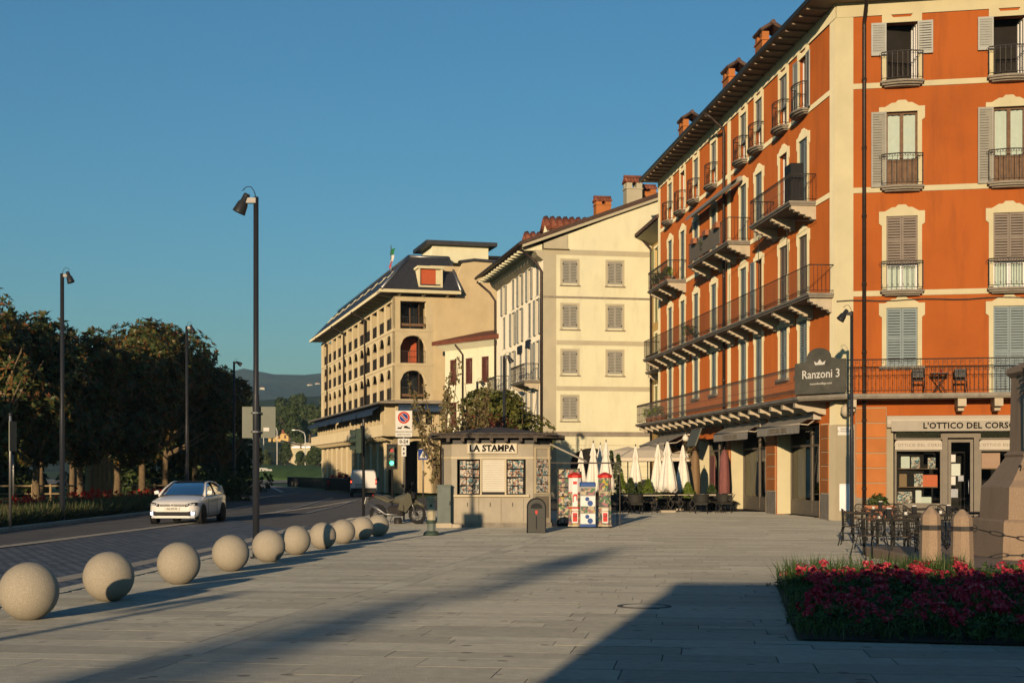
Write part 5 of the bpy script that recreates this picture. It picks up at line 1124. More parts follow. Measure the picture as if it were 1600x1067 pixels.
ob('road_sign', MB().box(-.28, .36, .08, .1, 2.3, 2.9).box(-.28, .36, .1, .115, 2.38, 2.41).box(-.28, .36, .1, .115, 2.75, 2.78), 'sign_back', main, Ms)
ob('sticker', MB().box(.13, .24, .07, .078, 2.43, 2.5), 'sign_white', main, Ms); ob('clamp', MB().lathe([(.09, 2.4), (.1, 2.4), (.1, 2.43), (.09, 2.43)], 12, False).lathe([(.09, 2.76), (.1, 2.76), (.1, 2.79), (.09, 2.79)], 12, False), 'zinc', main, Ms)
lamp_post('lamp_post', 'lamp post at the planted verge, first across the road', -15.5, 49, 8.55, 180, .08, 20)
lamp_post('lamp_post', 'lamp post half lost in the trees, second across the road', -15.3, 66.9, 8.55, 180, .08, 20)
lamp_post('lamp_post', 'lamp post at the end of the trees, third across the road', -17.2, 88, 8.5, 180, .08, 60)
lamp_post('lamp_post', 'dark lamp post standing in front of the corner pilaster of the orange house', 10.75, 45, 6.8, 0, .06, 35)
lamp_post('lamp_post', 'lamp post with a drooping head behind the kiosk, before the white house', -.36, 66.5, 7.1, 180, .08, 30)
lamp_post('lamp_post', 'thin lamp post behind the kiosk, before the low cream house', -2.0, 82, 6.9, 180, .08, 50)
lamp_post('lamp_post', 'lamp post outside the frame whose shadow crosses the square', -8.1, -4, 3.0, 0, .075)
for i, (x, y, h, lb) in enumerate(((16, 827, 3.45, 'bare metal post at the frame edge beside the planted verge'), (21, 800, 2.6, 'shorter bare post just behind the tall one at the frame edge'))):
    p = G(x, y); t = thing('sign_post', lb, 'post', T(p)); ob('pole', MB().lathe([(.045, 0), (.045, h), (.03, h + .02)], 10), 'zinc', t); ob('cap', MB().lathe([(.055, h - .03), (.055, h + .04), (.02, h + .06)], 10), 'pole_metal', t)
    if i == 0: ob('sign_edge', MB().box(.06, .09, -.3, .3, h - 1.1, h - .2), 'sign_back', t)
# ================================================================ road signs and traffic lights
def post(t, h, r=.035, mt='zinc'): return ob('pole', MB().lathe([(r, 0), (r, h), (r * .6, h + .01)], 10, True, True, (0, r + .004)), mt, t)
def disc(r0, r1, n=32):
    m = MB(); m.loft([[(r_ * math.cos(6.2832 * k / n), y_, r_ * math.sin(6.2832 * k / n)) for k in range(n)] for r_, y_ in ((r1, .004), (r1, 0), (max(r0, .0005), 0), (max(r0, .0005), .004))], False); return m
ns = G(631, 812); t = thing('no_parking_sign', 'white no parking sign with tow away text and 0-24 plate', 'road sign', T(ns)); post(t, 3.9)
B_ = WM[t.name]; zc = 3.5
pl = ob('plate', MB().bbox(-.3, .3, -.02, .0, 2.98, 3.92, .004), 'sign_white', t)
ob('red_ring', disc(.155, .215), 'sign_red', pl, B_ @ T((0, -.026, 3.67))); ob('blue_disc', disc(0, .145), 'sign_blue', pl, B_ @ T((0, -.026, 3.67))); ob('red_slash', MB().box(-.15, .15, -.004, 0, -.022, .022), 'sign_red', pl, B_ @ T((0, -.027, 3.67)) @ RY(45))
for s in (-.033, .033): ob('white_edge', MB().box(-.145, .145, -.003, 0, s - .007, s + .007), 'sign_white', pl, B_ @ T((0, -.027, 3.67)) @ RY(45))
ob('lettering', text_mesh('RIMOZIONE FORZATA', .058, .002, .001), 'ink', pl, B_ @ T((0, -.024, 3.16)) @ FACE); ob('lettering', text_mesh('DIVIETO DI SOSTA', .058, .002, .001), 'ink', pl, B_ @ T((0, -.024, 3.06)) @ FACE)
tow = MB().prism([(-.22, 0), (-.08, 0), (-.08, .05), (-.04, .1), (-.06, .1), (-.12, .05), (-.22, .05)], -.003, 0, 'y').prism([(.0, .03), (.22, .0), (.23, .04), (.16, .06), (.12, .1), (.04, .11), (.0, .07)], -.003, 0, 'y')
ob('tow_symbol', tow, 'ink', pl, B_ @ T((0, -.022, 3.27)))
pl = ob('plate', MB().bbox(-.21, .21, -.02, 0, 2.69, 2.92, .004), 'sign_white', t); ob('lettering', text_mesh('0-24', .17, .002, .004), 'ink', pl, B_ @ T((0, -.024, 2.805)) @ FACE)
pl = ob('plate', MB().bbox(-.085, .085, -.02, 0, 2.28, 2.65, .004), 'sign_white', t)
for z, s in ((2.55, 1), (2.38, -1)): ob('arrow', MB().prism([(-.045, -.02 * s), (0, .05 * s), (.045, -.02 * s)] if s > 0 else [(-.045, .02), (.045, .02), (0, -.05)], -.003, 0, 'y').box(-.012, .012, -.003, 0, min(z * 0 - .06 * s, 0), max(-.06 * s, 0)), 'ink', pl, B_ @ T((0, -.022, z)))
cz_ = Vector(((661 - 800) * 70 / FPX, 70, 0)); t = thing('crossing_sign', 'square blue pedestrian crossing sign', 'road sign', T(cz_)); post(t, 2.9); B_ = WM[t.name]
pl = ob('plate', MB().bbox(-.24, .24, -.02, 0, 2.3, 2.82, .004), 'sign_blue', t); ob('white_triangle', MB().prism([(-.18, -.16), (.18, -.16), (0, .18)], -.003, 0, 'y'), 'sign_white', pl, B_ @ T((0, -.022, 2.56)))
ob('walking_figure', MB().prism([(-.05, -.11), (-.02, -.11), (0, -.04), (.03, -.11), (.06, -.11), (.02, .0), (.03, .05), (-.02, .05), (-.05, -.02), (-.02, 0)], -.003, 0, 'y').prism([(-.02, .055), (.02, .055), (.02, .09), (-.02, .09)], -.003, 0, 'y'), 'ink', pl, B_ @ T((0, -.026, 2.54)))
for i in range(5): ob('zebra_bar', MB().box(-.17 + i * .075, -.13 + i * .075, -.003, 0, -.2, -.175), 'sign_white', pl, B_ @ T((0, -.022, 2.56)))
def signal(label, x, y, zb, yaw, lit, ph, pr=.055):
    t = thing('traffic_light', label, 'traffic light', at(x, y, yaw)); ob('pole', MB().lathe([(pr, 0), (pr, ph), (pr * .8, ph + .05)], 10), 'pole_metal', t)
    hd = ob('signal_head', MB().bbox(-.15, .15, -.32, -.08, zb, zb + .95, .03), 'green_iron', t)
    for i, mt in enumerate(('lamp_green' if lit else 'tinted', 'tinted', 'red_lens' if lit else 'tinted')):
        c = WM[t.name] @ T((0, -.325, zb + .18 + .3 * i)); ob('lens', disc(0, .1, 16), mt, hd, c)
        ob('hood', MB().loft([[(r_ * math.cos(a), y_, r_ * math.sin(a)) for a in [math.pi * (-.15 + 1.3 * k / 10) for k in range(11)]] for r_, y_ in ((.12, 0), (.125, -.2))], False, True, False), 'green_iron', hd, c)
    ob('backing_plate', MB().box(-.26, .26, -.09, -.07, zb - .12, zb + 1.08), 'black_plastic', t); return t
q = G(568, 806); signal('traffic light seen from the side on a steel pole behind the granite balls', q.x, q.y, 2.45, -75, False, 3.75)
signal('green lit traffic light in front of the arcade', (613 - 800) * 68 / FPX, 68, 1.95, 0, True, 2.9, .05)
# ================================================================ newspaper kiosk
KZ = 44.4; KO = Vector(((769 - 800) * KZ / FPX, KZ, 0)); MK = T(KO) @ RZ(-2)
ki = thing('newspaper_kiosk', 'beige newspaper kiosk with dark tiled roof and closed roller shutter', 'kiosk', MK)
hwf = 1.27; ch = .55; HK = 2.7; DK = 3.0                      # half width of the front, chamfer, wall height, depth
oct_ = [(-hwf, 0), (hwf, 0), (hwf + ch, .42), (hwf + ch, DK - .42), (hwf, DK), (-hwf, DK), (-hwf - ch * .6, DK - .42), (-hwf - ch * .6, .42)]
ob('plinth', MB().prism([(x * 1.02, y - .02) for x, y in oct_], 0, .14, 'z'), 'slab_stone', ki)
m = MB(); wall(m, -hwf, hwf, .14, HK, [(-1.1, 1.05, 1.02, 2.12)], .3); ob('front_wall', m, 'kiosk_metal', ki)
m = MB(); pts = oct_[1:] + [oct_[0]]
for a, b_ in zip(pts[:-1], pts[1:]): m.quad((a[0], a[1], .14), (b_[0], b_[1], .14), (b_[0], b_[1], HK), (a[0], a[1], HK))
ob('side_wall', m, 'kiosk_metal', ki)
ob('counter', MB().box(-1.2, 1.16, -.12, -.0, .95, 1.02), 'kiosk_frame', ki)
for x0, x1 in ((-1.12, -.42), (-.4, .28), (.3, .98)):
    d_ = ob('lower_door', MB().bbox(x0, x1, -.03, .0, .17, .93, .006), 'kiosk_metal', ki); ob('handle', MB().box((x0 + x1) / 2 - .012, (x0 + x1) / 2 + .012, -.05, -.03, .65, .77), 'iron', d_)
for x in (-.35, .42): ob('mullion', MB().box(x - .025, x + .025, -.02, .1, 1.02, 2.12), 'kiosk_frame', ki)
for i in range(18): ob('roller_slat', cached(('slat',), lambda: MB().loft([[(x, y_, z_) for y_, z_ in ((.06, 0), (.045, .02), (.045, .038), (.06, .0555))] for x in (-.32, .39)], True)), 'roller', ki, MK @ T((0, 0, 1.1 + i * .0567)))
ob('window_sill', MB().box(-.33, .4, .03, .09, 1.02, 1.1), 'black_plastic', ki)
ob('showcase_back', MB().box(-1.1, 1.05, .3, .32, 1.02, 2.12), 'inner_shade', ki)
rm = random.Random(9)
def mags(name, x0, x1, z0, rows, cols, cw, chh, F_, y=.16, dz=.265):
    for r_ in range(rows):
        ob('shelf', MB().box(x0 - .02, x1 + .02, y - .01, y + .08, z0 + r_ * dz - .012, z0 + r_ * dz - .002), 'black_metal', ki, F_)
        for c in range(cols):
            w_ = (x1 - x0) / cols; h_ = chh * rm.uniform(.85, 1.02); x = x0 + c * w_
            ob('magazine', MB().box(x + .004, x + w_ * rm.uniform(.88, .98), y + rm.uniform(0, .02), y + .03, z0 + r_ * dz, z0 + r_ * dz + h_), 'magazine', ki, F_)
mags('l', -1.02, -.4, 1.05, 4, 3, 0, .235, MK); mags('r', .47, .98, 1.05, 4, 3, 0, .235, MK)
FC = MK @ frame((hwf, 0, 0), ch, .42)
cw = math.hypot(ch, .42)
ob('side_case', MB().box(.06, .1, -.05, 0, 1.05, 2.5).box(cw - .1, cw - .06, -.05, 0, 1.05, 2.5).box(.1, cw - .1, -.05, 0, 2.46, 2.5).box(.1, cw - .1, -.05, 0, 1.05, 1.09), 'kiosk_frame', ki, FC)
mags('c', .11, cw - .11, 1.1, 4, 2, 0, .25, FC @ T((0, -.06, 0)), .02)
ob('vent_panel', MB().box(.1, cw - .1, -.03, 0, .3, .97), 'shop_frame', ki, FC)
ob('fascia', MB().prism([(x * 1.01, y * 1.0 - .012) for x, y in oct_], 2.12 + .02, 2.2, 'z'), 'kiosk_frame', ki)
sg = ob('name_board', MB().box(-.78, .78, -.07, -.02, 2.3, 2.62), 'kiosk_frame', ki); ob('board_face', MB().box(-.74, .74, -.076, -.07, 2.335, 2.585), 'roller', sg)
tm_ = text_mesh('LA STAMPA', .27, .006, .011, 1.03); ob('lettering', tm_, 'ink', sg, MK @ T((0, -.083, 2.46)) @ FACE)
sb = MB()                                     # slab serifs on the letters
xs_ = [v.co.x for v in tm_.vertices]
for x in (-.66, -.41, -.27, -.02, .1, .3, .43, .58): sb.box(x - .045, x + .045, -.003, .003, -.097, -.077)
ob('serif', sb, 'ink', sg, MK @ T((0, -.083, 2.46)))
# roof: shallow hipped roof of dark shingles with rafter ends
eo = [(x * 1.22 + (.05 if x > 0 else -.05), (y - DK / 2) * 1.3 + DK / 2) for x, y in oct_]
m = MB(); m.loft([[(x, y, HK + .08) for x, y in eo], [(x, y, HK + .16) for x, y in eo], [(x * .9, (y - DK / 2) * .9 + DK / 2, HK + .2) for x, y in eo], [(x * .12, (y - DK / 2) * .12 + DK / 2, HK + .46) for x, y in eo]], True); kr = ob('roof', m, 'kiosk_roof', ki)
m = MB()
for k in range(2):
    for i in range(44):
        x = -1.95 + i * .09 + k * .04; m.box(x, x + .08, -.52 + k * .18, -.3 + k * .2, HK + .155 + k * .045 + rm.uniform(0, .012), HK + .185 + k * .05 + rm.uniform(0, .012))
ob('shingle_edge', m, 'kiosk_roof', kr)
for x in (-1.35, -.9, -.45, 0, .45, .9, 1.35): ob('rafter_end', MB().box(x - .05, x + .05, -.42, 0, HK - .04, HK + .08), 'kiosk_roof', ki)
ob('cornice', MB().prism([(x * 1.03, y - .03 if y < 1 else y + .03) for x, y in oct_], HK - .1, HK + .02, 'z'), 'black_metal', ki)
ob('gutter_pipe', MB().tube([(-1.95, -.3, HK + .05), (-1.9, -.25, HK - .1), (-1.62, .1, HK - .2), (-1.6, .15, .3)], .035, 6), 'copper_pipe', ki)
# side awning on a light frame
a0 = MK @ Vector((1.82, .3, 2.55)); 
aws = ob('side_awning', MB().loft([[(1.8, y, 2.6) for y in (.2, 2.6)], [(2.95, y, 2.1) for y in (.2, 2.6)], [(2.95, y, 2.02) for y in (.2, 2.6)]], False, False, False).tube([(1.8, .2, 2.6), (2.95, .2, 2.05)], .03, 5), 'awning_cloth', ki)
for y_ in (.2, 2.5): ob('frame_rail', MB().box(1.8, 4.0, y_, y_ + .04, 1.995, 2.03), 'iron', ki); ob('frame_post', MB().box(3.975, 4.0, y_, y_ + .025, 0, 1.98), 'iron', ki); ob('frame_brace', MB().tube([(1.8, y_ + .03, 1.6), (2.2, y_ + .03, 1.98)], .015, 4), 'iron', ki)
# rack of books and papers under the awning
rk = thing('magazine_rack', 'tall rack of colourful magazines beside the kiosk', 'rack', T(P(886, 822, 45.5)))
ob('frame', MB().box(-.32, -.28, -.15, .15, 0, 1.75).box(.42, .46, -.15, .15, 0, 1.75).box(-.28, .42, .1, .14, 0, 1.85), 'black_metal', rk)
for r_ in range(6):
    for c in range(4): ob('magazine', MB().box(-.27 + c * .17, -.11 + c * .17, -.1, -.08, .1 + r_ * .29, .36 + r_ * .29), 'toy_print' if (r_ + c) % 3 else 'magazine', rk)
# capsule toy machines
def tower(label, px, py):
    p = P(px, py, 44.0); p.z = 0; t = thing('toy_machine', label, 'vending machine', T(p), 'toy capsule machines')
    n8 = [(.205 * math.cos(a), .205 * math.sin(a)) for a in [math.pi / 8 + k * math.pi / 4 for k in range(8)]]
    ob('base', MB().prism([(x * 1.12, y * 1.12) for x, y in n8], .05, .1, 'z'), 'kiosk_frame', t)
    for sx in (-1, 1):
        for sy in (-1, 1): ob('wheel', MB().lathe([(.02, 0), (.03, .025), (.02, .05)], 8, True, True, (sx * .16, sy * .16)), 'black_plastic', t)
    ob('lower_cabinet', MB().prism(n8, .1, .62, 'z'), 'toy_print', t); ob('capsule_bin', MB().prism([(x * .97, y * .97) for x, y in n8], .62, 1.1, 'z'), 'toy_print', t); ob('upper_cabinet', MB().prism(n8, 1.1, 1.55, 'z'), 'toy_print' if px > 920 else 'machine_white', t)
    ob('collar', MB().prism([(x * 1.04, y * 1.04) for x, y in n8], .6, .64, 'z').prism([(x * 1.04, y * 1.04) for x, y in n8], 1.08, 1.11, 'z'), 'red_plastic' if px < 920 else 'kiosk_frame', t)
    ob('crown', MB().loft([[(x * 1.15, y * 1.15, 1.55) for x, y in n8], [(x * 1.15, y * 1.15, 1.63) for x, y in n8], [(x * .2, y * .2, 1.72) for x, y in n8]]), 'red_plastic', t)
    M = WM[t.name]
    ob('coin_panel', MB().box(-.09, .09, -.21, -.185, .16, .5), 'machine_white', t); ob('coin_plate', MB().box(-.068, .068, -.22, -.21, .2, .47), 'red_plastic', t); ob('crank', MB().tube([(-.05, -.235, .38), (.05, -.235, .38)], .018, 6), 'zinc', t)
    ob('label_plate', MB().box(-.1, .1, -.205, -.185, .53, .6), 'sign_white', t)
    if px < 920: ob('window_card', MB().box(-.08, .08, -.21, -.185, .66, 1.5), 'machine_white', t); ob('card_print', MB().box(-.06, .06, -.215, -.21, 1.35, 1.44).prism([(-.07, .8), (-.04, .8), (-.04, .98), (.04, .98), (.04, .85), (.07, .85), (.07, 1.05), (-.03, 1.05), (-.07, 1.0)], -.215, -.21, 'y'), 'red_plastic', t)
    return t
tower('red topped toy capsule tower nearest the kiosk', 898, 824); tower('red topped toy capsule tower farthest from the kiosk, full of yellow capsules', 945, 824)
p = P(918, 824, 43.8); p.z = 0; t = thing('toy_machine', 'blue and white toy capsule machine between the two red topped towers', 'vending machine', T(p), 'toy capsule machines')
ob('base', MB().box(-.24, .24, -.22, .22, .05, .13), 'blue_plastic', t); ob('cabinet', MB().box(-.235, .235, -.215, .215, .13, 1.28), 'machine_grey', t); ob('top', MB().bbox(-.245, .245, -.225, .225, 1.28, 1.42, .03), 'blue_plastic', t)
for z, k in ((.14, 0), (.68, 0), (.47, 1), (1.02, 1)):
    if k: ob('capsule_window', MB().box(-.21, .21, -.225, -.216, z, z + .21), 'toy_print', t)
    else:
        ob('front_panel', MB().box(-.225, .225, -.226, -.216, z, z + .31), 'machine_white', t); ob('knob', disc(0, .065, 16), 'blue_plastic', t, WM[t.name] @ T((-.02, -.232, z + .22))); ob('chute', disc(0, .085, 16), 'blue_plastic', t, WM[t.name] @ T((.07, -.231, z + .09)))
# ================================================================ bin, cabinet, water post
p = G(838, 832); t = thing('litter_bin', 'dark round topped litter bin in front of the kiosk', 'litter bin', T(p))
arch = [(-.26, 0), (.26, 0), (.26, .72)] + [(.26 * math.cos(a), .72 + .26 * math.sin(a)) for a in [math.pi * k / 10 for k in range(1, 10)]] + [(-.26, .72)]
ob('body', MB().prism(arch, -.2, .2, 'y'), 'bin_dark', t); ob('rim', MB().tube([(x, -.2, z) for x, z in arch] + [(-.26, -.2, 0)], .018, 5).tube([(x, .2, z) for x, z in arch], .018, 5), 'black_plastic', t)
ob('mouth', MB().prism([(.16 * math.cos(a), .74 + .11 * math.sin(a)) for a in [math.pi * k / 8 for k in range(9)]] + [(-.16, .7), (.16, .7)], -.206, -.2, 'y'), 'black_plastic', t); ob('crest', MB().prism([(-.035, .64), (.035, .64), (.035, .57), (0, .52), (-.035, .57)], -.206, -.2, 'y'), 'red_plastic', t)
ob('slot', MB().box(-.015, .015, -.206, -.2, .12, .48), 'black_plastic', t)
p = G(694, 824); t = thing('utility_cabinet', 'green grey utility cabinet on a concrete foot beside the kiosk', 'cabinet', T(p))
ob('foot', MB().box(-.24, .24, -.16, .16, 0, .14).box(.25, .55, -.1, .12, 0, .11), 'bracket_stone', t); ob('body', MB().bbox(-.21, .21, -.14, .14, .14, 1.28, .012), 'cabinet_green', t); ob('lid', MB().bbox(-.225, .225, -.155, .155, 1.28, 1.33, .01), 'cabinet_green', t); ob('lock', MB().box(.17, .2, -.155, -.14, .7, .82), 'black_plastic', t)
p = G(674, 836); t = thing('water_post', 'cast iron water post with a pale panel and green foot', 'drinking fountain', T(p))
ob('foot', MB().lathe([(.22, 0), (.22, .03), (.2, .08), (.15, .12)], 16), 'green_iron', t); ob('lower_shaft', MB().prism([(.12 * math.cos(a), .12 * math.sin(a)) for a in [math.pi / 8 + k * math.pi / 4 for k in range(8)]], .12, .33, 'z'), 'cabinet_green', t); ob('collar', MB().lathe([(.12, .33), (.145, .35), (.145, .4), (.12, .42)], 12), 'green_iron', t)
ob('shaft', MB().loft([[(r_ * math.cos(a), r_ * math.sin(a), z) for a in [math.pi / 8 + k * math.pi / 4 for k in range(8)]] for r_, z in ((.12, .42), (.105, .92))]), 'post_pale', t); ob('cap', MB().lathe([(.11, .92), (.13, .95), (.125, .99), (.145, 1.01), (.145, 1.05), (.05, 1.06)], 14), 'post_pale', t); ob('spout', MB().lathe([(.035, .0), (.035, .03), (.0, .03)], 8), 'green_iron', t, WM[t.name] @ T((0, -.105, .82)) @ RX(90))
# ================================================================ vehicles
def ring_sym(half): return [(x, y, z) for x, y, z in half] + [(-x, y, z) for x, y, z in reversed(half) if abs(x) > 1e-6]
def wheel(t, M, r=.31, w_=.2, spokes=10):
    pr = [(r * .62, -w_ / 2), (r * .93, -w_ / 2), (r, -w_ / 2 + .03), (r, w_ / 2 - .03), (r * .93, w_ / 2), (r * .62, w_ / 2)]
    o = ob('wheel', cached(('tyre', r, w_), lambda: MB().lathe(pr, 26)), 'rubber', t, M @ RY(90))
    def rim():
        m = MB(); m.lathe([(r * .64, w_ / 2 - .03), (r * .6, w_ / 2 + .004), (r * .56, w_ / 2 - .02)], 22, True, False); m.lathe([(.001, w_ / 2 - .03), (r * .6, w_ / 2 - .045)], 20, False, False); m.lathe([(.05, w_ / 2 - .03), (.045, w_ / 2), (.001, w_ / 2)], 10)
        for k in range(spokes):
            a = 6.2832 * k / spokes; m.tube([(.03 * math.cos(a), .03 * math.sin(a), w_ / 2 - .012), (r * .58 * math.cos(a), r * .58 * math.sin(a), w_ / 2 - .01)], .016, 4)
        return m
    ob('rim', cached(('rim', r, w_), rim), 'rim', o, M @ RY(90)); return o
def hatchback(label, M, paint='car_white', lit=True):
    t = thing('hatchback_car', label, 'car', M)
    st = [(0, .56, .30, .60, .62), (.04, .70, .23, .68, .70), (.14, .79, .2, .75, .78), (.4, .855, .19, .80, .865), (.9, .872, .19, .87, .945), (1.25, .875, .19, .92, .985), (2.0, .876, .19, .93, 1.0), (3.0, .875, .2, .96, 1.02), (3.6, .855, .22, .98, 1.0), (3.9, .81, .26, .96, .97), (4.03, .70, .34, .86, .88)]
    rings = []
    for y, w_, zb, zs, zt in st:
        rings.append(ring_sym([(0, y, zb), (w_ * .8, y, zb), (w_ * .97, y, zb + .1), (w_, y, .46), (w_ * .99, y, zs - .12), (w_ * .95, y, zs - .02), (w_ * .86, y, zs + (zt - zs) * .4), (w_ * .5, y, zt - .008), (0, y, zt)]))
    body = ob('body', MB().loft([r[::-1] for r in rings], True, True), paint, t)
    gs = [(1.12, .79, .70, .955, .985), (1.5, .80, .66, .96, 1.2), (1.93, .80, .60, .96, 1.405), (2.3, .80, .60, .97, 1.45), (2.8, .79, .59, .98, 1.44), (3.3, .78, .57, .99, 1.39), (3.62, .76, .55, .99, 1.29), (3.93, .73, .6, .96, 1.0)]
    gr = [[(-wb, y, zb), (-(wb + (wr - wb) * .55), y, zb + (zr - zb) * .55), (-wr, y, zr - .04), (-wr * .8, y, zr), (wr * .8, y, zr), (wr, y, zr - .04), (wb + (wr - wb) * .55, y, zb + (zr - zb) * .55), (wb, y, zb)] for y, wb, wr, zb, zr in gs]
    ob('windows', MB().loft([r[::-1] for r in gr], False, True, False), 'glass_dark', t)
    rf_ = [[(x, y, z + .008) for x, y, z in [(-wr - .012, y, zr - .045), (-wr * .8, y, zr), (wr * .8, y, zr), (wr + .012, y, zr - .045)]] for y, wb, wr, zb, zr in gs[2:7]]
    ob('roof', MB().loft([r[::-1] for r in rf_], False, True, False), 'black_plastic', t)
    for s in (-1, 1):
        pil = MB(); pil.tube([(s * .80, 1.12, .96), (s * .715, 1.5, 1.19), (s * .60, 1.93, 1.385), (s * .61, 2.3, 1.43), (s * .6, 2.8, 1.42), (s * .58, 3.3, 1.37), (s * .565, 3.62, 1.27), (s * .68, 3.9, 1.0)], [.04, .036, .035, .03, .03, .035, .06, .07], 6)
        pil.prism([(3.25, 1.0), (3.9, 1.0), (3.62, 1.26), (3.45, 1.3)], s * .70, s * .74, 'x'); ob('pillar', pil, paint, t)
        ob('door_post', MB().tube([(s * .80, 2.42, .97), (s * .615, 2.38, 1.42)], .03, 5), 'black_plastic', t)
        mi = ob('wing_mirror', MB().loft([[(s * x, 1.32 + y, 1.02 + z) for x, z in ((.84, 0), (1.0, -.02), (1.02, .09), (.88, .12))] for y in (-.06, .06)]), paint, t)
        ob('side_line', MB().tube([(s * .882, .9, .74), (s * .888, 2.0, .77), (s * .885, 3.2, .82)], .008, 4), 'machine_grey', t)
        ob('door_seam', MB().tube([(s * .883, 1.3, .3), (s * .89, 1.28, .86)], .006, 3).tube([(s * .884, 2.4, .28), (s * .89, 2.42, .9)], .006, 3), 'black_plastic', t)
        ob('door_handle', MB().box(min(s * .88, s * .9), max(s * .88, s * .9), 2.15, 2.32, .84, .87), paint, t)
        for y in (.72, 3.24):
            ob('wheel_arch', MB().lathe([(.36, .0), (.36, .02), (.2, .02)], 22, False, False), 'black_plastic', t, M @ T((s * (.868), y, .33)) @ RY(90 * s)); wheel(t, M @ T((s * .79, y, .31)) @ RZ(0 if s > 0 else 180))
        hl = [(s * .43, .015, .60), (s * .80, .19, .64), (s * .79, .25, .745), (s * .66, .12, .745), (s * .45, .02, .69)]
        q = ob('headlight', MB().poly([(x * 1.03, y - .05, z) for x, y, z in hl]).loft([[(x * 1.03, y - .048, z) for x, y, z in hl], [(x, y + .05, z) for x, y, z in hl]], False), 'black_plastic', t)
        for k, (lx, ly) in enumerate(((.52, .035), (.63, .085), (.72, .14))): ob('reflector', disc(0, .042, 12), 'lens', q, M @ T((s * lx, ly - .075, .675)) @ RZ(s * 25))
        ob('daylight_lamp', MB().box(-.05, .05, -.01, 0, -.055, .055), 'lamp_drl' if lit else 'lens', t, M @ T((s * .70, -.005, .385)) @ RZ(s * 28))
    ob('grille', MB().box(-.42, .42, -.012, .06, .615, .68).box(-.6, .6, -.012 + .03, .06, .66, .672), 'black_plastic', t); ob('chrome_strip', MB().box(-.43, .43, -.018, -.01, .642, .65), 'zinc', t)
    ob('lower_intake', MB().prism([(-.62, .30), (.62, .30), (.76, .46), (.5, .43), (-.5, .43), (-.76, .46)], -.022, .12, 'y'), 'black_plastic', t); ob('bumper_lip', MB().loft([[(x, y, z) for x, y in ((-.74, .1), (-.6, -.03), (.6, -.03), (.74, .1))] for z in (.22, .285)], False, False, False), paint, t)
    pl_ = ob('number_plate', MB().box(-.26, .26, -.03, -.02, .475, .585), 'sign_white', t); ob('plate_characters', text_mesh('GA 577 PS', .08, .002, .001), 'ink', pl_, M @ T((0, -.034, .53)) @ FACE)
    bd = ob('badge', disc(.042, .056, 18), 'zinc', t, M @ T((0, -.03, .655))); ob('badge_mark', MB().tube([(-.03, 0, .03), (0, 0, .003), (.03, 0, .03)], .006, 4).tube([(-.038, 0, .01), (-.018, 0, -.034), (0, 0, -.008), (.018, 0, -.034), (.038, 0, .01)], .006, 4), 'zinc', bd, M @ T((0, -.034, .655)))
    ob('interior', MB().box(-.7, .7, 1.35, 3.6, .7, .95).bbox(-.62, -.16, 2.15, 2.35, .9, 1.32, .05).bbox(.16, .62, 2.15, 2.35, .9, 1.32, .05).box(-.72, .72, 1.15, 1.4, .85, .99), 'black_plastic', t)
    ob('steering_wheel', MB().tube([(.38 + .17 * math.cos(a), 1.52 + .04 * math.sin(a), 1.03 + .15 * math.sin(a)) for a in [6.2832 * k / 14 for k in range(15)]], .015, 5), 'black_plastic', t)
    return t
CP = G(269, 817); MC_ = T((CP.x, CP.y, -.05)) @ RZ(-3.5)
car = hatchback('white hatchback driving towards the granite balls with its daylight lamps lit', MC_)
# the driver, seen through the windscreen
import bmesh
def skin_body(name, verts, edges, radii, mt, parent=None, M=None, sub=1):
    me = bpy.data.meshes.new(name); me.from_pydata(verts, edges, []); o = bpy.data.objects.new(name, me); col.objects.link(o)
    md = o.modifiers.new('s', 'SKIN'); o.modifiers.new('d', 'SUBSURF').levels = sub
    for v_, r_ in zip(me.skin_vertices[0].data, radii): v_.radius = r_ if isinstance(r_, tuple) else (r_, r_)
    me.skin_vertices[0].data[0].use_root = True
    dg = bpy.context.evaluated_depsgraph_get(); nm = bpy.data.meshes.new_from_object(o.evaluated_get(dg)); bpy.data.objects.remove(o)
    for p_ in nm.polygons: p_.use_smooth = True
    nm.materials.clear(); return ob(name, nm, mt, parent, M)
MD = MC_ @ T((.38, 2.08, .0))
dv_ = skin_body('person', [(0, 0, .62), (0, .02, .8), (0, .03, .98), (0, .02, 1.1), (0, .0, 1.18), (0, -.02, 1.27), (0, -.02, 1.36), (.19, .0, 1.06), (.24, -.16, .92), (.13, -.42, 1.02), (-.19, 0, 1.06), (-.24, -.16, .92), (-.13, -.42, 1.02), (.1, -.3, .64), (-.1, -.3, .64)], [(0, 1), (1, 2), (2, 3), (3, 4), (4, 5), (5, 6), (3, 7), (7, 8), (8, 9), (3, 10), (10, 11), (11, 12), (0, 13), (0, 14)], [(.16, .12), (.16, .12), (.17, .11), (.1, .08), .05, .085, .07, .06, .045, .035, .06, .045, .035, .08, .08], 'skin', None, MD)
tag(dv_, 'person in dark clothes driving the white hatchback', 'person')
ob('jacket', MB().loft([[(r_ * 1.12 * math.cos(a), .02 + r_ * .8 * math.sin(a), z) for a in [6.2832 * k / 14 for k in range(14)]] for r_, z in ((.2, .62), (.21, .85), (.22, 1.0), (.14, 1.12), (.075, 1.16))], True, True), 'navy', dv_, MD); ob('hair', MB().lathe([(.098, 1.29), (.108, 1.34), (.09, 1.41), (.04, 1.445), (.001, 1.45)], 12, True, False, (0, .0)), 'moto_dark', dv_, MD)
dark = hatchback('dark parked car glimpsed between the verge posts and the trees', T((-27.4, 74, -.05)) @ RZ(70), 'moto_dark', False)
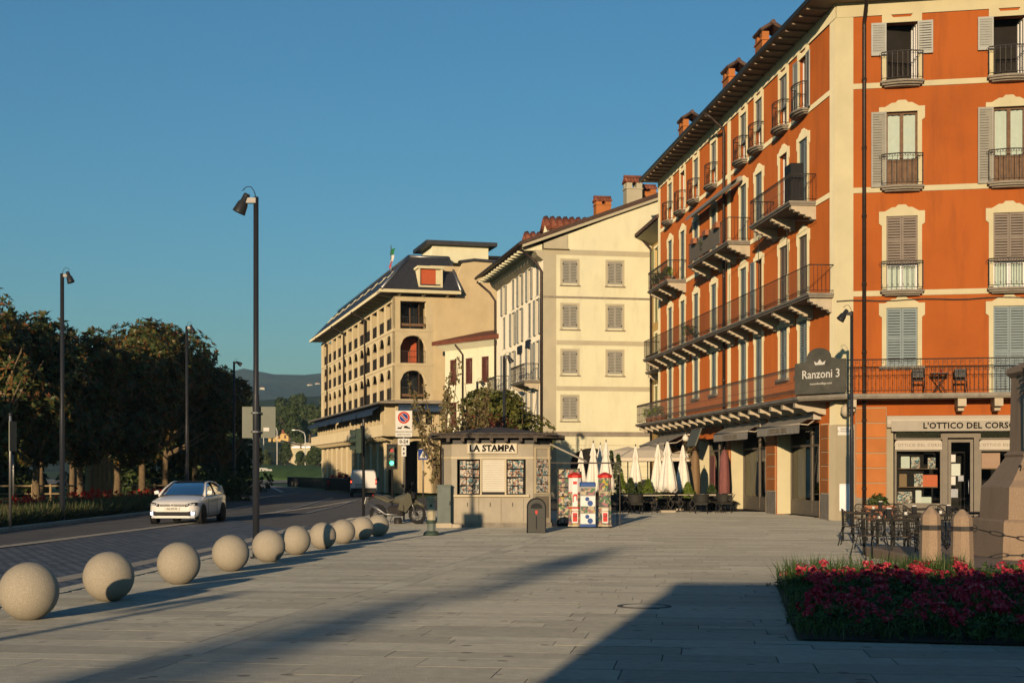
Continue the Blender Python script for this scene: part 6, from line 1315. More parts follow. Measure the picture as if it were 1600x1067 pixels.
# delivery van
VP = G(568, 775); MV = T((VP.x, VP.y, -.05)) @ RZ(6); va = thing('delivery_van', 'white panel van driving away with its tail lamps lit', 'van', MV)
sv = [(0, .86, .40, 1.74), (.04, .90, .34, 1.80), (.5, .92, .3, 1.86), (2.6, .92, .3, 1.86), (3.2, .90, .3, 1.78), (3.7, .88, .3, 1.15), (4.5, .84, .32, .95), (4.65, .72, .4, .8)]
ob('body', MB().loft([[p for p in ring_sym([(0, y, zb), (w_ * .95, y, zb), (w_, y, zb + .15), (w_, y, zb + (zt - zb) * .5), (w_ * .9, y, zt - .12), (w_ * .78, y, zt - .01), (0, y, zt)])][::-1] for y, w_, zb, zt in sv], True, True), 'car_white', va)
ob('bumper', MB().bbox(-.88, .88, -.06, .1, .36, .62, .03), 'black_plastic', va); ob('door_seam', MB().box(.1, .112, -.012, .02, .62, 1.68), 'black_plastic', va); ob('number_plate', MB().box(-.5, -.02, -.015, 0.02, .7, .81), 'sign_white', va); ob('plate_recess', MB().box(-.56, .04, -.008, .02, .66, .9), 'machine_grey', va)
for s in (-1, 1):
    tl = ob('tail_lamp', MB().bbox(min(s * .80, s * .9), max(s * .80, s * .9), -.015, .06, .86, 1.26, .01), 'red_lens', va); ob('lit_lamp', MB().box(min(s * .815, s * .885), max(s * .815, s * .885), -.03, -.016, .98, 1.12), 'lamp_tail', tl)
    ob('door_window', MB().quad((s * .923, 2.7, 1.15), (s * .923, 3.4, 1.15), (s * .905, 3.2, 1.6), (s * .913, 2.75, 1.66)), 'tinted', va); ob('door_panel', MB().box(min(s * .12, s * .72), max(s * .12, s * .72), .012, .03, 1.05, 1.6), 'white_paint', va); ob('wing_mirror', MB().bbox(min(s * .98, s * 1.12), max(s * .98, s * 1.12), 3.3, 3.42, 1.1, 1.35, .02), 'black_plastic', va)
    for y in (.85, 3.75): wheel(va, MV @ T((s * .82, y, .33)) @ RZ(0 if s > 0 else 180), .33, .2)
# motorcycle
MP = G(622, 818); MM = T((MP.x, MP.y, 0)) @ RZ(-22) @ RX(6); mo = thing('motorcycle', 'grey adventure motorcycle parked on its stand beside the granite balls', 'motorcycle', MM)
def torus(R_, r_, n=26, k=8):
    m = MB(); rings = []
    for i in range(n + 1):
        a = 6.2832 * i / n; rings.append([((R_ + r_ * math.cos(b_)) * math.cos(a), r_ * math.sin(b_) * 1.0, (R_ + r_ * math.cos(b_)) * math.sin(a)) for b_ in [6.2832 * j / k for j in range(k)]])
    return m.loft(rings, False, True)
for x, wr_ in ((-.72, .06), (.72, .05)):
    w_ = ob('wheel', torus(.27, wr_), 'rubber', mo, MM @ T((x, 0, .32))); m = torus(.215, .018)
    for k in range(10): a = 6.2832 * k / 10; m.tube([(.03 * math.cos(a), 0, .03 * math.sin(a)), (.21 * math.cos(a), 0, .21 * math.sin(a))], .008, 4)
    ob('rim', m, 'rim', w_, MM @ T((x, 0, .32))); ob('hub', MB().lathe([(.04, -.06), (.04, .06)], 10, True, True), 'rim', w_, MM @ T((x, 0, .32)) @ RX(90)); ob('brake_disc', torus(.11, .02), 'zinc', w_, MM @ T((x, -.06, .32)))
ob('engine', MB().bbox(-.28, .22, -.17, .17, .28, .62, .05).lathe([(.11, -.2), (.13, -.19), (.13, .19), (.11, .2)], 12), 'moto_dark', mo); ob('frame', MB().tube([(-.72, -.1, .32), (-.25, -.13, .42), (0, -.12, .3), (.3, -.1, .36), (.45, -.05, .85)], .028, 6).tube([(-.72, .1, .32), (-.25, .13, .42), (.3, .1, .36), (.45, .05, .85)], .028, 6).tube([(.45, 0, .9), (-.2, 0, .72), (-.7, 0, .86)], .03, 6), 'moto_dark', mo)
for s in (-1, 1): ob('fork', MB().tube([(.72, s * .085, .32), (.5, s * .085, .95)], [.032, .026], 8), 'zinc', mo)
ob('fuel_tank', MB().loft([[(x, y * w_, z0 + z * h_) for y, z in ((-1, .3), (-.8, .8), (-.3, 1), (.3, 1), (.8, .8), (1, .3), (.7, 0), (-.7, 0))] for x, w_, z0, h_ in ((-.15, .1, .72, .12), (.0, .17, .68, .24), (.25, .2, .64, .36), (.45, .15, .72, .3), (.52, .08, .8, .2))], True, True), 'moto_grey', mo)
for s in (-1, 1):
    ob('side_fairing', MB().prism([(.12, .5), (.42, .42), (.66, .72), (.62, 1.0), (.5, 1.08), (.38, .9), (.2, .74)], min(s * .17, s * .21), max(s * .17, s * .21), 'y'), 'moto_grey', mo); ob('tail_panel', MB().prism([(-.3, .72), (-.1, .8), (-.35, .93), (-.72, .98), (-.78, .92)], min(s * .1, s * .13), max(s * .1, s * .13), 'y'), 'moto_grey', mo)
ob('seat', MB().loft([[(x, y, z + (0 if abs(y) > .1 else .03)) for y in (-.14, -.1, .1, .14)] + [(x, .1, z - .09), (x, -.1, z - .09)] for x, z in ((.02, .86), (-.2, .84), (-.45, .9), (-.8, .99))], True, True), 'moto_dark', mo); ob('fender', MB().tube([(1.0, 0, .58), (.78, 0, .71), (.52, 0, .64)], [.05, .07, .05], 6), 'moto_grey', mo)
ob('windscreen', MB().loft([[(.6, y, 1.02) for y in (-.12, 0, .12)], [(.5, y * .9, 1.3) for y in (-.12, 0, .12)]], False, True, False), 'glass_dark', mo); ob('headlamp', MB().bbox(.56, .7, -.11, .11, .86, 1.04, .03), 'black_plastic', mo); ob('handlebar', MB().tube([(.36, -.4, 1.1), (.44, -.2, 1.12), (.46, 0, 1.05), (.44, .2, 1.12), (.36, .4, 1.1)], .018, 6), 'black_metal', mo)
for s in (-1, 1): ob('mirror', MB().tube([(.4, s * .3, 1.1), (.42, s * .36, 1.3)], .01, 4).lathe([(.001, 0), (.06, .01), (.06, .03), (.001, .04)], 10, True, True), 'black_metal', mo) if False else ob('mirror', MB().tube([(.4, s * .3, 1.1), (.42, s * .36, 1.28)], .01, 4).bbox(.4, .44, s * .36 - .07, s * .36 + .07, 1.26, 1.36, .01), 'black_metal', mo)
ob('exhaust', MB().tube([(.1, -.18, .32), (-.35, -.2, .34), (-.6, -.2, .5), (-.95, -.2, .68)], [.03, .035, .06, .065], 8), 'zinc', mo); ob('tail_bracket', MB().tube([(-.78, 0, .95), (-1.05, 0, .82)], .025, 5), 'moto_dark', mo); ob('number_plate', MB().box(-1.16, -1.14, -.09, .09, .55, .78), 'sign_white', mo, MM @ RY(18) @ T((-.18, 0, -.28))); ob('tail_lamp', MB().box(-.88, -.84, -.05, .05, .93, .98), 'red_lens', mo); ob('side_stand', MB().tube([(-.12, -.12, .3), (-.2, -.38, -.03)], .014, 5), 'zinc', mo); ob('engine_guard', MB().tube([(.3, -.2, .3), (.36, -.24, .55), (.3, -.18, .72)], .014, 5), 'black_metal', mo)
# ================================================================ café furniture
def mesh_chair(M, label, group):
    t = thing('cafe_chair', label, 'chair', M, group)
    def seat(): 
        m = MB(); m.prism([(.23 * math.cos(a), .22 * math.sin(a)) for a in [6.2832 * k / 16 for k in range(16)]], .435, .45, 'z'); return m
    ob('seat', cached(('cseat',), seat), 'chair_metal', t)
    def back():
        m = MB(); A = [math.pi * (.08 + .84 * k / 12) for k in range(13)]
        loop = [(.26 * math.cos(a), .2 * math.sin(a) + .02, .62 + .23 * math.sin(a)) for a in A]; m.tube(loop, .013, 5)
        for k in range(1, 12): x, y, z = loop[k]; m.tube([(x, y, z), (x * .82, y * .95, .45)], .005, 3, False)
        for q in (.5, .56, .62, .68, .74):
            pts = [(x * (.82 + .18 * (q - .45) / (z - .45 + 1e-6)), y, q) for x, y, z in loop if z > q]
            if len(pts) > 2: m.tube(pts, .005, 3, False)
        return m
    ob('backrest', cached(('cback',), back), 'chair_metal', t)
    for s in (-1, 1):
        ob('armrest', cached(('carm', s), lambda: MB().tube([(s * .258, .07, .67), (s * .27, -.08, .65), (s * .25, -.2, .62), (s * .235, -.21, .45)], .013, 5)), 'chair_metal', t)
        for yy, ex in ((-.18, -.26), (.18, .27)): ob('leg', cached(('cleg', s, yy), lambda: MB().tube([(s * .2, yy, .44), (s * .25, ex, 0)], .012, 5)), 'chair_metal', t)
    return t
def cafe_table(M, label, group, top='table_wood', w_=.35):
    t = thing('cafe_table', label, 'table', M, group); ob('tabletop', cached(('ctop', w_), lambda: MB().bbox(-w_, w_, -w_, w_, .71, .74, .006)), top, t); ob('rim', cached(('crim', w_), lambda: MB().box(-w_ - .01, w_ + .01, -w_ - .012, -w_ - .001, .69, .738)), 'chair_metal', t)
    for sx in (-1, 1):
        for sy in (-1, 1): ob('leg', cached(('ctleg', sx, sy, w_), lambda: MB().box(sx * (w_ - .03) - .02, sx * (w_ - .03) + .02, sy * (w_ - .03) - .02, sy * (w_ - .03) + .02, 0, .71)), 'chair_metal', t)
    return t
TB = [(1384, 868, 'front table of the optician side terrace, behind the flower bed'), (1344, 846, 'small table beside the terrace chair nearest the shop windows'), (1424, 856, 'table behind the first granite post'), (1372, 838, 'back table in front of the terracotta pot'), (1478, 852, 'table between the two granite posts'), (1522, 846, 'table close to the monument base'), (1440, 836, 'back table before the optician door')]
CH = [(1330, 852, 70), (1358, 874, 200), (1412, 876, 160), (1400, 846, 20), (1362, 858, -60), (1436, 866, 150), (1452, 850, -90), (1410, 836, 10), (1350, 836, 30), (1390, 834, 190), (1494, 860, 170), (1506, 846, 60), (1462, 838, 0), (1536, 852, -70), (1425, 842, 100), (1480, 838, 20)]
WH = ['at the terrace end nearest the street shops', 'with its back to the flower bed, first along the bed', 'with its back to the flower bed, second along the bed', 'behind the front table, facing the camera', 'sideways between the two nearest tables', 'just behind the first granite post', 'sideways behind the gap of the two granite posts', 'before the terracotta pot', 'beside the terracotta pot, nearest the lamp post', 'tucked under the back table near the pot', 'behind the second granite post', 'between the second granite post and the monument', 'before the optician door', 'against the monument base', 'sideways behind the table of the first granite post', 'deepest in the terrace, under the optician door']
for x, y, lb in TB: p = G(x, y); cafe_table(T(p) @ RZ(10), lb, 'terrace tables'); 
for (x, y, a), s in zip(CH, WH): p = G(x, y); mesh_chair(T(p) @ RZ(a), 'dark metal terrace chair ' + s, 'terrace chairs')
for i, (x, y, lb) in enumerate(((1384, 868, 'dark napkin holder on the front terrace table'), (1424, 856, 'dark napkin holder on the table behind the first granite post'), (1372, 838, 'dark napkin holder on the table by the terracotta pot'), (1478, 852, 'dark napkin holder on the table between the granite posts'))):
    p = G(x, y); t = thing('napkin_holder', lb, 'napkin holder', T((p.x + .06, p.y, p.z + .741)), 'table things'); ob('body', MB().bbox(-.05, .05, -.04, .04, 0, .19, .008), 'black_plastic', t); ob('napkins', MB().box(-.045, .045, -.025, .025, .19, .215), 'sign_white', t)
    t = thing('ashtray', lb.replace('dark napkin holder', 'small pale cup'), 'cup', T((p.x - .14, p.y - .05, p.z + .741)), 'table things'); ob('cup', MB().lathe([(.03, 0), (.04, .07), (.036, .07), (.026, .01)], 10), 'sign_white', t); ob('saucer', MB().lathe([(.02, 0), (.06, .008), (.058, .012), (.02, .004)], 12), 'sign_white', t)
p = FR @ Vector((1.45, -.55, 0)); t = thing('plant_pot', 'long terracotta pot with a low green shrub against the orange pier', 'planter', T((p.x, p.y, 0)) @ RZ(-11))
ob('pot', MB().loft([[(x * k, y * k2, z) for x, y in ((-.5, -.22), (.5, -.22), (.5, .22), (-.5, .22))] for k, k2, z in ((.8, .8, 0), (.95, .95, .48), (1.05, 1.1, .48), (1.05, 1.1, .56), (.95, .95, .56), (.93, .93, .5))]), 'planter_pot', t)
c, nn = crown_points(160, .42, .2, .68, 10, 91); c[:, 1] *= .5; ob('foliage', leaf_mesh('foliage', c, nn, 6, .1, .05, (.1, 1.0), 91), 'mid_leaf', t)
# ================================================================ monument, granite posts and chain
MX, MY = 9.35, 24.6; mz = gz(23) + .14
tag(ob('monument_step', MB().bbox(6.95, 14, 20.6, 28, -.02, mz, .02), 'pink_granite'), kind='structure')
mo_ = thing('monument', 'pink granite monument base with bronze garland at the frame edge', 'monument', T((MX, MY, mz)))
def octa(h, c): return [(-h + c, -h), (h - c, -h), (h, -h + c), (h, h - c), (h - c, h), (-h + c, h), (-h, h - c), (-h, -h + c)]
def oz(h, c, z): return [(x, y, z) for x, y in octa(h, c)]
ob('base_block', MB().loft([oz(1.16, .3, 0), oz(1.13, .3, .62), oz(1.1, .3, .66)]), 'pink_granite', mo_); ob('upper_block', MB().loft([oz(1.02, .28, .66), oz(1.0, .28, 1.2), oz(.98, .28, 1.23)]), 'pink_granite', mo_); ob('shoulder', MB().loft([oz(.98, .27, 1.23), oz(.9, .27, 1.32), oz(.66, .2, 1.72), oz(.68, .2, 1.76), oz(.62, .19, 1.82)]), 'pink_granite', mo_)
ob('shaft', MB().loft([oz(.6, .19, 1.82), oz(.58, .19, 3.1)]), 'pink_granite', mo_); ob('cap', MB().loft([oz(.58, .19, 3.1), oz(.66, .21, 3.18), oz(.64, .21, 3.27), oz(.45, .18, 3.36), oz(.3, .14, 3.4)]), 'pink_granite', mo_)
ob('scroll', MB().loft([[(x, y, z) for x, y in ((-.12, -.03), (.12, -.03), (.1, .06), (-.1, .06))] for z in (1.85, 1.95, 2.75, 2.85)], True), 'machine_grey', mo_, T((MX - .57, MY - .57, mz)) @ RZ(-45))
r9 = np.random.default_rng(4); cc = np.stack([-.56 + r9.normal(0, .05, 60), -.56 + r9.normal(0, .05, 60), 2.55 + r9.uniform(0, .62, 60)], 1)
ob('garland', leaf_mesh('garland', cc, r9.normal(size=(60, 3)), 5, .12, .06, (.0, 1), 4), 'moto_dark', mo_); ob('garland', leaf_mesh('garland', cc * np.array([.55, 1, 1]) + np.array([.25, -.06, .1]), r9.normal(size=(60, 3)), 5, .1, .05, (.0, 1), 5), 'moto_dark', mo_)
cc = np.stack([-.56 + r9.normal(0, .07, 30), -.74 + r9.normal(0, .06, 30), 1.5 + r9.normal(0, .06, 30)], 1); ob('bronze_sprig', leaf_mesh('sprig', cc, r9.normal(size=(30, 3)), 4, .09, .04, (.0, 1), 6), 'moto_dark', mo_)
gp = []
for x, y, lb in ((1454, 892, 'faceted granite post nearest the terrace, first of two before the monument'), (1503, 906, 'faceted granite post nearest the monument, with an iron band')):
    Zp = 22.1 if x < 1480 else 20.95; X = (x - 800) * Zp / FPX; zb = gz(Zp) + (.1 if x > 1480 else 0)
    t = thing('granite_post', lb, 'bollard', T((X, Zp, zb))); hp_ = 1.05 if x < 1480 else .93
    def o8(r_, z): return [(r_ * math.cos(a), r_ * math.sin(a), z) for a in [math.pi / 8 + k * math.pi / 4 for k in range(8)]]
    if x > 1480: ob('plinth', MB().bbox(-.24, .24, -.24, .24, -.12, 0, .01), 'pink_granite', t)
    ob('shaft', MB().loft([o8(.175, 0), o8(.15, hp_ * .86), o8(.13, hp_ * .9), o8(.03, hp_)]), 'pink_granite', t); ob('iron_band', MB().loft([o8(.162, hp_ * .66), o8(.164, hp_ * .67), o8(.162, hp_ * .73), o8(.16, hp_ * .735)], False), 'iron', t)
    ob('ring', MB().tube([(.17 + .05 * math.cos(a), -.02, hp_ * .7 + .05 * math.sin(a)) for a in [6.2832 * k / 10 for k in range(11)]], .01, 5), 'iron', t); gp.append((X, Zp, zb + hp_ * .7))
def chain(label, a, b_, sag):
    t = thing('chain', label, 'chain', T(a)); n = 15; a, b_ = Vector(a), Vector(b_)
    for i in range(n):
        f = (i + .5) / n; p = a.lerp(b_, f) - Vector((0, 0, sag * 4 * f * (1 - f))); q = a.lerp(b_, f + .03) - Vector((0, 0, sag * 4 * (f + .03) * (1 - f - .03)))
        d = (q - p).normalized(); rot = d.to_track_quat('X', 'Z').to_matrix().to_4x4(); L_ = (b_ - a).length / n * .62
        lk = MB().tube([(L_ * math.cos(k), .03 * math.sin(k), 0) for k in [6.2832 * j / 10 for j in range(11)]], .0085, 4)
        ob('link', lk, 'iron', t, T(p) @ rot @ RX(90 * (i % 2)))
chain('iron chain hanging between the two granite posts', (gp[0][0] + .2, gp[0][1], gp[0][2]), (gp[1][0] - .18, gp[1][1], gp[1][2]), .3)
chain('iron chain from the second granite post round the monument', (gp[1][0] + .2, gp[1][1], gp[1][2]), (MX + .8, 21.6, mz + .62), .22)
# ================================================================ flower bed in the foreground
def rose_kind(seed):
    r = np.random.default_rng(seed); n = 70; c = np.stack([r.normal(0, .19, n), r.normal(0, .19, n), r.uniform(.02, .3, n)], 1); nn = c * np.array([2, 2, .4]) + r.normal(size=(n, 3)) * .3 + np.array([0, 0, .3])
    fo = leaf_mesh('foliage', c, nn, 5, .085, .028, (.2, 1.1), seed); fo.materials.append(MAT['oleander_leaf'])
    C = []; N_ = []
    for k in range(r.integers(4, 11)):
        a = r.uniform(0, 6.28); q = r.uniform(.02, .33); p = np.array([q * math.cos(a), q * math.sin(a), r.uniform(.2, .44)]); k2 = r.uniform(.6, 1.3)
        for j in range(int(14 * k2)): d = r.normal(size=3); d /= np.linalg.norm(d); C.append(p + d * np.array([.075, .075, .05]) * k2); N_.append(d + np.array([0, -.1, .5]))
    fl_ = leaf_mesh('blossom', np.array(C), np.array(N_), 5, .042, .046, (.1, .75), seed + 1); fl_.materials.append(MAT['petal']); return fo, fl_
RK = [rose_kind(100 + 7 * i) for i in range(7)]
rb = random.Random(21); cnt = 0; spots = []
while len(spots) < 92 and cnt < 8000:
    cnt += 1; y = rb.uniform(10.6, 20.2); x = rb.uniform(2.5, 9.2)
    if not inside((x, y), BED) or not inside((x - .3, y - .22), BED) or not inside((x, y + .15), BED): continue
    if 800 + FPX * x / y > 1720: continue
    if any((x - a) ** 2 + (y - b_) ** 2 < .40 ** 2 for a, b_ in spots): continue
    spots.append((x, y))
for i, (x, y) in enumerate(spots):
    k = RK[i % 7]; s = rb.uniform(.66, .92); t = thing('flowering_shrub', 'low pink flowering shrub in the foreground bed', 'shrub', T((x, y, gz(y) + .015)) @ RZ(rb.uniform(0, 360)) @ Matrix.Diagonal((s, s, s * rb.uniform(.65, 1.05), 1)), 'pink shrubs of the foreground bed'); ob('foliage', k[0], None, t); ob('blossom', k[1], None, t)
C = []
for i in range(9000):
    y = rb.uniform(9.8, 20.4); x = rb.uniform(2.4, 10)
    if inside((x, y), BED) and 800 + FPX * x / y < 1740: C.append((x, y, gz(y) + .01))
Cn = np.array(C); tag(ob('bed_grass', leaf_mesh('bed_grass', Cn, np.tile([0, 0, 1.0], (len(Cn), 1)) + NR.normal(0, .12, (len(Cn), 3)), 3, .2, .010, (.75, 1.5), 31), 'grass_blade'), 'green grass growing between the pink shrubs', 'grass', kind='stuff')
C = []
for i in range(420):
    f = rb.random(); a, b_ = Vector(BED[1]), Vector(BED[2]); p = a.lerp(b_, f) + Vector((rb.uniform(-.05, .2), -rb.uniform(.02, .5))); C.append((p.x, p.y, gz(p.y) + .01))
Cn = np.array(C); tag(ob('tall_grass', leaf_mesh('tall_grass', Cn, np.tile([0, 0, 1.0], (len(Cn), 1)) + NR.normal(0, .15, (len(Cn), 3)), 4, .45, .012, (.8, 1.5), 32), 'grass_blade'), 'tall grass fringe along the back edge of the bed', 'grass', kind='stuff')
# verge across the road
C = []; D_ = []
for i in range(5200):
    y = 36 + 46 * rb.random(); xl = -15.5 if y < 64 else -15.5 - (y - 64) * .09
    C.append((xl - rb.random() ** 1.2 * 4.2, y, gz(y)))
Cn = np.array(C); tag(ob('verge_grass', leaf_mesh('verge_grass', Cn, np.tile([0, 0, 1.0], (len(Cn), 1)) + NR.normal(0, .2, (len(Cn), 3)), 7, .72, .035, (.55, 1.4), 33), 'dry_grass'), 'shaggy grass of the planted verge across the road', 'grass', kind='stuff')
C = []
for i in range(46):
    y = 42 + 36 * rb.random(); x = -17.6 - rb.random() * 2.2
    for j in range(14): C.append((x + rb.gauss(0, .35), y + rb.gauss(0, .35), .62 + rb.gauss(0, .12)))
Cn = np.array(C); tag(ob('verge_flowers', leaf_mesh('verge_flowers', Cn, NR.normal(size=(len(Cn), 3)), 5, .11, .08, (.1, .9), 34), 'red_petal'), 'red flowers along the planted verge', 'flowers', kind='stuff')
c, nn = crown_points(700, 2.0, .9, .7, 12, 92); t = thing('clipped_bush', 'dark low bush at the road bend behind the white hatchback', 'shrub', at(-17.6, 86)); ob('foliage', leaf_mesh('foliage', c, nn, 6, .22, .1, (.1, 1), 92), 'dark_leaf', t)
PZ = 80
for i, (x, hh, w_) in enumerate(((138, 2.1, .28), (147, 2.2, .24), (154, 2.1, .26), (161, 2.5, .24), (168, 2.45, .26), (175, 2.2, .24), (183, 2.3, .3))):
    q = P(x, 770, PZ + i * .4); t = thing('timber_post', '%s weathered timber post of the cluster under the magnolias, counted from the lamp' % ord_[i], 'post', at(q.x, q.y, 20 * i), 'timber posts under the trees'); ob('shaft', MB().loft([[(w_ * .6 * math.cos(a), w_ * .45 * math.sin(a), z + (.12 * math.cos(a + i) if z > 1 else 0)) for a in [6.2832 * k / 9 for k in range(9)]] for z in (0, hh * .5, hh)]), 'wood_post', t)
t = thing('park_fence', 'low timber fence in the park behind the verge', 'fence', at(-25, 76)); 
for i in range(12): ob('fence_post', MB().box(-.06, .06, -.06, .06, 0, 1.0), 'wood_post', t, at(-29 + i * .9, 80 + i * .35))
for z in (.45, .9): ob('fence_rail', MB().tube([(-29, 80, z), (-18.2, 84.2, z)], .05, 5), 'wood_post', t, Matrix())
# ================================================================ restaurant terrace under the orange house
def closed_parasol(label, px, Z, h=2.95, w_=.34, seed=0):
    X = (px - 800) * Z / FPX; t = thing('closed_parasol', label, 'parasol', at(X, Z, seed * 31), 'closed white parasols'); r = random.Random(seed)
    ph = [r.uniform(0, 6.28) for _ in range(4)]
    prof = [(.03, h), (.05, h - .06), (.10, h - .3), (.17, h - .55), (.12, h - .6), (.19, h - .9), (.26, h - 1.3), (.33, h - 1.75), (.36, h - 2.05)]
    rings = [[((r_ * w_ / .34) * (1 + .2 * math.cos(6 * a + ph[0]) + .08 * math.sin(13 * a + ph[1] + z)) * math.cos(a), (r_ * w_ / .34) * (1 + .2 * math.cos(6 * a + ph[0]) + .08 * math.sin(13 * a + ph[1] + z)) * math.sin(a), z - (.12 * (math.sin(6 * a + ph[2])) if z < h - 2 else 0)) for a in [6.2832 * k / 36 for k in range(36)]] for r_, z in prof]
    ob('canopy', MB().loft([q[::-1] for q in rings], True, True), 'canvas', t); ob('pole', MB().lathe([(.025, .05), (.025, h + .08), (.01, h + .1)], 8), 'chair_metal', t); ob('base', MB().bbox(-.32, .32, -.32, .32, 0, .09, .015), 'bracket_stone', t)
for i, (px, Z, h, lb) in enumerate(((1043, 60.5, 3.0, 'widest closed white parasol on a stone base, nearest on the restaurant terrace'), (1028, 64, 2.95, 'closed white parasol just behind the widest one'), (1067, 63.5, 2.9, 'closed white parasol half in shade, nearest the shop door'), (993, 66, 2.9, 'single slim closed white parasol in the middle of the terrace'), (947, 61, 3.0, 'closed white parasol right behind the toy capsule towers'), (938, 65, 2.95, 'closed white parasol second from the kiosk'), (927, 63, 3.0, 'closed white parasol nearest the kiosk awning'), (908, 66, 2.7, 'closed white parasol seen under the kiosk awning'))):
    closed_parasol(lb, px, Z, h, .36 if i == 0 else .3, i)
for px, Z, lb in ((981, 76, 'open beige parasol before the arched gateway wall'), (1012, 74, 'open beige parasol in the middle of the restaurant terrace'), (1048, 77, 'open beige parasol nearest the orange house')):
    X = (px - 800) * Z / FPX; t = thing('open_parasol', lb, 'parasol', at(X, Z), 'open beige parasols'); q = [(-1.6, -1.6), (1.6, -1.6), (1.6, 1.6), (-1.6, 1.6)]
    ob('canopy', MB().loft([[(x, y, 2.25) for x, y in q], [(x, y, 2.42) for x, y in q], [(x * .55, y * .55, 2.82) for x, y in q], [(x * .02, y * .02, 3.05) for x, y in q]], False), 'parasol_beige', t); ob('pole', MB().lathe([(.03, 0), (.03, 3.05)], 8), 'chair_metal', t); ob('base', MB().bbox(-.35, .35, -.35, .35, 0, .1, .02), 'slab_stone', t)
WCH = 'wicker'
def wicker_chair(M, label):
    t = thing('wicker_chair', label, 'chair', M, 'wicker terrace chairs'); ob('seat', cached(('wseat',), lambda: MB().bbox(-.27, .27, -.25, .25, .36, .46, .03)), 'wicker', t); ob('backrest', cached(('wback',), lambda: MB().loft([[(.3 * math.cos(a) * k, .28 * math.sin(a) * k, z) for a in [math.pi * (-.05 + 1.1 * j / 10) for j in range(11)]] for k, z in ((.95, .46), (1.08, .78), (1.02, .79), (.88, .46))], False, True, False)), 'wicker', t)
    for sx in (-1, 1):
        for sy in (-1, 1): ob('leg', cached(('wleg', sx, sy), lambda: MB().tube([(sx * .22, sy * .2, .37), (sx * .25, sy * .24, 0)], .016, 5)), 'chair_metal', t)
def iron_table(M, label, L_=.55):
    t = thing('iron_table', label, 'table', M, 'iron legged terrace tables'); ob('tabletop', cached(('itop', L_), lambda: MB().bbox(-L_, L_, -.35, .35, .72, .75, .006)), 'bracket_stone', t)
    for s in (-1, 1):
        ob('leg', cached(('ileg', s, L_), lambda: MB().tube([(s * (L_ - .15) + .12 * math.cos(k * .9 + (0 if s > 0 else math.pi)), 0, .72 - .72 * k / 7) for k in range(8)], .02, 5).tube([(s * (L_ - .15) - .12 * math.cos(k * .9 + (0 if s > 0 else math.pi)), 0, .72 - .72 * k / 7) for k in range(8)], .02, 5)), 'iron', t)
for i, (px, Z) in enumerate(((965, 60), (1000, 59.5), (1026, 60.5), (1085, 61), (1104, 60), (1122, 62))): iron_table(at((px - 800) * Z / FPX, Z), '%s iron legged table of the restaurant terrace, counted from the kiosk' % ord_[i], .75)
for i, (px, Z, a) in enumerate(((958, 58.8, 160), (980, 61.5, 20), (993, 58.5, 190), (1012, 61, 10), (1060, 62, 60), (1096, 58.8, 170), (1112, 61.6, 30), (1130, 59.6, 110), (1139, 61.4, 60), (975, 64, 0), (1075, 64, 0))): wicker_chair(at((px - 800) * Z / FPX, Z, a), '%s dark wicker chair of the restaurant terrace, counted from the kiosk' % ord_[i])
def cone_plant(label, px, Z, h, r_, lm, seed):
    X = (px - 800) * Z / FPX; t = thing('potted_conifer', label, 'plant', at(X, Z), 'potted plants of the terrace'); g = np.random.default_rng(seed); n = 260; f = g.uniform(0, 1, n) ** .7; a = g.uniform(0, 6.28, n); q = r_ * (1 - f) * (.75 + .3 * g.uniform(0, 1, n)) + .02
    c = np.stack([q * np.cos(a), q * np.sin(a), .5 + f * h], 1); nn = np.stack([np.cos(a), np.sin(a), np.full(n, .8)], 1); ob('foliage', leaf_mesh('foliage', c, nn, 6, .11, .035, (.2, 1.1), seed), lm, t)
    ob('pot', MB().lathe([(.2, 0), (.27, .5), (.3, .5), (.3, .56), (.26, .56), (.25, .5)], 14), 'black_plastic', t)
for i, (px, Z, h, r_, lm) in enumerate(((970, 63.5, 1.1, .35, 'lime_leaf'), (986, 64, .9, .3, 'dark_leaf'), (1013, 63, .85, .32, 'lime_leaf'), (1038, 62.6, .7, .5, 'mid_leaf'), (1075, 63, .7, .4, 'lime_leaf'), (966, 68, 2.0, .4, 'dark_leaf'), (955, 69, 2.2, .4, 'dark_leaf'), (1000, 65, .7, .35, 'mid_leaf'), (1052, 65, .8, .4, 'mid_leaf'), (1112, 64, .6, .35, 'dark_leaf'))):
    cone_plant('%s potted plant among the restaurant tables, counted from the kiosk' % ord_[i] if i < 5 else ['tall dark conifer in a pot behind the toy machines', 'tallest potted conifer behind the kiosk rack', 'leafy pot behind the slim closed parasol', 'leafy pot behind the widest closed parasol', 'dark leafy pot beside the shop door'][i - 5], px, Z, h, r_, lm, 200 + i)
for i, (px, Z, mt, lb) in enumerate(((1132, 63.5, 'pink_cloth', 'furled red and pink banner stand beside the shop door'), (1086, 66, 'brown_box', 'tall brown folded parasol leaning by the shop entrance'))):
    X = (px - 800) * Z / FPX; t = thing('banner_stand', lb, 'banner', at(X, Z)); ob('cloth', MB().loft([[(r_ * (1 + .2 * math.cos(4 * a)) * math.cos(a), r_ * math.sin(a), z) for a in [6.2832 * k / 16 for k in range(16)]] for r_, z in ((.06, 2.7), (.16, 2.4), (.22, 1.2), (.2, .4), (.1, .3))], True, True), mt, t); ob('pole', MB().lathe([(.02, 0), (.02, 2.85)], 8), 'iron', t); ob('foot', MB().bbox(-.2, .2, -.2, .2, 0, .06, .01), 'black_plastic', t)
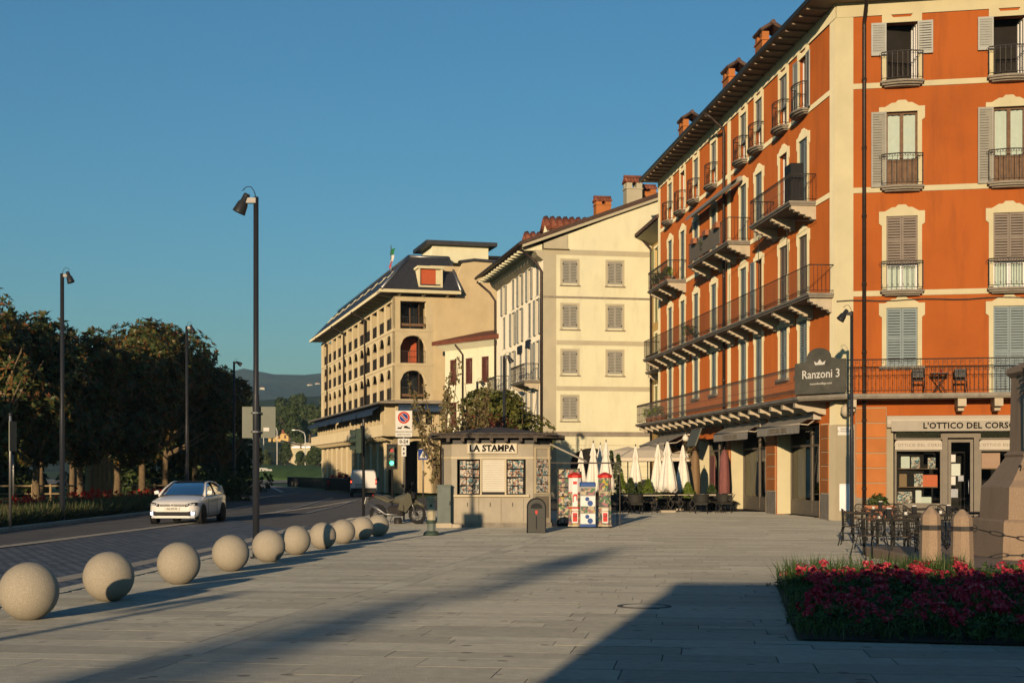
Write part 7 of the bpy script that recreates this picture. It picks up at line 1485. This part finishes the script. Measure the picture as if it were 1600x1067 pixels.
# lamps and wreath over the restaurant door
for i, (u, z) in enumerate(((-21.9, 3.4), (-21.9, 2.5))): ob('globe_lamp', MB().lathe([(.001, -.17), (.12, -.12), (.17, 0), (.12, .12), (.05, .17), (.05, .22), (.001, .22)], 14), 'canvas', house, FL @ T((u, -.5, z)))
ob('door_flowers', leaf_mesh('door_flowers', np.stack([NR.normal(0, .25, 70), NR.normal(0, .12, 70), NR.normal(0, .35, 70)], 1), NR.normal(size=(70, 3)), 5, .12, .08, (.1, .9), 77), 'birch_leaf', house, FL @ T((-21.8, -.3, 2.9)))
# flower pots and balcony plants
for i, (F_, x, y, z, r_, lm) in enumerate(((FL, -25.2, -.7, LV[2], .35, 'lime_leaf'), (FL, -26.8, -.7, LV[2], .35, 'mid_leaf'), (FL, -28.3, -.7, LV[2], .35, 'dark_leaf'), (FL, -16.4, -.8, LV[2] + .0, .3, 'mid_leaf'), (FL, -29, -1.0, LV[0], .3, 'lime_leaf'), (FL, -27.5, -1.0, LV[0], .3, 'lime_leaf'), (FL, -26, -1.0, LV[0], .3, 'lime_leaf'), (FL, -20, -.7, LV[1], .35, 'dark_leaf'))):
    M = F_ @ T((x, y, z)); t = thing('balcony_plant', ['lime green plant on the far upper balcony', 'bushy plant in the middle of the far upper balcony', 'dark plant at the end of the far upper balcony', 'bushy plant behind the screened balcony railing', 'farthest lime plant on the first floor balcony', 'middle lime plant on the first floor balcony', 'nearest lime plant on the first floor balcony', 'dark plant behind the second floor railing'][i], 'plant', M, 'plants on the balconies')
    g = np.random.default_rng(300 + i); c = np.stack([g.normal(0, r_ * .5, 60), g.normal(0, .12, 60), .35 + g.uniform(0, r_ * 1.3, 60)], 1); ob('foliage', leaf_mesh('foliage', c, g.normal(size=(60, 3)) + np.array([0, 0, .5]), 5, .13, .05, (.1, 1), 300 + i), lm, t); ob('pot', MB().lathe([(.12, 0), (.17, .3), (.15, .3), (.13, .25)], 10), 'planter_pot', t)
ob('tall_cabinet', MB().bbox(-.4, .4, -.25, .25, 0, 1.5, .02), 'black_plastic', None, FL @ T((-3.1, -.6, LV[2]))); tag(bpy.data.objects['tall_cabinet'], 'dark slatted cabinet on the balcony nearest the corner', 'cabinet')
# railings and shrubs before the arcade
t = thing('guard_rail', 'dark guard railing along the pavement of the arcaded block', 'railing', T((-10, 108, 0)))
ob('rails', m_rail([(-9.8, 100), (-11.5, 108), (-17, 130), (-24, 152)], 1.1, .22, .02, False), 'black_metal', t, Matrix())
c, nn = crown_points(240, 1.6, .5, 1.0, 8, 95); tag(t, None); t = thing('flower_trough', 'dark red flowers behind the guard railing', 'planter', at(-15.2, 128)); ob('blossom', leaf_mesh('blossom', c, nn, 5, .2, .12, (.1, .9), 95), 'red_petal', t); ob('trough', MB().box(-1.6, 1.6, -.3, .3, 0, .6), 'black_metal', t)
# small pale houses scattered on the wooded hill
for i, (px, py, lb) in enumerate(((410, 609, 'tiny pale house on the hillside above the roundabout'), (496, 602, 'tiny white house on the hillside just beside the arcaded block'), (484, 604, 'tiny pale house on the hillside, second from the arcaded block'))):
    for Z in range(950, 2800, 10):
        p = P(px, py, Z)
        if hz(p.x, p.y) - 1 >= p.z: break
    t = thing('hill_house', lb, 'house', T((p.x, p.y, p.z - 1)) @ RZ(20 * i), 'houses on the hill'); ob('wall', MB().box(-4, 4, -3, 3, -2, 4.5), 'white_plaster', t); ob('roof', MB().prism([(-4.4, 4.5), (4.4, 4.5), (0, 6.6)], -3.4, 3.4, 'y'), 'terracotta', t)
# ================================================================ evening haze over the far hills
hb = MB().box(-4200, 4200, -120, 2900, -3, 225)
hm = bpy.data.materials.new('haze'); hm.use_nodes = True; hn = hm.node_tree; hn.nodes.remove(hn.nodes['Principled BSDF'])
pv = hn.nodes.new('ShaderNodeVolumePrincipled'); pv.inputs['Color'].default_value = (.5, .76, 1, 1); pv.inputs['Density'].default_value = .00013; pv.inputs['Anisotropy'].default_value = 0.0
hn.links.new(pv.outputs[0], hn.nodes['Material Output'].inputs['Volume']); MAT['haze'] = hm
tag(ob('haze', hb, 'haze'), 'thin blue evening haze', 'haze', kind='stuff')
